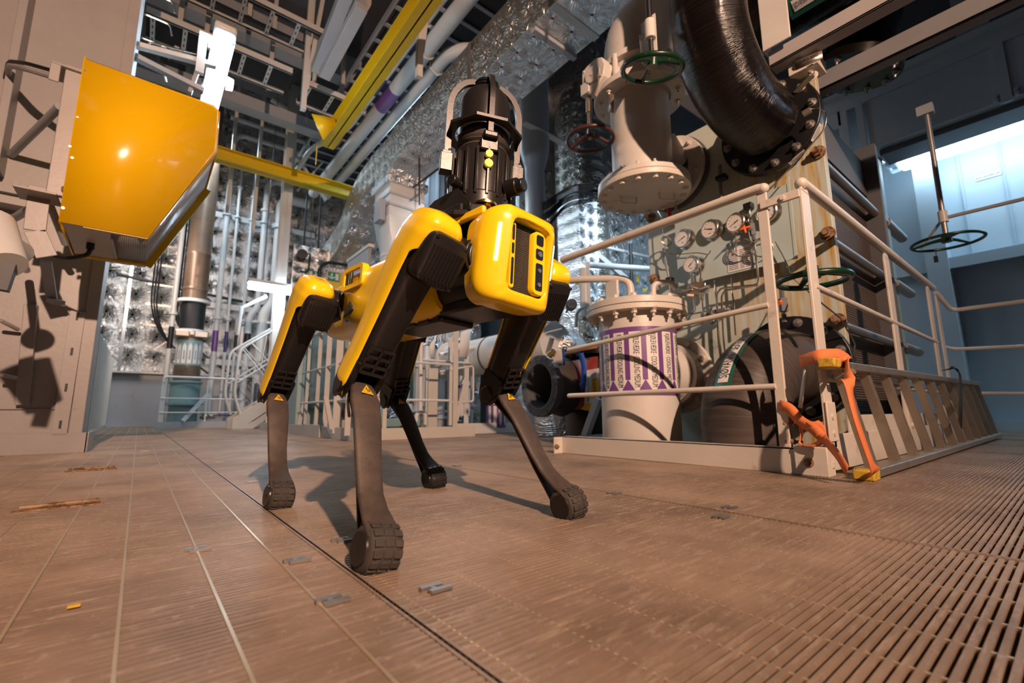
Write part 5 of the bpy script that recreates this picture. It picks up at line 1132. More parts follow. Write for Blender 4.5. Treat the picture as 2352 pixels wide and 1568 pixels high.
for k in range(10):
    a = 2 * PI * (k + .3) / 10; mb = MB(); mb.hexb(Vector((2.565, 1.565 + .205 * math.cos(a), .46 + .205 * math.sin(a))), (-1, 0, 0), .017, .02, stud=False); mb.build('nozzle_bolt', 'cream2', c)
# stickers wrapped on the vessel. u runs to the viewer's right, phi measured from direction of viewer
phi0 = math.atan2(-VC.y, -VC.x) 
def VP_(u_, z, lift=.0015):
    a = phi0 + u_; return VC + Vector((math.cos(a) * (VR + lift), math.sin(a) * (VR + lift), z))
mb = MB(); rows = []
ZB, ZT = .325, .705
NP = 36; us = [-1.45 + 2.95 * k / NP for k in range(NP + 1)]
mb.grid([[VP_(u_, z) for u_ in us] for z in (ZB, ZT)])
arw = .395; off = [-1.20 + arw * k * 1.0 for k in range(7)]
off = [-1.30, -.885, -.47, -.055, .36, .775, 1.19]
for oc_ in off:
    hw_ = .145; hh_ = .20; zs = ZT - .028; zh = ZB + .085; zp = ZB + .012
    n = 6; top = [VP_(oc_ - hw_ + 2 * hw_ * k / n, zs, .003) for k in range(n + 1)]; bot = [VP_(oc_ - hw_ + 2 * hw_ * k / n, zh, .003) for k in range(n + 1)]; mb.grid([bot, top], 1)
    hl = [VP_(oc_ - hh_ + 2 * hh_ * k / 8, zh, .003) for k in range(9)]; tip = [VP_(oc_ + (-hh_ + 2 * hh_ * k / 8) * .02, zp, .003) for k in range(9)]; mb.grid([tip, hl], 1)
vs, fs = textmesh('KJØLEVÆSKE · COOLING MEDIUM', .05, bold=0.0); mnx = min(v_[0] for v_ in vs); mxx = max(v_[0] for v_ in vs)
ln = ZT - ZB - .085; 
for oc_ in off:
    mb.add([VP_(oc_ + (v_[1] + .004) / VR * .90, ZT - .040 - (v_[0] - mnx) / (mxx - mnx) * ln, .0045) for v_ in vs], fs, 2)
st_ = mb.build('flow_stickers', ['purple', 'paper', 'ink'], c, smooth=False); st_['label'] = 'purple wrap with white down arrows reading KJØLEVÆSKE · COOLING MEDIUM'
# ---- black spool with open flange left of the vessel
c = thing('black_pipe_spool', 'black pipe piece with a wide open grooved flange facing left', 'pipe', (3.0, 3.2, 0))
oc_ = P(1237, 886, X=2.75); n_ = Vector((-1, .12, 0)).normalized()
mb = MB(); R1 = .275; R0 = .195
mb.lathe([(R0, -.28), (R0, .0), (R0 + .01, .004), (.215, .004), (.217, 0), (.225, 0), (.227, .004), (.237, .004), (.239, 0), (.247, 0), (.25, .003), (R1, 0), (R1, -.055), (.23, -.06), (.225, -.28), (.20, -.5)], oc_, n_, 56); mb.build('flange', 'darkgrey', c)
mb = MB(); bolts = []
u2, v2, _ = basis(n_)
for k in range(12): a = 2 * PI * k / 12; mb.cyl(oc_ + (u2 * math.cos(a) + v2 * math.sin(a)) * .258 + n_ * .004, oc_ + (u2 * math.cos(a) + v2 * math.sin(a)) * .258 + n_ * -.01, .011, seg=10)
mb.build('bolt_holes', 'ink', c)
mb = MB(); mb.lathe([(.225, -.10), (.24, -.14), (.27, -.25), (.24, -.34), (.235, -.6), (.0, -.6)], oc_, n_, 44); mb.build('spool_body', 'wrapmatt', c)
mb = MB(); q = oc_ + Vector((.75, -.05, .0)); mb.lathe([(.33, -1.0), (.33, .02), (.30, .18), (.24, .30)], (q.x, q.y, q.z), (0, 0, 1), 40); mb.build('vertical_body', 'black', c)
mb = MB(); mb.lathe([(.26, .30), (.40, .30), (.40, .36), (.0, .36)], q, (0, 0, 1), 48); mb.build('top_flange', 'wrapgloss', c)
mb = MB()
for k in range(3):
    a0_ = .55 + k * .32; rows = []
    rows = [[oc_ + n_ * h_ + (u2 * math.cos(a) + v2 * math.sin(a)) * (R1 + .002) for a in [a0_ + .26 * j / 5 for j in range(6)]] for h_ in (-.004, -.050)]
    # placed on upper right rim
    mb.grid(rows)
mb.build('paper_label', 'paper', c, solid=.001)
q = P(1385, 900, X=3.0)
mb = MB(); mb.add([P(1310, 830, X=3.0), P(1372, 818, X=3.0), P(1372, 940, X=3.0), P(1305, 940, X=3.0)], [(0, 1, 2, 3)]); tag(mb.build('red_bag', 'redwrap', solid=.02), 'dark red wrapping behind the blue sling left of the vessel', 'wrap')
mb = MB(); mb.add([P(1348, 850, X=2.96), P(1376, 845, X=2.96), P(1376, 935, X=2.96), P(1342, 930, X=2.96)], [(0, 1, 2, 3)]); mb.add([P(1360, 870, X=2.955), P(1374, 868, X=2.955), P(1374, 915, X=2.955), P(1358, 915, X=2.955)], [(0, 1, 2, 3)], 1)
mb.add([P(1346, 925, X=2.955), P(1372, 928, X=2.955), P(1370, 946, X=2.955), P(1334, 940, X=2.955)], [(0, 1, 2, 3)], 1)
text_on(mb, 'AF-Hassleder', .05, P(1350, 892, X=2.953), (0, 0, 1), (0, 1, 0), 2, w=.22); text_on(mb, '82QL4C010', .05, P(1366, 892, X=2.953), (0, 0, 1), (0, 1, 0), 2, w=.16)
tag(mb.build('shipping_label', ['paper', 'signyellow', 'ink'], smooth=False), 'white and yellow shipping label beside the purple stickers', 'label')
ribbon('blue_sling', [P(1322, 812, X=2.9), P(1332, 806, X=2.9), P(1342, 840, X=2.9), P(1340, 885, X=2.9), P(1332, 888, X=2.9)], .06, (Yv, Yv), 'bluetag', 'blue woven lifting sling hanging in front of the black pipe', 'sling')
ribbon('brown_strap', [P(1290, 815, X=2.88), P(1330, 803, X=2.88), P(1372, 795, X=2.88)], .03, (Zv, Zv), 'wood', 'brown strap laid across the top of the black pipe piece', 'strap')
mb = MB(); mb.add([P(1272, 808, X=2.7), P(1290, 800, X=2.7), P(1293, 836, X=2.7), P(1271, 830, X=2.7)], [(0, 1, 2, 3)]); mb.add([P(1290, 800, X=2.71), P(1296, 798, X=2.71), P(1298, 838, X=2.71), P(1282, 840, X=2.71)], [(0, 1, 2, 3)], 1); tag(mb.build('sling_tag', ['paper', 'bluetag'], smooth=False), 'white tag with blue edge tied above the open flange', 'tag')
c2_ = thing('ratchet', 'small brass coloured ratchet hook standing on the open flange', 'ratchet', tuple(P(1262, 800, X=2.65)))
mb = MB(); mb.bar(P(1258, 812, X=2.65), P(1268, 776, X=2.65), .03, .03); mb.build('handle', 'dullsteel', c2_); mb = MB(); mb.cyl(P(1262, 815, X=2.65), P(1272, 808, X=2.65), .03, seg=12); mb.build('drum', 'brass', c2_)
mb = MB(); mb.tube(fillet([P(1250, 815, X=2.65), P(1240, 785, X=2.66), P(1250, 765, X=2.68), P(1290, 755, X=2.7)], .06), .006, 6); tag(mb.build('loop_cable', 'cream'), 'thin pale loop of cord over the open flange', 'cord')
mb = MB(); mb.bar(P(1375, 915, X=2.7), P(1345, 1000, X=2.7), .05, .05); mb.box(2.68, 3.3, 2.0, 2.5, 0, .06); tag(mb.build('pipe_support', 'grey'), 'slanted grey steel support beside the vessel foot', 'support')
# ---- overhead frame right
def beam(p0, p1, h, w, lab, mat='cream', name='steel_beam', cat='beam', up=(0, 0, 1), t=.012, bev=.002):
    mb = MB(); mb.ibeam(p0, p1, h, w, t, up); return tag(mb.build(name, mat, bevel=bev), lab, cat)
def bbeam(p0, p1, w, h, lab, mat='cream', name='steel_beam', cat='beam', up=None):
    mb = MB(); mb.bar(p0, p1, w, h, up); return tag(mb.build(name, mat, bevel=.003), lab, cat)
# flat bar upper (1760,130)->(2070,0)
ya, yb_ = .92, -1.6
def ybar(px0, py0, px1, py1, X, hpx, mat, lab, dep=.10, name='steel_beam', y1=-2.0):
    a = P(px0, py0, X=X); b = P(px1, py1, X=X); d = (b - a); 
    z0 = (a.z + b.z) / 2 if abs(a.z - b.z) < .15 else None
    hh = abs(P(px0, py0 - hpx, X=X).z - a.z); mb = MB(); zz = z0 if z0 else a.z
    mb.box(X, X + .012, y1, a.y, zz - hh / 2, zz + hh / 2); mb.box(X, X + dep, y1, a.y, zz - hh / 2, zz - hh / 2 + .012); return tag(mb.build(name, mat, bevel=.002), lab, 'beam')
ybar(1765, 130, 1990, 22, 2.55, 34, 'colgrey', 'upper brown-lit angle bar crossing above the black elbow to the right', .09)
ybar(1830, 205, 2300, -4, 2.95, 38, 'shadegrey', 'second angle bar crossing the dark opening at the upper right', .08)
mb = MB(); a = P(1785, 120, X=2.50); mb.box(2.50, 2.512, a.y - .07, a.y + .07, 2.20, 4.0); mb.box(2.512, 2.60, a.y + .06, a.y + .07, 2.2, 4.0); tag(mb.build('hanger_post', 'cream', bevel=.003), 'vertical cream hanger plate right of the black elbow', 'post')
mb = MB(); mb.box(2.62, 2.76, .66, .80, 2.06, 2.13); mb.hexb((2.62, .74, 2.10), (-1, 0, 0), .02, .02); mb.hexb((2.66, .70, 2.02), (-1, 0, 0), .02, .02); tag(mb.build('frame_lug', 'cream2', bevel=.003), 'bolted lug on the top corner of the heat exchanger plate', 'bracket')
t = thing('tag_plate', 'small metal tag reading 50-FO-0002 on a bent stalk above the black flange', 'sign', tuple(P(1860, 145, X=2.35)))
a0_, a1_, a2_, a3_ = P(1827, 162, X=2.35), P(1890, 134, X=2.35), P(1888, 116, X=2.35), P(1826, 140, X=2.35)
mb = MB(); mb.add([a0_, a1_, a2_, a3_], [(0, 1, 2, 3)]); pl = mb.build('plate', 'alu', t, solid=.002); cm = (a0_ + a1_ + a2_ + a3_) / 4 
mb = MB(); uu = (a1_ - a0_).normalized(); vv = (a3_ - a0_).normalized(); nn_ = uu.cross(vv); nn_ = nn_ if nn_.dot(-cm) > 0 else -nn_
text_on(mb, '50-FO-0002', .022, cm + nn_ * .003 + vv * .006, uu, vv, 0, w=.085); text_on(mb, 'RESTRICTION ORIFICE', .01, cm + nn_ * .003 - vv * .011, uu, vv, 0, w=.07); mb.build('engraving', 'ink', t, smooth=False)
mb = MB(); mb.bar(P(1860, 150, X=2.36), P(1865, 172, X=2.36), .025, .004); mb.bar(P(1865, 172, X=2.36), P(1828, 212, X=2.42), .03, .006); mb.hexb(P(1862, 166, X=2.355), (-1, -.3, 0), .008, .01); mb.build('stalk', 'alu', t)
# large grey cable duct along the right
mb = MB(); XD = 6.4; z0, z1 = 3.27, 3.88
mb.box(XD, XD + .7, -3.4, 1.2, z0, z1); tag(mb.build('ventilation_duct', 'bluewall', bevel=.01), 'large grey blue sheet duct running along the right above the tube lamp', 'duct')
mb = MB(); mb.box(XD - .02, XD + .02, -3.4, 1.72, z1 + .0, z1 + .19); mb.box(XD - .14, XD + .02, -3.4, 1.72, z1 + .17, z1 + .19); tag(mb.build('steel_beam', 'bluewall', bevel=.003), 'grey channel beam directly on top of the sheet duct', 'beam')
mb = MB(); mb.box(XD - .04, XD + .0, 1.22, 1.29, z0 - .04, z1 + .0); mb.box(XD - .04, XD + .01, 1.44, 1.72, z0 + .42, z1); mb.box(XD - .04, XD + .01, 1.38, 1.47, z0 - .07, z1); mb.box(XD - .04, XD + .01, 1.25, 1.47, z0 - .07, z0); mb.hexb((XD - .04, 1.34, z0 - .03), (-1, 0, 0), .025, .03); tag(mb.build('duct_hanger', 'bluewall', bevel=.003), 'welded hanger plate at the near end of the sheet duct', 'bracket')
mb = MB(); q = P(2312, 225, X=XD); mb.box(XD - .03, XD, q.y - .04, q.y + .04, z0 - .03, z1)
for dz in (0, .045):
    for dy in (-.07, .07): mb.hexb((XD - .01, q.y + dy, z0 + .02 + dz), (-1, 0, 0), .018, .03)
tag(mb.build('duct_joint', 'bluewall'), 'bolted flange joint strap on the sheet duct at the right', 'flange')
mb = MB(); mb.box(6.55, 6.9, -3.4, 1.14, 3.22, 3.255); mb.box(6.48, 6.54, -3.4, 1.14, 3.19, 3.255); tag(mb.build('cable_tray', 'darkgrey'), 'dark cable tray under the sheet duct', 'tray')
mb = MB(); mb.box(3.6, 4.9, 2.1, 2.2, 2.2, 5.6); mb.box(7.3, 7.35, -3.4, 2.6, 4.4, 8.2); mb.box(3.0, 7.3, -3.4, 2.6, 5.6, 5.65); struct(mb.build('wall_right.001', 'darkgrey'))
for k, yy in enumerate((-1.0, .14)):
    mb = MB(); mb.box(7.0, 7.06, yy, yy + .27, 4.1, 5.58); tag(mb.build('stiffener', 'grey'), ['grey upright plate in the dark opening at the far top right', 'grey upright plate in the dark opening right of the hanging spindle top'][k], 'post')
# long fluorescent lamp right
c = thing('fluorescent_lamp', 'long bright twin tube lamp running along the blue wall at the right', 'lamp', (7.1, .3, 3.3))
mb = MB(); mb.box(7.0, 7.28, -3.4, 1.18, 3.40, 3.50); mb.box(7.28, 7.6, .3, .34, 3.42, 3.48); mb.build('housing', 'bluewall', c, bevel=.006)
mb = MB(); mb.box(6.92, 7.30, -3.4, 1.08, 3.24, 3.40); mb.build('diffuser', 'fluo2', c, bevel=.03)
mb = MB(); mb.box(6.92, 7.30, 1.08, 1.20, 3.25, 3.40); mb.build('end_cap', 'clear', c, bevel=.03)
mb = MB(); q = P(2012, 375, X=5.0); mb.cyl(q, q + Vector((.05, -.02, 0)), .055, .04, 20); tag(mb.build('mirror_lens', 'steel'), 'small round chrome fitting left of the long tube lamp', 'fitting')
mb = MB(); mb.box(4.3, 4.42, 1.0, 1.02, 2.0, 2.5); mb.box(4.9, 4.98, .93, 1.1, 0, 2.5); tag(mb.build('column', 'teal', bevel=.003), 'blue lit upright behind the heat exchanger', 'column')
# right hanging handwheel
c = thing('green_handwheel', 'thin dark green handwheel hanging on a long spindle before the blue wall', 'handwheel', tuple(P(2105, 550, X=4.6)))
hc = P(2175, 555, X=4.2); handwheel(hc, (0, 0, 1), .185, .010, 'green', c, 3, 1.0, dish=.02)
tp_ = P(2135, 312, X=4.2); mb = MB(); mb.tube([hc + Vector((0, 0, .02)), Vector((hc.x, hc.y, 2.36))], .016, 14); mb.build('spindle', 'dullsteel', c)
mb = MB(); mb.cyl(hc + Vector((0, 0, .14)), hc + Vector((0, 0, .22)), .026, seg=16); mb.build('bearing', 'white', c)
mb = MB(); mb.tube([hc + Vector((0, 0, .17)), hc + Vector((0.02, -1.2, .17))], .012, 10); mb.bar(hc + Vector((0, .0, .17)), hc + Vector((.1, .15, .02)), .02, .006); mb.build('support_arm', 'grey', c)
mb = MB(); mb.box(hc.x - .03, hc.x + .03, hc.y - .04, hc.y + .05, 2.33, 2.40); mb.build('upper_bracket', 'grey', c)
mb = MB(); mb.tube([P(2150, 570, X=4.6), P(2150, 590, X=4.6)], .003, 5); mb.box(P(2150, 595, X=4.6).x - .01, P(2150, 595, X=4.6).x + .01, P(2150, 595, X=4.6).y - .012, P(2150, 595, X=4.6).y + .012, P(2150, 602, X=4.6).z, P(2150, 588, X=4.6).z); mb.build('tag', 'ink', c)
# dark big pipes above at the top right
c = thing('seawater_pipe', 'dark overhead pipe with green and white arrow stickers at the top', 'pipe', (3.2, .9, 3.1))
pc = P(1850, 30, X=3.1); mb = MB(); mb.tube([Vector((3.0, -2.0, pc.z + .12)), Vector((3.0, 1.15, pc.z + .12))], .26, 36, uvs=True); mb.build('pipe', 'wrapgloss', c)
def ov(y, a, lift): cz = pc.z + .12; return Vector((3.0 - math.cos(a) * (.26 + lift), y, cz - math.sin(a) * (.26 + lift)))
yq = P(1862, 40, X=2.8).y
mb = MB(); mb.grid([[ov(yq - .13 + .26 * j / 2, a, .003) for j in range(3)] for a in [-.2 + 1.5 * k / 12 for k in range(13)]][::-1])
for k in range(3):
    a_ = .05 + k * .42; mb.grid([[ov(yq + .10 - .16 * j / 3, a, .006) for j in range(4)] for a in [a_ + .26 * i / 3 for i in range(4)]][::-1], 1); m_ = a_ + .13
    mb.add([ov(yq - .06, a_ - .04, .006), ov(yq - .06, a_ + .30, .006), ov(yq - .11, m_, .006)], [(0, 1, 2)], 1)
    vs, fs = textmesh('SJØVANN · SEAWATER', .05); mnx = min(v_[0] for v_ in vs); mxx = max(v_[0] for v_ in vs)
    mb.add([ov(yq + .095 - .17 * (v_[0] - mnx) / (mxx - mnx), m_ + v_[1] / .26 * -.9, .008) for v_ in vs], fs, 2)
mb.build('flow_stickers', ['sgreen', 'paper', 'ink'], c, smooth=False)
c = thing('flanged_pipe', 'dark flanged pipe seen in the shade behind the angle bars', 'pipe', (3.6, .7, 2.6))
q = P(1960, 170, X=3.6); mb = MB(); mb.lathe([(.0, 0), (.27, 0), (.27, .06), (.2, .06), (.2, .7)], q, (0, -.3, 1), 44); mb.build('flange', 'wrapgloss', c)
mb = MB(); bolts_ring(mb, q, (0, .3, -1), .235, 12, .016, .02, .1); split_build(mb, 'flange_bolt', 'dullsteel', c, tol=.03, smooth=False)
# ================================================================== OVERHEAD AND LEFT BACKGROUND
def rduct(path, wx0, wx1, h, name, mats, parent, wob=0.004):
    """rectangular duct swept in a vertical plane; path = (y, z) of its centre line"""
    mb = MB(); rows = []
    n = len(path)
    for i, (y, z) in enumerate(path):
        a = path[max(i - 1, 0)]; b = path[min(i + 1, n - 1)]; t = Vector((0, b[0] - a[0], b[1] - a[1])).normalized(); nn = Vector((0, -t.z, t.y)); c_ = Vector((0, y, z))
        rows.append([c_ + nn * h / 2 + Vector((wx0, 0, 0)), c_ + nn * h / 2 + Vector((wx1, 0, 0)), c_ - nn * h / 2 + Vector((wx1, 0, 0)), c_ - nn * h / 2 + Vector((wx0, 0, 0))])
    vs = [p for r in rows for p in r]; fs = []; mi = []
    for i in range(n - 1):
        t = Vector((0, path[i + 1][0] - path[i][0], path[i + 1][1] - path[i][1])); vert = abs(t.z) > abs(t.y)
        for k in range(4):
            fs.append((i * 4 + k, i * 4 + (k + 1) % 4, (i + 1) * 4 + (k + 1) % 4, (i + 1) * 4 + k)); mi.append(0 if k in (1, 3) else (2 if vert else 1))
    fs += [(3, 2, 1, 0), tuple((n - 1) * 4 + k for k in range(4))]; mi += [2, 2]
    mb.v += [tuple(p) for p in vs]; mb.f += fs; mb.mi += mi
    return mb.build(name, mats, parent, smooth=False)
def denseline(y0, z0, y1, z1, n): return [(y0 + (y1 - y0) * i / n, z0 + (z1 - z0) * i / n) for i in range(n)]
FM = ['foil_yz', 'foil_xy', 'foil_xz2']
c = thing('insulated_duct', 'big foil wrapped rectangular air duct running overhead and turning down behind the robot', 'duct', (2.66, 3, 3.6))
path = denseline(-.6, 3.87, 5.46, 3.87, 12) + [(5.46 + .42 * math.sin(t), 3.87 - .42 * (1 - math.cos(t))) for t in [PI / 2 * k / 10 for k in range(11)]] + [(5.88, 3.40)]
rduct(path, 2.38, 2.93, .52, 'duct', FM, c)
mb = MB()
for y in (1.1, 2.35, 3.6): mb.box(2.372, 2.94, y, y + .07, 3.602, 3.608); mb.box(2.372, 2.378, y, y + .07, 3.61, 4.13)
split_build(mb, 'tape_band', 'tape', c, tol=.9, smooth=False)
mb = MB(); mb.box(2.40, 2.93, 2.62, 2.67, 3.56, 3.60); mb.build('support_angle', 'grey', c)
mb = MB(); mb.box(2.35, 2.965, 5.57, 6.19, 3.38, 3.50); mb.build('joint_collar', 'foil_xz2', c, bevel=.02)
path = [(5.3, 3.87), (6.3, 3.87), (6.8, 3.80), (7.2, 3.62), (7.5, 3.36), (7.8, 3.22), (8.4, 3.1), (8.8, 2.98), (9.2, 2.7), (9.45, 2.3), (9.5, 1.7), (9.5, 0)]
rduct(path, 2.39, 2.92, .46, 'far_duct', FM, c)
c = thing('sheet_metal_duct', 'bare cream sheet metal duct with riveted joints below the foil elbow', 'duct', (2.66, 5.9, 2.3))
mb = MB(); mb.box(2.40, 2.93, 5.62, 6.14, 2.92, 3.42); mb.build('box_section', 'cream', c, bevel=.004)
mb = MB(); mb.box(2.385, 2.945, 5.605, 6.155, 3.06, 3.09); mb.box(2.385, 2.945, 5.605, 6.155, 3.22, 3.25); mb.build('joint_flange', 'grey', c)
mb = MB(); sq = [(2.40, 5.62), (2.93, 5.62), (2.93, 6.14), (2.40, 6.14)]
r0_ = []; r1_ = []
for k in range(32):
    a = 2 * PI * k / 32 - 3 * PI / 4; cx_, cy_ = math.cos(a), math.sin(a); m_ = max(abs(cx_), abs(cy_)); r0_.append(Vector((2.665 + .265 * cx_ / m_, 5.88 + .26 * cy_ / m_, 2.92))); r1_.append(Vector((2.665 + .24 * cx_, 5.88 + .24 * cy_, 2.45)))
r2_ = [p_ + Vector((0, 0, -.03)) for p_ in r1_]; mb.loft([r0_, r1_, r2_]); mb.build('transition', 'white', c)
mb = MB(); mb.lathe([(.24, 2.43), (.25, 2.41), (.25, 2.39), (.235, 2.37), (.235, 1.9), (.245, 1.88), (.245, 1.86), (.235, 1.84), (.235, 1.1)], (2.665, 5.88, 0), (0, 0, 1), 36); mb.build('round_section', 'white', c)
mb = MB(); mb.box(2.30, 2.38, 5.7, 5.9, 2.85, 3.15); mb.build('damper_box', 'grey', c)
# grey riser pipe with reducer
c = thing('riser_pipe', 'tall plain grey riser pipe standing behind the robot mast', 'pipe', (3.95, 4.37, 0))
rx, ry = 3.95, 4.37
mb = MB(); mb.lathe([(.138, -.3), (.138, 3.55), (.145, 3.60), (.20, 3.80), (.21, 3.95), (.21, 8.3)], (rx, ry, 0), (0, 0, 1), 40); mb.build('pipe', 'grey', c)
mb = MB(); q = P(1210, 280, Y=4.2); mb.bar(P(1203, 282, Y=4.2), P(1335, 350, Y=4.2), .10, .02, up=(0, 0, 1)); 
tag(mb.build('angle_bracket', 'cream', bevel=.003), 'slanted cream angle bar from the riser pipe towards the maroon handwheel', 'bracket')
fq = P(1330, 300, Y=5.2)
c = thing('insulated_vessel', 'dark foil clad round tank between the riser pipe and the filter', 'tank', (fq.x, fq.y, 0))
mb = MB(); mb.lathe([(.46, -.2), (.46, 5.3), (.44, 5.6), (.34, 6.0), (.1, 6.3), (.001, 6.35)], (fq.x, fq.y, 0), (0, 0, 1), 40); mb.build('cladding', 'foil_yz', c)
mb = MB(); q = P(1340, 420, Y=4.35); mb.box(q.x - .12, q.x + .30, 4.35, 4.8, 1.0, 3.6); mb.build('foil_box', ['foil_xz2'], c, smooth=False)
for j, (dy, w_) in enumerate(((0, 6), (26, 5), (54, 3))):
    for k in range(w_):
        o = k * 3.4; mb = MB(); pts = [P(1248, 466 + dy + o, Y=4.2), P(1262, 458 + dy + o, Y=4.2), P(1292, 437 + dy * .7 + o, Y=4.15), P(1315, 425 + dy * .7 + o, Y=4.1), P(1372, 421 + dy * .6 + o, Y=4.0), P(1420, 424 + dy * .6 + o, Y=4.0)]
        mb.tube(fillet(pts, .1), .0085, 6)
        if k == 0: cb = thing('cable_bundle', ['upper bundle of black cables curving behind the filter flange', 'middle bundle of black cables below the thickest one behind the filter', 'lowest thin pair of black cables behind the filter'][j], 'cable', tuple(pts[0]))
        mb.build('cable', 'cable', cb)
# ---- overhead pipes along Y
def pipe(pts, r, lab, mat='white', rad=.2, seg=16, name='pipe', cat='pipe', group=None, collars=()):
    t = thing(name, lab, cat, tuple(pts[0]), group) if collars else None
    mb = MB(); mb.tube(fillet(pts, rad, 8), r, seg)
    if t is None: return tag(mb.build(name, mat), lab, cat, group)
    mb.build('tube', mat, t)
    for (p_, d) in collars:
        mb = MB(); mb.torus(p_, d, r + .012, .012, 24, 8); mb.build('clamp_ring', 'white', t)
    return t
pipe([(2.42, -.5, 4.8), (2.42, 9.6, 4.8)], .10, 'thick white overhead pipe with a purple band, right of the long yellow beam', 'white', collars=[((2.42, 4.7, 4.8), (0, 1, 0)), ((2.42, 3.0, 4.8), (0, 1, 0))])
mb = MB(); mb.tube([(2.42, 5.6, 4.8), (2.42, 6.1, 4.8)], .1015, 20); tag(mb.build('pipe_marker', 'purple'), 'purple marker band round the thick overhead pipe', 'sticker')
pipe([(2.20, -.5, 4.78), (2.20, 6.9, 4.78), (1.9, 7.9, 4.78), (1.9, 9.5, 4.78)], .045, 'thin white overhead pipe beside the long yellow beam', 'white', collars=[((2.20, 4.3, 4.78), (0, 1, 0)), ((2.20, 6.3, 4.78), (0, 1, 0))])
mb = MB(); mb.tube([(2.20, 5.45, 4.78), (2.20, 5.85, 4.78)], .047, 16); tag(mb.build('pipe_marker', 'indigo'), 'dark blue marker band round the thin overhead pipe', 'sticker')
pipe([(2.68, 9.6, 4.82), (2.68, 4.4, 4.82), (3.6, 4.15, 4.82)], .085, 'white overhead pipe turning right in an elbow above the foil duct', 'white', rad=.35, collars=[((2.68, 4.9, 4.82), (0, 1, 0))])
mb = MB()
mb.box(1.95, 1.98, -.5, 10, 5.15, 5.23); mb.box(3.25, 3.28, -.5, 10, 5.15, 5.23); ct = thing('cable_ladder', 'long cable ladder running above the overhead pipes away from the viewer', 'cable ladder', (2.6, 3, 5.1)); mb.build('side_rails', 'grey', ct)
for k in range(30):
    mb = MB(); mb.box(1.98, 3.25, .2 + k * .32, .25 + k * .32, 5.16, 5.18); mb.build('rung', 'grey', ct)
mb = MB(); mb.box(2.05, 3.2, -.5, 10, 5.19, 5.23); mb.build('cables', 'cable', ct)
# cable ladders along X
def xladder(x0, x1, y0, y1, z, lab, pitch_=.29, cab=True):
    t = thing('cable_ladder', lab, 'cable ladder', (x0, y0, z)); 
    for y in (y0, y1):
        mb = MB(); mb.box(x0, x1, y - .012, y + .012, z, z + .075); mb.box(x0, x1, y - .02, y + .02, z, z + .008); mb.build('side_rail', 'cream', t)
    k = 0; x = x0 + .06
    while x < x1:
        mb = MB(); mb.box(x - .022, x + .022, y0, y1, z + .004, z + .022)
        for q in range(4): yy = y0 + (y1 - y0) * (q + .6) / 4.4; mb.box(x - .006, x + .006, yy, yy + .05, z + .0025, z + .005, 1)
        mb.build('rung', ['cream', 'ink'], t); x += pitch_
    if cab:
        mb = MB(); n = 12
        for k in range(n): yy = y0 + (y1 - y0) * (.1 + .8 * k / (n - 1)); mb.cyl((x0, yy, z + .04), (x1, yy, z + .04), .018, seg=8)
        cb = mb.build('cables', 'cable', t); cb['kind'] = 'stuff'
    return t
xladder(-.12, 1.62, 5.50, 5.98, 5.0, 'upper cable ladder at the top left above the tube lamp', cab=False)
mb = MB(); mb.box(-.12, 1.62, 5.52, 5.60, 5.03, 5.06); mb.box(-.12, 1.62, 5.85, 5.95, 5.03, 5.06); tag(mb.build('flat_cables', 'cable'), 'two flat dark cable runs lying on the upper cable ladder', 'cable')
xladder(-.34, 1.12, 5.80, 6.27, 4.5, 'lower cable ladder packed with dark cables behind the tube lamp')
xladder(1.28, 2.05, 5.78, 6.25, 4.42, 'short lower cable ladder section left of the long yellow beam')
# hangers
NTH = ['first', 'second', 'third', 'fourth', 'fifth', 'sixth', 'seventh', 'eighth', 'ninth', 'tenth']
def rod(x, y, z0, z1, lab, w=.05, mat='cream'): 
    mb = MB(); mb.box(x - w / 2, x + w / 2, y - .01, y + .01, z0, z1); mb.box(x - w / 2, x - w / 2 + .008, y, y + .04, z0, z1); return tag(mb.build('hanger', mat), lab, 'hanger', 'ladder hangers')
for i, (x, y, z0, z1) in enumerate(sorted(((-.05, 6.2, 4.5, 8), (.22, 6.3, 4.55, 8), (.95, 6.3, 4.5, 8), (1.5, 6.3, 4.45, 8), (.62, 6.0, 5.0, 8), (1.35, 6.0, 5, 8), (1.9, 6.3, 4.45, 8), (.35, 8.7, 3.6, 8), (.85, 8.7, 3.6, 8), (1.25, 8.7, 3.4, 8)))):
    rod(x, y, z0, z1, 'slotted cream hanger strip at the cable ladders, %s from the left' % NTH[i])
# big flange boxes and grey plates around ladders
for i, (x0_, x1_, y_, z0_, z1_) in enumerate(((-1.2, 2.3, 6.7, 5.4, 5.9), (-1.2, 2.3, 7.6, 4.9, 5.15))):
    mb = MB(); mb.box(x0_, x1_, y_, y_ + .03, z0_, z1_); mb.box(x0_, x1_, y_ - .12, y_ + .12, z0_ - .01, z0_); tag(mb.build('deck_girder', 'grey', bevel=.004), ['deep grey deck girder above the cable ladders', 'shallower grey girder behind the tube lamp'][i], 'beam')
mb = MB(); mb.box(-1.5, 5, 5.0, 7.4, 5.95, 6.0); mb.box(-1.5, 2.3, 7.6, 9.2, 6.3, 6.35); tag(mb.build('deck_plate', 'darkgrey'), 'dark steel deck plating over the upper left', 'panel')
c = thing('fluorescent_lamp', 'bright white tube lamp mounted on arms from the left column', 'lamp', (.3, 4.5, 3.3))
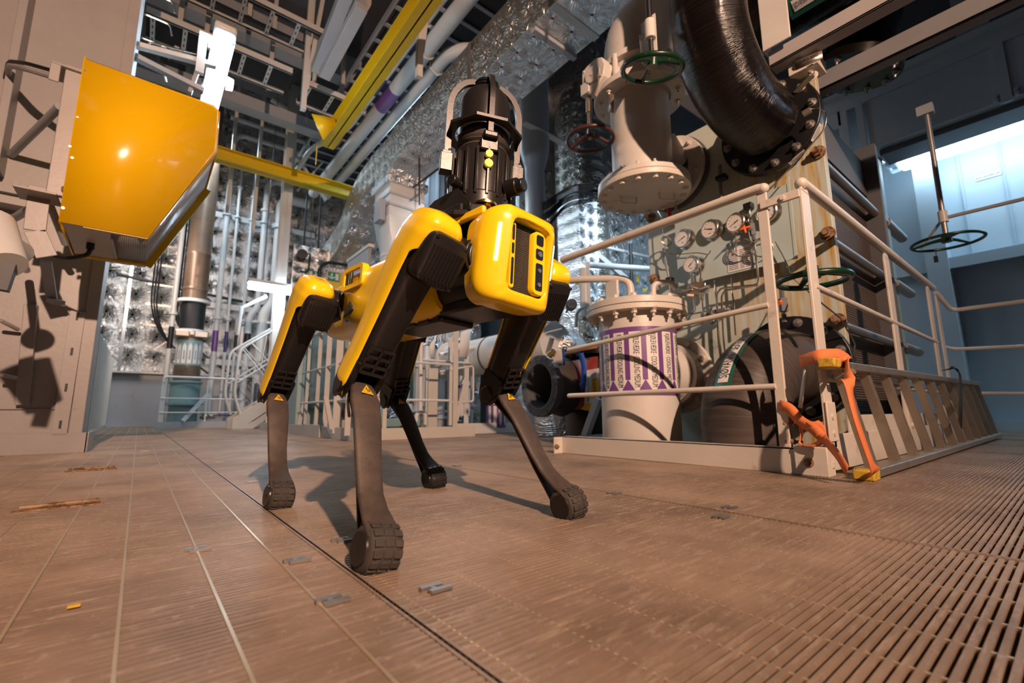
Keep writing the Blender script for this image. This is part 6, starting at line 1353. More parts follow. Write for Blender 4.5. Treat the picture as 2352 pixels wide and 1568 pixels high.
# lamp body along Y
la = P(540, 110, X=.30); lb_ = P(476, 300, X=.30)
mb = MB(); zc = (la.z + lb_.z) / 2; y0_, y1_ = 4.10, 5.35; zc = 3.36
mb.box(.19, .35, y0_, y1_, zc + .03, zc + .10); mb.build('housing', 'white', c, bevel=.02)
mb = MB(); mb.box(.195, .345, y0_ + .06, y1_, zc - .055, zc + .03); mb.build('diffuser', 'fluo', c, bevel=.03)
mb = MB(); mb.box(.195, .345, y0_, y0_ + .06, zc - .055, zc + .03); mb.build('end_cap', 'clear', c, bevel=.02)
mb = MB(); mb.cyl((.36, 4.75, zc - .01), (.41, 4.75, zc - .01), .06, .05, 16); mb.build('emergency_reflector', 'fluo', c)
for k, yy in enumerate((4.35, 4.95)):
    mb = MB(); mb.box(.17, .19, yy - .02, yy + .02, zc - .02, zc + .05); mb.build('clip', 'steel', c)
c = thing('lamp_arm', 'cream flat arm and blue lit strut carrying the tube lamp', 'bracket', (-.27, 4.3, 3.0))
mb = MB(); mb.bar(P(310, 103, Y=4.32), P(496, 152, Y=4.32), .055, .04, up=(0, 0, 1)); mb.build('arm', 'cream', c, bevel=.003)
mb = MB(); mb.bar(P(310, 130, Y=4.32), P(468, 210, Y=4.32), .06, .04, up=(0, 0, 1)); mb.bar(P(460, 145, Y=4.35), P(435, 215, Y=4.35), .06, .03); mb.build('strut', 'grey', c, bevel=.003)
mb = MB(); mb.tube(fillet([P(342, 108, Y=4.3), P(343, 96, Y=4.3), P(452, 124, Y=4.3), P(454, 132, Y=4.3)], .02), .006, 6); mb.build('wire_guard', 'steel', c)
mb = MB(); mb.box(.10, .16, 4.28, 4.32, 3.05, 3.42); mb.box(.10, .20, 4.27, 4.33, 3.38, 3.42); mb.build('end_bracket', 'cream', c)
c = thing('wall_rungs', 'grip rungs standing off the right side of the left column', 'ladder', (-.25, 4.3, 3))
for z in (3.08, 3.3, 3.52, 3.74):
    mb = MB(); mb.tube(fillet([(-.27, 4.5, z), (-.10, 4.5, z), (-.08, 4.5, z - .09)], .03), .008, 8); mb.build('rung', 'steel', c)
# yellow beams
c = thing('yellow_lifting_beam', 'long yellow monorail beam running overhead towards the viewer', 'beam', (1.64, 3, 3.7))
mb = MB(); mb.ibeam((1.66, -1.5, 3.90), (1.66, 6.0, 3.90), .20, .16, .014); mb.build('beam', 'ybeam', c)
mb = MB(); mb.box(1.58, 1.74, 6.0, 6.02, 3.80, 4.0); mb.build('end_stop', 'ybeam', c)
mb = MB(); q = [P(716, 262, Y=5.6), P(768, 272, Y=5.6), P(771, 290, Y=5.6), P(742, 322, Y=5.6)]; mb.add(q, [(0, 1, 2, 3)]); mb.build('gusset_plate', 'ybeam', c, solid=.016)
mb = MB(); mb.tube([(1.58, 6.0, 3.82), (1.52, 6.0, 3.80), (1.52, 6.0, 3.5)], .006, 6); mb.build('hook', 'ybeam', c)
c = thing('yellow_lifting_beam', 'yellow beam crossing the left background at right angles to the long one', 'beam', (1.7, 8, 4.2))
mb = MB(); mb.ibeam((-.6, 8.0, 4.24), (2.98, 8.0, 4.24), .21, .18, .014); mb.build('beam', 'ybeam', c)
mb = MB(); mb.box(2.98, 2.99, 7.9, 8.1, 4.12, 4.36); mb.build('end_plate', 'signyellow', c)
mb = MB(); mb.box(-1.4, -1.2, 3.6, 12, 3.4, 3.6); tag(mb.build('yellow_lifting_beam', 'ybeam'), 'sliver of yellow beam at the very top left corner', 'beam')
# hangers for yellow beam: A frames
def aframe(x, y, z0, z1, lab):
    t = thing('beam_hanger', lab, 'hanger', (x, y, z0)); 
    mb = MB(); mb.bar((x, y, z0), (x, y, z1), .06, .06); mb.build('post', 'cream', t)
    mb = MB(); mb.bar((x + .35, y, z1), (x + .02, y, z0 + .3), .05, .05); mb.build('brace', 'cream', t)
aframe(1.25, 5.7, 4.0, 8, 'cream A shaped hanger left of the end of the long yellow beam')
aframe(1.98, 4.0, 3.75, 8, 'cream hanger post between the yellow beam and the foil duct')
mb = MB(); a, b = P(862, 0, Y=4.6), P(742, 185, Y=4.6); mb.bar((1.35, 3.9, 4.95), (1.35, 5.6, 4.55), .13, .13); mb.bar(P(830, 15, Y=4.4), P(745, 175, Y=5.4), .13, .10)
tag(mb.build('lugged_beam', 'grey', bevel=.004), 'grey square bar with round lugs hanging at the top left of the yellow beam', 'beam')
c = thing('camera_dome', 'small white round fitting hanging near the long yellow beam', 'fitting', tuple(P(757, 175, Y=5.6)))
q = P(757, 172, Y=5.6); mb = MB(); mb.cyl(q, q + Vector((0, 0, .07)), .045, seg=20); mb.cyl(q + Vector((0, 0, .07)), q + Vector((0, 0, .3)), .018, seg=10); mb.build('body', 'white', c, bevel=.004)
# cantilever white plates top centre
for i, (xx, yy) in enumerate(((3.0, 6.8), (1.75, 4.9))):
    mb = MB(); mb.add([(xx, yy, 5.2), (xx, yy + .9, 5.2), (xx, yy + .6, 8), (xx, yy, 8)], [(0, 1, 2, 3)]); tag(mb.build('gusset', 'cream', solid=.02), ['tall cream gusset plate far behind the foil duct', 'tall cream gusset plate above the long yellow beam'][i], 'bracket')
# ---- back wall pipes
BY = 11.45
NTH = ['first', 'second', 'third', 'fourth', 'fifth', 'sixth', 'seventh', 'eighth', 'ninth', 'tenth']
def riser(x, r, z0, ztop, xr, lab, col='white', zc=None, jog=None, mark=None):
    t = thing('riser_pipe', lab, 'pipe', (x, BY, 0))
    pts = [(x, BY, z0)]
    if jog: pts += [(x, BY, jog[0]), (x + jog[1], BY, jog[0] + abs(jog[1]) * 1.4)]; x = x + jog[1]
    pts += [(x, BY, ztop), (xr, BY, ztop + .02)] if xr else [(x, BY, ztop)]
    mb = MB(); mb.tube(fillet(pts, r * 3 + .12, 8), r, 16); mb.build('tube', col, t)
    for zz in (2.25, 4.6, ztop - .8):
        mb = MB(); mb.lathe([(r, 0), (r * 1.35 + .015, 0), (r * 1.35 + .015, .05), (r, .05)], (x if zz > 2 else pts[0][0], BY, zz), (0, 0, 1), 20); mb.build('collar', col, t)
    if mark:
        mb = MB(); mb.cyl((pts[0][0], BY, 1.55), (pts[0][0], BY, 2.0), r * 1.03, seg=16); mb.build('marker', mark, t)
    return t
riser(.36, .045, 0, 6.0, None, 'white pipe with black band left of the brown pipe', mark='ink')
riser(1.12, .055, .3, 6.6, 2.6, 'white wall pipe next right of the brown pipe', mark='purple')
riser(1.32, .03, .3, 6.1, 2.9, 'thin white wall pipe with blue band, second right of the brown pipe', mark='indigo')
riser(1.50, .03, .3, 5.95, 2.9, 'thin white wall pipe, third right of the brown pipe', mark='ink', jog=(2.3, .1))
riser(1.72, .065, .3, 5.7, 2.4, 'medium white wall pipe curving over at the top', mark='ink', jog=(2.4, .15))
riser(2.0, .12, .3, 5.35, 2.8, 'thickest white wall pipe with a wide bend at the top', jog=(2.5, .2))
pipe([(1.0, BY - .1, 6.9), (2.9, BY - .1, 6.9)], .06, 'horizontal white pipe high on the back wall')
c = thing('brown_pipe', 'tall thick brown pipe with flanged black valve section in front of the foil wall', 'pipe', (.62, 10.6, 0))
bx, by = .64, 10.6
mb = MB(); mb.lathe([(.20, 2.42), (.20, 3.3), (.21, 3.32), (.21, 3.36), (.20, 3.38), (.20, 5.0), (.17, 6.0), (.17, 8.3)], (bx, by, 0), (0, 0, 1), 36); mb.lathe([(.21, 2.6), (.215, 2.62), (.215, 2.64), (.21, 2.66)], (bx, by, 0), (0, 0, 1), 36); mb.build('upper_pipe', 'brownpipe', c)
mb = MB(); mb.lathe([(.18, 2.36), (.27, 2.36), (.27, 2.42), (.18, 2.42)], (bx, by, 0), (0, 0, 1), 36); mb.lathe([(.15, 1.8), (.25, 1.8), (.25, 1.83), (.15, 1.83)], (bx, by, 0), (0, 0, 1), 36); mb.build('flange', 'white', c)
mb = MB(); mb.cyl((bx, by, 1.82), (bx, by, 2.37), .20, seg=36); mb.build('rubber_sleeve', 'ink', c)
mb = MB(); mb.box(bx - .26, bx + .26, by - .26, by + .1, 1.67, 1.80); mb.box(bx - .05, bx + .05, by - .30, by - .26, 1.69, 1.79); mb.build('clamp_box', 'alu', c, bevel=.02)
mb = MB(); mb.cyl((bx, by, .62), (bx, by, 1.67), .21, seg=36); mb.build('lower_pipe', 'brownpipe', c)
mb = MB(); mb.lathe([(.23, .0), (.23, .40), (.31, .41), (.31, .45), (.24, .45), (.24, .80), (.27, .82), (.27, .85), (.22, .86)], (bx, by, 0), (0, 0, 1), 36); mb.build('base_casting', 'teal', c)
mb = MB()
for k in range(7):
    a = -PI / 2 + (k - 3) * .42; o_ = Vector((bx + math.cos(a) * .213, by + math.sin(a) * .213, 0)); t_ = Vector((-math.sin(a), math.cos(a), 0)); mb.add([o_ - t_ * .033 + Vector((0, 0, 1.18)), o_ + t_ * .033 + Vector((0, 0, 1.18)), o_ + t_ * .033 + Vector((0, 0, 1.5)), o_ + Vector((0, 0, 1.57)), o_ - t_ * .033 + Vector((0, 0, 1.5))], [(0, 1, 2, 3, 4)])
    vs, fs = textmesh('SJØVANN', .04); mb.add([o_ * 1 + Vector((math.cos(a), math.sin(a), 0)) * .003 + t_ * v_[1] + Vector((0, 0, 1.34 + v_[0])) for v_ in vs], fs, 1)
st_ = mb.build('flow_sticker', ['paper', 'ink'], c, smooth=False)
mb = MB(); mb.cyl((bx, by, 1.15), (bx, by, 1.62), .2115, seg=36); mb.build('sticker_ground', 'teal', c)
# cables on foil wall, vertical, curving right at the bottom
lad = thing('cable_ladder', 'pair of black cable groups on slotted rungs down the foil wall', 'cable ladder', (.1, 11.6, 1.2))
for g_, x0_ in enumerate((-.02, .38)):
    for k in range(3):
        x = x0_ + k * .045; mb = MB(); mb.tube(fillet([(x - .0, 11.55, 7.5), (x, 11.55, 2.35 - g_ * .1 - k * .03), (x + .25, 11.55, 1.75 - k * .04), (x + 1.0, 11.55, 1.15 - k * .03)], .5, 10), .016, 6); mb.build('cable', 'cable', lad)
for z in [2.0 + .42 * k for k in range(12)]: mb = MB(); mb.box(-.1, .7, 11.6, 11.62, z, z + .04); mb.build('rung', 'alu', lad)
for (x, z) in ((.25, 1.75), (.55, 1.5)): mb = MB(); mb.bar((x - .1, 11.6, z - .2), (x + .2, 11.6, z + .1), .05, .02); mb.build('rung', 'alu', lad)
pipe([(-.6, 11.66, 2.98), (.4, 11.66, 2.86), (3.0, 11.66, 2.62)], .03, 'black cable run crossing the foil wall horizontally', 'cable', name='cable_run', cat='cable')
mb = MB(); mb.box(.9, 3.0, 11.5, 11.54, 2.5, 2.62); mb.box(.9, 3.0, 11.5, 11.54, 4.55, 4.67); mb.box(1.0, 3, 11.5, 11.54, .78 + .5, 1.4); 
for i, o_ in enumerate(split_build(mb, 'pipe_support', 'cream', None, tol=.05)): tag(o_, ['cream horizontal support for the wall pipes, at mid height', 'cream horizontal support for the wall pipes, topmost', 'cream horizontal support for the wall pipes, lowest'][i], 'support')
# low rail and kerb in front of the back wall
g = thing('guard_rail', 'low white guard rail in front of the brown pipe, far left', 'railing', (.9, 10.0, 0))
gy = 10.15
mb = MB(); mb.tube(fillet([(.30, gy, .80), (.30, gy, .90), (1.5, gy, .90)], .05), .022, 10); mb.build('top_rail', 'white', g)
for z in (.52, .27): mb = MB(); mb.tube([(.28, gy, z), (1.5, gy, z)], .012, 8); mb.build('middle_rail', 'white', g)
mb = MB(); mb.box(.27, .34, gy, gy + .01, .1, .86); mb.build('post', 'white', g)
mb = MB(); mb.box(.94, .965, gy - .01, gy, .1, .9); mb.build('post', 'white', g)
mb = MB(); mb.box(.2, 2.2, gy - .02, gy, 0, .11); mb.box(.2, 2.2, gy - .18, gy - .17, .0, .02); mb.build('kick_plate', 'grey', g)
mb = MB(); mb.bar((.62, gy - .05, .12), (1.0, gy + .3, .62), .07, .02, up=(0, 1, 0)); mb.build('brace', 'grey', g)
# stairs
s0 = thing('steel_stairs', 'short grey steel stair rising to the right with pipe handrails', 'stairs', (1.2, 8.6, 0))
def stp(px, py, Y): return P(px, py, Y=Y)
for Y_, dx in ((8.6, 0), (9.0, -.02)):
    mb = MB(); a = Vector((1.20 + dx, Y_, .06)); d = Vector((1.05, 0, .78)); 
    o_ = [(0, 0), (0.02, .28), (1.1, 1.10), (2.2, 1.92), (2.2, 1.55), (.45, .0)]
    mb.prism([(x, z) for x, z in [(0, 0), (.0, .18), (.12, .26), (1.9, 1.55), (1.9, 1.22), (.30, .0)]], (1.18 + dx, Y_, 0), (1, 0, 0), (0, 0, 1), .012); mb.build('stringer', 'cream', s0, bevel=.003)
    mb = MB()
    for k in range(3): mb.bar((1.40 + dx + k * .05, Y_ - .012, .10 + k * .0 - .02 + k * .035), (2.9 + dx, Y_ - .012, 1.16 + k * .05), .012, .006, up=(0, 1, 0))
    mb.build('side_slats', 'grey', s0)
for k in range(6):
    mb = MB(); mb.box(1.25 + k * .27, 1.5 + k * .27, 8.6, 9.0, .20 + k * .2, .225 + k * .2); mb.build('tread', 'cream' if k else 'signyellow', s0)
for j, Y_ in enumerate((8.6, 9.0)):
    dx = -.08 * j; mb = MB(); mb.tube(fillet([P(552, 952, Y=8.6) + Vector((dx, Y_ - 8.6, 0)), P(538, 905, Y=8.6) + Vector((dx, Y_ - 8.6, 0)), P(550, 803, Y=8.6) + Vector((dx, Y_ - 8.6, 0)), P(640, 752, Y=8.6) + Vector((dx, Y_ - 8.6, 0)), P(720, 700, Y=8.6) + Vector((dx, Y_ - 8.6, 0))], .12), .021, 10); mb.build('handrail', 'white', s0)
    mb = MB(); mb.tube([P(546, 878, Y=8.6) + Vector((dx, Y_ - 8.6, 0)), P(720, 770, Y=8.6) + Vector((dx, Y_ - 8.6, 0))], .012, 8); mb.tube([P(556, 800, Y=8.6) + Vector((dx, Y_ - 8.6, 0)), P(640, 905, Y=8.6) + Vector((dx, Y_ - 8.6, 0))], .012, 8); mb.tube([P(578, 787, Y=8.6) + Vector((dx, Y_ - 8.6, 0)), P(660, 880, Y=8.6) + Vector((dx, Y_ - 8.6, 0))], .012, 8); mb.build('knee_rails', 'white', s0)
# valves and small pipework behind the stairs
random.seed(3)
for i in range(7):
    x = 1.9 + .17 * i; z = 1.25 + .16 * (i % 3); t = thing('wall_valve', 'small steel valve in the pipework behind the stairs, %s from the left' % NTH[i], 'valve', (x, 10.9, z), 'small valves behind the stairs')
    mb = MB(); mb.cyl((x, 10.9, z - .1), (x, 10.9, z + .1), .05, seg=12); mb.cyl((x, 10.9, z), (x, 10.75, z), .035, seg=12); mb.build('body', 'dullsteel', t)
    mb = MB(); mb.torus((x, 10.72, z), (0, 1, 0), .06, .01, 16, 6); mb.build('wheel', 'indigo' if i % 2 else 'darkgrey', t)
for i in range(6):
    x = 1.95 + .19 * i; pipe([(x, 11.0, .2), (x, 11.0, 1.2 + .1 * (i % 2)), (x + .1, 11.1, 2.0)], .022, 'thin grey tube rising behind the stairs, %s from the left' % NTH[i], 'dullsteel', name='small_pipe', group='small tubes behind the stairs')
mb = MB(); mb.box(1.9, 3.2, 10.95, 11.3, .1, .9); tag(mb.build('machine_base', 'darkgrey', bevel=.02), 'dark machine base behind the stairs', 'machine')
# lower left valves at foot of wall
t = thing('ball_valve', 'small ball valve with blue lever low on the back wall left of the stairs', 'valve', (.95, 10.5, .2))
mb = MB(); mb.cyl((.9, 10.5, .2), (1.15, 10.5, .2), .05, seg=14); mb.sphere((.98, 10.45, .2), .07, 14); mb.build('body', 'steel', t); mb = MB(); mb.box(1.1, 1.5, 10.45, 10.5, .21, .23); mb.build('lever', 'indigo', t)
# column and braces near x=1.6
mb = MB(); mb.ibeam((1.72, 8.6, 0), (1.72, 8.6, 8.3), .18, .16, .012, up=(0, 1, 0)); tag(mb.build('steel_column', 'cream'), 'slender cream column standing behind the stairs and the yellow cross beam', 'column')
mb = MB(); mb.bar((1.8, 8.6, 5.0), (2.4, 8.6, 4.25), .07, .03); mb.bar((2.3, 8.6, 5.0), (1.9, 8.6, 4.3), .07, .03); tag(mb.build('cross_brace', 'cream'), 'pair of crossed braces right of the slender cream column', 'brace')
pipe([(1.4, 8.9, 6.1), (3.2, 8.9, 5.5)], .055, 'white pipe passing in front of the slender column', 'white')
# mid left lamp
c = thing('fluorescent_lamp', 'bright tube lamp above the stairs beside the rear leg cover', 'lamp', (1.5, 8.3, 2.3))
mb = MB(); mb.box(1.18, 2.3, 8.22, 8.38, 2.36, 2.42); mb.build('housing', 'white', c, bevel=.01)
for x_ in (1.4, 2.1): mb = MB(); mb.cyl((x_, 8.3, 2.42), (x_, 8.3, 8.2), .006, seg=6); mb.build('suspension_rod', 'steel', c)
mb = MB(); mb.box(1.20, 2.3, 8.22, 8.38, 2.26, 2.36); mb.build('diffuser', 'fluo', c, bevel=.02)
mb = MB(); mb.tube([(1.5, 8.45, 2.2), (1.15, 8.45, 1.95), (1.12, 8.45, 1.5)], .03, 8); mb.build('bracket', 'white', c)
# siren, exit signs, yellow board, cable loop, grille
q = P(693, 588, Y=8.0); c = thing('siren', 'small black horn on the foil wall right of the slender column', 'horn', tuple(q)); mb = MB(); mb.cyl(q, q + Vector((-.02, -.12, 0)), .05, .085, 20); mb.box(q.x - .06, q.x + .06, q.y, 8.1, q.z - .06, q.z + .06); mb.build('body', 'black', c); mb = MB(); mb.tube(fillet([q + Vector((.05, .05, .05)), q + Vector((.15, .05, .1)), q + Vector((.13, .05, -.25)), q + Vector((.0, .05, -.25))], .06), .012, 6); mb.build('lead', 'cable', c)
def exitsign(px0, py0, px1, py1, h, Y_, lab, kind):
    a = P(px0, py0, Y=Y_); b = P(px1, py1, Y=Y_); b.z = a.z; w = b.x - a.x; hh = h; t = thing('exit_sign', lab, 'sign', (a.x, Y_, a.z))
    mb = MB(); mb.box(a.x, b.x, Y_, Y_ + .01, a.z - hh, a.z); mb.build('board', 'exitgreen', t)
    mb = MB(); y = Y_ - .003
    if kind == 0:
        mb.box(a.x + w * .30, a.x + w * .52, y, y + .002, a.z - hh * .88, a.z - hh * .12)
        cx_ = a.x + w * .78; cz_ = a.z - hh * .5; mb.box(cx_ - w * .2, cx_ + w * .05, y, y + .002, cz_ - hh * .09, cz_ + hh * .09); mb.prism([(0, -.36), (.16, 0), (0, .36), (-.10, .36), (.03, 0), (-.10, -.36)], (cx_, y, cz_), (hh * 1.1, 0, 0), (0, 0, hh), .002)
        mx = a.x + w * .15; mb.cyl((mx + w * .05, y, cz_ + hh * .30), (mx + w * .05, y + .002, cz_ + hh * .30), hh * .09, seg=12)
        for (x0_, z0_, x1_, z1_) in ((.03, .2, -.02, -.05), (-.02, -.05, .06, -.2), (.06, -.2, .05, -.36), (-.02, -.05, -.10, -.22), (.02, .15, -.08, .12), (.02, .15, .10, .02)):
            mb.bar((mx + x0_ * hh * 1.6, y, cz_ + z0_ * hh), (mx + x1_ * hh * 1.6, y, cz_ + z1_ * hh), hh * .10, .002, up=(0, 1, 0))
    else:
        mb.box(a.x + w * .62, a.x + w * .9, y, y + .002, a.z - hh * .88, a.z - hh * .12); cx_ = a.x + w * .3; cz_ = a.z - hh * .5
        mb.box(cx_ - hh * .09, cx_ + hh * .09, y, y + .002, cz_ - hh * .05, cz_ + hh * .36); mb.prism([(-.36, 0), (0, -.16), (.36, 0), (.36, .10), (0, -.03 + .0), (-.36, .10)], (cx_, y, cz_ - hh * .12), (hh, 0, 0), (0, 0, hh * 1.3), .002)
    mb.build('pictogram', 'paper', t, smooth=False)
exitsign(701, 618, 733, 620, .155, 8.085, 'green exit sign with running man, door and right arrow', 0)
exitsign(754.5, 623, 781, 626, .155, 8.045, 'green exit sign with down arrow and door on the yellow board', 1)
mb = MB(); a = P(753, 620, Y=8.07); mb.box(a.x, a.x + .62, 8.07, 8.10, a.z - .62, a.z - .02); mb.box(a.x - .02, a.x + .62, 8.06, 8.10, a.z - .02, a.z, 1); mb.box(a.x - .02, a.x, 8.06, 8.10, a.z - .64, a.z, 1); mb.bar((a.x, 7.98, a.z - .50), (a.x + .4, 7.98, a.z - .25), .03, .03, m=1); tag(mb.build('yellow_board', ['signyellow', 'cream']), 'yellow board with grey frame behind the robot vent', 'sign')
mb = MB(); mb.box(1.80, 3.3, 8.10, 8.16, 0.0, 3.1); struct(mb.build('wall_middle', 'foil_xz2', smooth=False))
pipe([P(733, 700, Y=7.9), P(733, 615, Y=7.9), P(752, 601, Y=7.9), P(815, 612, Y=7.9)], .028, 'black hose looping between the two exit signs', 'cable', rad=.15, name='hose', cat='hose')
mb = MB(); a = P(804, 618, Y=5.6); b = P(846, 590, Y=5.4); 
mb.box(a.x, a.x + .03, 5.0, 5.7, 1.8, 2.15); mb.box(a.x - .01, a.x + .06, 4.98, 5.72, 2.15, 2.19, 1); mb.box(a.x, a.x + .03, 5.6, 5.66, 0, 1.8, 1); tag(mb.build('vent_grille', ['perf', 'cream']), 'cream ventilation grille box behind the near leg cover', 'vent')
# stuff on the foil wall between: conduits
for i, (pxs, lab) in enumerate((((( 735, 400), (733, 620)), 'thin black conduit left of the far foil duct'), (((655, 500), (650, 700)), 'thin white conduit beside the slender column'), (((700, 430), (705, 560)), 'thin dark conduit over the back foil wall'))):
    xm = (P(*pxs[0], Y=9.3).x + P(*pxs[1], Y=9.3).x) / 2; pipe([(xm, 9.3, 8.0), (xm, 9.3, 0)], .015, lab, 'cable' if i != 1 else 'white', name='conduit')
# between duct and mast: grey locker wall and posts seen through elbow opening
mb = MB(); mb.box(3.3, 4.4, 7.6, 7.7, 0, 5.6); 
for k in range(5): mb.box(3.3 + .22 * k, 3.34 + .22 * k, 7.5, 7.6, 0, 5.6)
tag(mb.build('steel_bulkhead', 'grey'), 'ribbed grey bulkhead seen through the opening under the foil duct', 'panel')
pipe([P(962, 300, Y=5.2), P(964, 470, Y=5.2)], .012, 'thin black cable hanging under the foil duct, left one', 'cable', name='cable')
pipe([P(950, 430, Y=5.2), P(1010, 385, Y=5.2), P(1025, 392, Y=5.2), P(1027, 450, Y=5.2)], .014, 'black cable bending under the foil duct beside the mast', 'cable', name='cable')
# ================================================================== MIDDLE BACKGROUND
g = thing('guard_rail', 'cream kerb and posts behind the robot with a lower gate panel', 'railing', (2.0, 4.0, 0))
KY = 3.95
mb = MB(); mb.box(1.47, 2.70, KY, KY + .01, 0, .105); mb.build('kick_plate', 'cream', g, bevel=.002)
mb = MB(); mb.box(1.46, 1.47, KY, 5.5, 0, .11); mb.build('side_kick_plate', 'cream', g, bevel=.002)
mb = MB(); mb.box(1.44, 1.455, 4.9, 5.5, .0, .125); mb.build('gate_plate', 'cream', g, bevel=.002)
mb = MB(); mb.box(1.47, 1.5, 5.6, 8.0, 0, .11); mb.build('rear_kick_plate', 'cream', g)
for (px0, y_, w_, z1_) in ((702, 5.9, .035, 1.15), (727, 5.3, .04, 1.15), (748, 4.9, .05, 1.15), (775, 4.5, .08, 1.15), (800, KY + .02, .05, 1.15), (862, KY + .02, .06, 1.1), (884, KY + .02, .04, 1.1), (1046, KY + .02, .055, 1.12)):
    q = P(px0, 950, Y=y_); mb = MB(); mb.box(q.x - w_ / 2, q.x + w_ / 2, y_, y_ + .012, .05, z1_); mb.build('post', 'cream', g, bevel=.002)
for z in (1.13, .72, .36):
    mb = MB(); mb.tube([(1.5, 5.9, z), (1.47, KY + .03, z)], .012 if z < 1 else .02, 8); mb.build('side_rail', 'white', g)
for z in (.72, .36):
    mb = MB(); mb.tube([(1.47, KY + .03, z), (2.42, KY + .03, z)], .012, 8); mb.build('front_rail', 'white', g)
mb = MB(); mb.bar(P(683, 985, Y=6.2), P(712, 880, Y=6.2), .05, .02, up=(0, 1, 0)); mb.bar(P(762, 985, Y=4.3), P(748, 910, Y=4.3), .04, .02, up=(0, 1, 0)); mb.build('brace', 'cream', g)
t = thing('grab_pipe', 'white pipe ending in an upside down hook between the rear legs', 'pipe', tuple(P(965, 980, Y=4.3)))
mb = MB(); mb.tube([P(967, 770, Y=4.3), P(966, 945, Y=4.3)], .022, 12); mb.build('stem', 'white', t); mb = MB(); mb.tube(fillet([P(956, 968, Y=4.3), P(957, 946, Y=4.3), P(977, 946, Y=4.3), P(977, 975, Y=4.3)], .05), .020, 10); mb.build('hook', 'white', t)
mb = MB(); mb.box(P(985, 900, Y=4.4).x, P(1006, 900, Y=4.4).x, 4.4, 4.5, .02, .72); mb.box(P(977, 900, Y=4.4).x, P(980, 900, Y=4.4).x, 4.38, 4.4, .02, .78); tag(mb.build('cover_post', 'cream', bevel=.004), 'square cream post standing right of the hooked white pipe', 'post')
# teal machine with ribbed panels
c = thing('teal_machine', 'blue green machine skid with ribbed side panels behind the robot', 'machine', (2.0, 5.0, 0))
mb = MB(); mb.box(1.62, 2.55, 5.0, 6.0, .35, 1.25); mb.build('casing', 'teal', c, bevel=.01)
mb = MB(); mb.box(1.75, 2.5, 4.75, 5.0, .0, .18); mb.box(1.9, 2.05, 4.7, 4.8, .1, .3); mb.build('base', 'teal', c, bevel=.01)
for k in range(9): mb = MB(); mb.box(1.84 + k * .065, 1.87 + k * .065, 4.94, 5.0, .42, 1.2); mb.build('rib', 'hgreen', c)
mb = MB(); mb.cyl((1.70, 4.9, .2), (1.70, 4.9, .27), .07, seg=18); mb.cyl((2.3, 4.85, .06), (2.3, 4.7, .06), .06, seg=18); mb.build('feet', 'ink', c)
c = thing('teal_cabinet', 'pale green cabinet with glass door left of the ribbed machine', 'cabinet', (1.6, 6.0, 0))
mb = MB(); mb.box(1.55, 1.95, 6.3, 6.9, 0, 1.6); mb.build('body', 'hgreen', c, bevel=.01); mb = MB(); mb.box(1.6, 1.9, 6.27, 6.3, .3, 1.5); mb.build('door', 'teal', c, bevel=.004); mb = MB(); mb.tube(fillet([P(755, 855, Y=6.2), P(765, 760, Y=6.2), P(790, 765, Y=6.2), P(790, 880, Y=6.2)], .15), .03, 10); mb.build('pipe', 'white', c)
# horizontal tank
c = thing('horizontal_tank', 'white horizontal tank with a band, seen between the robot legs', 'tank', (3.35, 4.6, .95))
mb = MB(); mb.tube([(3.35, 5.5, .95), (3.35, 3.4, .95)], .23, 36); mb.build('shell', 'white', c)
mb = MB(); mb.lathe([(.001, .16), (.12, .13), (.2, .07), (.23, 0)], (3.35, 5.5, .95), (0, 1, 0), 32); mb.lathe([(.22, 0), (.28, 0), (.28, .04), (.22, .04)], (3.35, 5.45, .95), (0, 1, 0), 32); mb.build('end_cap', 'white', c)
mb = MB(); mb.lathe([(.232, 0), (.236, 0), (.236, .03), (.232, .03)], (3.35, 4.5, .95), (0, 1, 0), 36); mb.build('band', 'darkgrey', c)
mb = MB(); mb.cyl((3.35, 5.2, .2), (3.35, 5.2, .75), .10, seg=20); mb.build('outlet_pipe', 'white', c)
mb = MB(); mb.cyl((3.35, 5.2, .36), (3.35, 5.2, .60), .103, seg=20)
for k in range(4): a = -2.6 + k * .5; o_ = Vector((3.35 + .105 * math.cos(a), 5.2 + .105 * math.sin(a), 0)); t_ = Vector((-math.sin(a), math.cos(a), 0)); mb.add([o_ - t_ * .016 + Vector((0, 0, .38)), o_ + t_ * .016 + Vector((0, 0, .38)), o_ + t_ * .016 + Vector((0, 0, .56)), o_ - t_ * .016 + Vector((0, 0, .56))], [(0, 1, 2, 3)], 1)
mb.build('purple_marker', ['purple', 'paper'], c)
c = thing('marked_pipe', 'short white upright pipe with a purple arrow wrap by the right robot knee', 'pipe', (3.55, 4.8, 0))
q = P(1140, 980, Y=4.55); mb = MB(); mb.cyl((q.x, q.y, 0), (q.x, q.y, .9), .12, seg=24); mb.build('pipe', 'white', c)
mb = MB(); mb.cyl((q.x, q.y, .06), (q.x, q.y, .34), .122, seg=24)
for k in range(5): a = -2.9 + k * .55; o_ = Vector((q.x + .124 * math.cos(a), q.y + .124 * math.sin(a), 0)); t_ = Vector((-math.sin(a), math.cos(a), 0)); mb.add([o_ - t_ * .02 + Vector((0, 0, .14)), o_ + Vector((0, 0, .08)), o_ + t_ * .02 + Vector((0, 0, .14)), o_ + t_ * .02 + Vector((0, 0, .32)), o_ - t_ * .02 + Vector((0, 0, .32))], [(0, 1, 2, 3, 4)], 1)
mb.build('purple_wrap', ['purple', 'paper'], c)
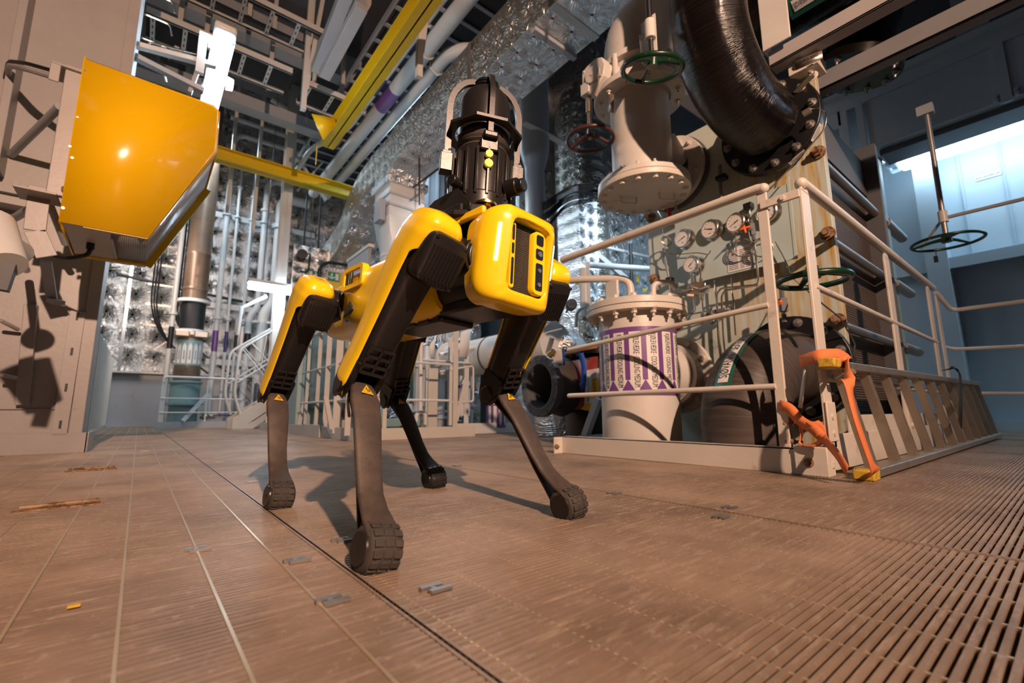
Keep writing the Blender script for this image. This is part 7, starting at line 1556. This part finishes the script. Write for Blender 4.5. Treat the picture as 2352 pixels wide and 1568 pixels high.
# kerb and rails further back
g = thing('guard_rail', 'white kerb and braced posts in front of the white tank', 'railing', (3.4, 5.3, 0))
mb = MB(); mb.box(2.75, 4.3, 4.45, 4.46, 0, .12); mb.build('kick_plate', 'white', g)
for px0, pt in ((1071, 800), (1033, 790)): 
    q = P(px0, 960, Y=4.5); mb = MB(); mb.box(q.x - .03, q.x + .03, 4.5, 4.51, .1, 1.1); mb.build('post', 'white', g)
mb = MB(); mb.bar(P(1048, 965, Y=4.48), P(1071, 870, Y=4.48), .05, .01, up=(0, 1, 0)); mb.build('brace', 'white', g)
mb = MB(); mb.tube(fillet([P(970, 826, Y=4.45), P(1080, 834, Y=4.45), P(1080, 836, Y=4.8), P(1005, 850, Y=5.2)], .05), .012, 8); mb.tube(fillet([P(1010, 853, Y=4.5), P(1087, 840, Y=4.5), P(1087, 922, Y=4.5), P(1036, 925, Y=4.5)], .04), .012, 8); mb.build('loop_rail', 'white', g)
mb = MB(); mb.tube([P(1010, 815, Y=4.6), P(1125, 790, Y=4.6), P(1160, 780, Y=4.4)], .024, 10); mb.build('top_rail', 'white', g)
mb = MB(); mb.add([P(1058, 762, Y=4.42), P(1082, 755, Y=4.42), P(1075, 818, Y=4.42), P(1054, 820, Y=4.42)], [(0, 1, 2, 3)]); tag(mb.build('paper_sheet', 'paper', solid=.002), 'white paper sheet hung on the rail under the robot belly', 'paper')
mb = MB(); mb.add([P(987, 790, Y=4.6), P(1000, 775, Y=4.6), P(997, 820, Y=4.6), P(987, 816, Y=4.6)], [(0, 1, 2, 3)]); tag(mb.build('paper_sheet', 'paper', solid=.002), 'narrow white sheet behind the hooked white pipe', 'paper')
# machinery clutter under the belly and around the tank
random.seed(11)
for i in range(9):
    x = 3.2 + i * .17; y = 6.2 + random.random() * .8; z = .15 + (i % 3) * .1; t = thing('flanged_fitting', 'grey flanged fitting in the machinery behind the white tank, %s from the left' % NTH[i], 'fitting', (x, y, z), 'machinery behind the tank')
    mb = MB(); mb.cyl((x, y, 0), (x, y, 1.0 + .5 * random.random()), .06 + .04 * random.random(), seg=14); mb.cyl((x, y, z), (x, y, z + .04), .14, seg=16); mb.cyl((x, y, .7 + z), (x, y, .74 + z), .13, seg=16); mb.build('body', random.choice(['dullsteel', 'white', 'grey']), t)
mb = MB(); mb.box(2.9, 4.9, 7.0, 7.1, 0, 1.9); tag(mb.build('foil_screen', 'foil_xz', smooth=False), 'foil clad screen wall behind the machinery in the centre', 'panel')
# foil pipes and gauge left of vessel lid
c = thing('foil_pipe', 'foil wrapped standing pipe with white upper part left of the vessel lid', 'pipe', tuple(P(1347, 700, Y=3.9)))
q = P(1345, 700, Y=3.9); mb = MB(); mb.cyl((q.x, q.y, 0), (q.x, q.y, 1.45), .10, seg=24); mb.build('foil', 'foil_yz', c); mb = MB(); mb.cyl((q.x, q.y, 1.45), (q.x, q.y, 2.1), .07, seg=20); mb.cyl((q.x, q.y, 1.42), (q.x, q.y, 1.46), .09, seg=20); mb.build('white_pipe', 'white', c)
q = P(1285, 760, Y=3.4); c = thing('foil_drum', 'shiny foil clad drum with a flat top behind the right robot shoulder', 'tank', tuple(q)); mb = MB(); mb.lathe([(.30, 0), (.30, .98), (.26, 1.04), (.14, 1.15), (.001, 1.17)], (q.x + .2, q.y + .2, 0), (0, 0, 1), 36); mb.build('cladding', 'foil_xz2', c)
n_ = Vector((-.6, -.8, 0)); q = P(1312, 700, Y=3.15); c = thing('pressure_gauge', 'small dark faced gauge on the foil drum left of the vessel', 'gauge', tuple(q)); mb = MB(); mb.cyl(q + n_ * .03, q - n_ * .05, .055, seg=24); mb.cyl(q - n_ * .05, q - n_ * .35, .012, seg=10); mb.build('case', 'darkgrey', c); mb = MB(); mb.cyl(q + n_ * .03, q + n_ * .033, .046, seg=24); mb.build('dial', 'dial', c); mb = MB(); mb.bar(q + n_ * .036 + Vector((.02, -.015, .005)), q + n_ * .036 + Vector((-.02, .015, -.003)), .004, .001, up=n_); mb.build('needle', 'ink', c)
pipe([P(1323, 750, Y=3.3), P(1325, 715, Y=3.3), P(1345, 705, Y=3.3)], .02, 'short white bent pipe left of the vessel lid', 'white', rad=.06)
pipe([P(1350, 608, Y=4.2), P(1500, 618, Y=4.2)], .045, 'white horizontal pipe behind the vessel davit', 'white')
mb = MB(); mb.bar(P(1366, 580, Y=4.6), P(1450, 650, Y=4.6), .09, .05, up=(0, 1, 0)); mb.bar(P(1395, 568, Y=4.7), P(1500, 592, Y=4.7), .04, .03, up=(0, 1, 0)); mb.box(P(1362, 700, Y=4.7).x, P(1376, 700, Y=4.7).x, 4.7, 4.75, 0, 1.9); bf = thing('brace_frame', 'slanted grey braces in front of the blue lit foil wall', 'brace', tuple(P(1366, 700, Y=4.7))); mb.build('braces', 'cream', bf)
pipe([P(1448, 560, Y=4.5), P(1452, 700, Y=4.5)], .03, 'dark upright pipe behind the vessel davit', 'cable')
mb = MB(); a = P(1463, 640, Y=4.3); mb.box(a.x, a.x + .06, 4.3, 4.31, a.z - .05, a.z + .06); mb.build('yellow_tag', 'signyellow', bf)
mb = MB(); a = P(1478, 668, Y=4.2); mb.box(a.x, a.x + .09, 4.2, 4.21, a.z, a.z + .05); mb.build('yellow_label', 'signyellow', bf)
mb = MB(); a = P(1322, 652, Y=3.7); mb.box(a.x, a.x + .08, 3.7, 3.705, a.z, a.z + .06); mb.build('yellow_label', 'signyellow', bf)
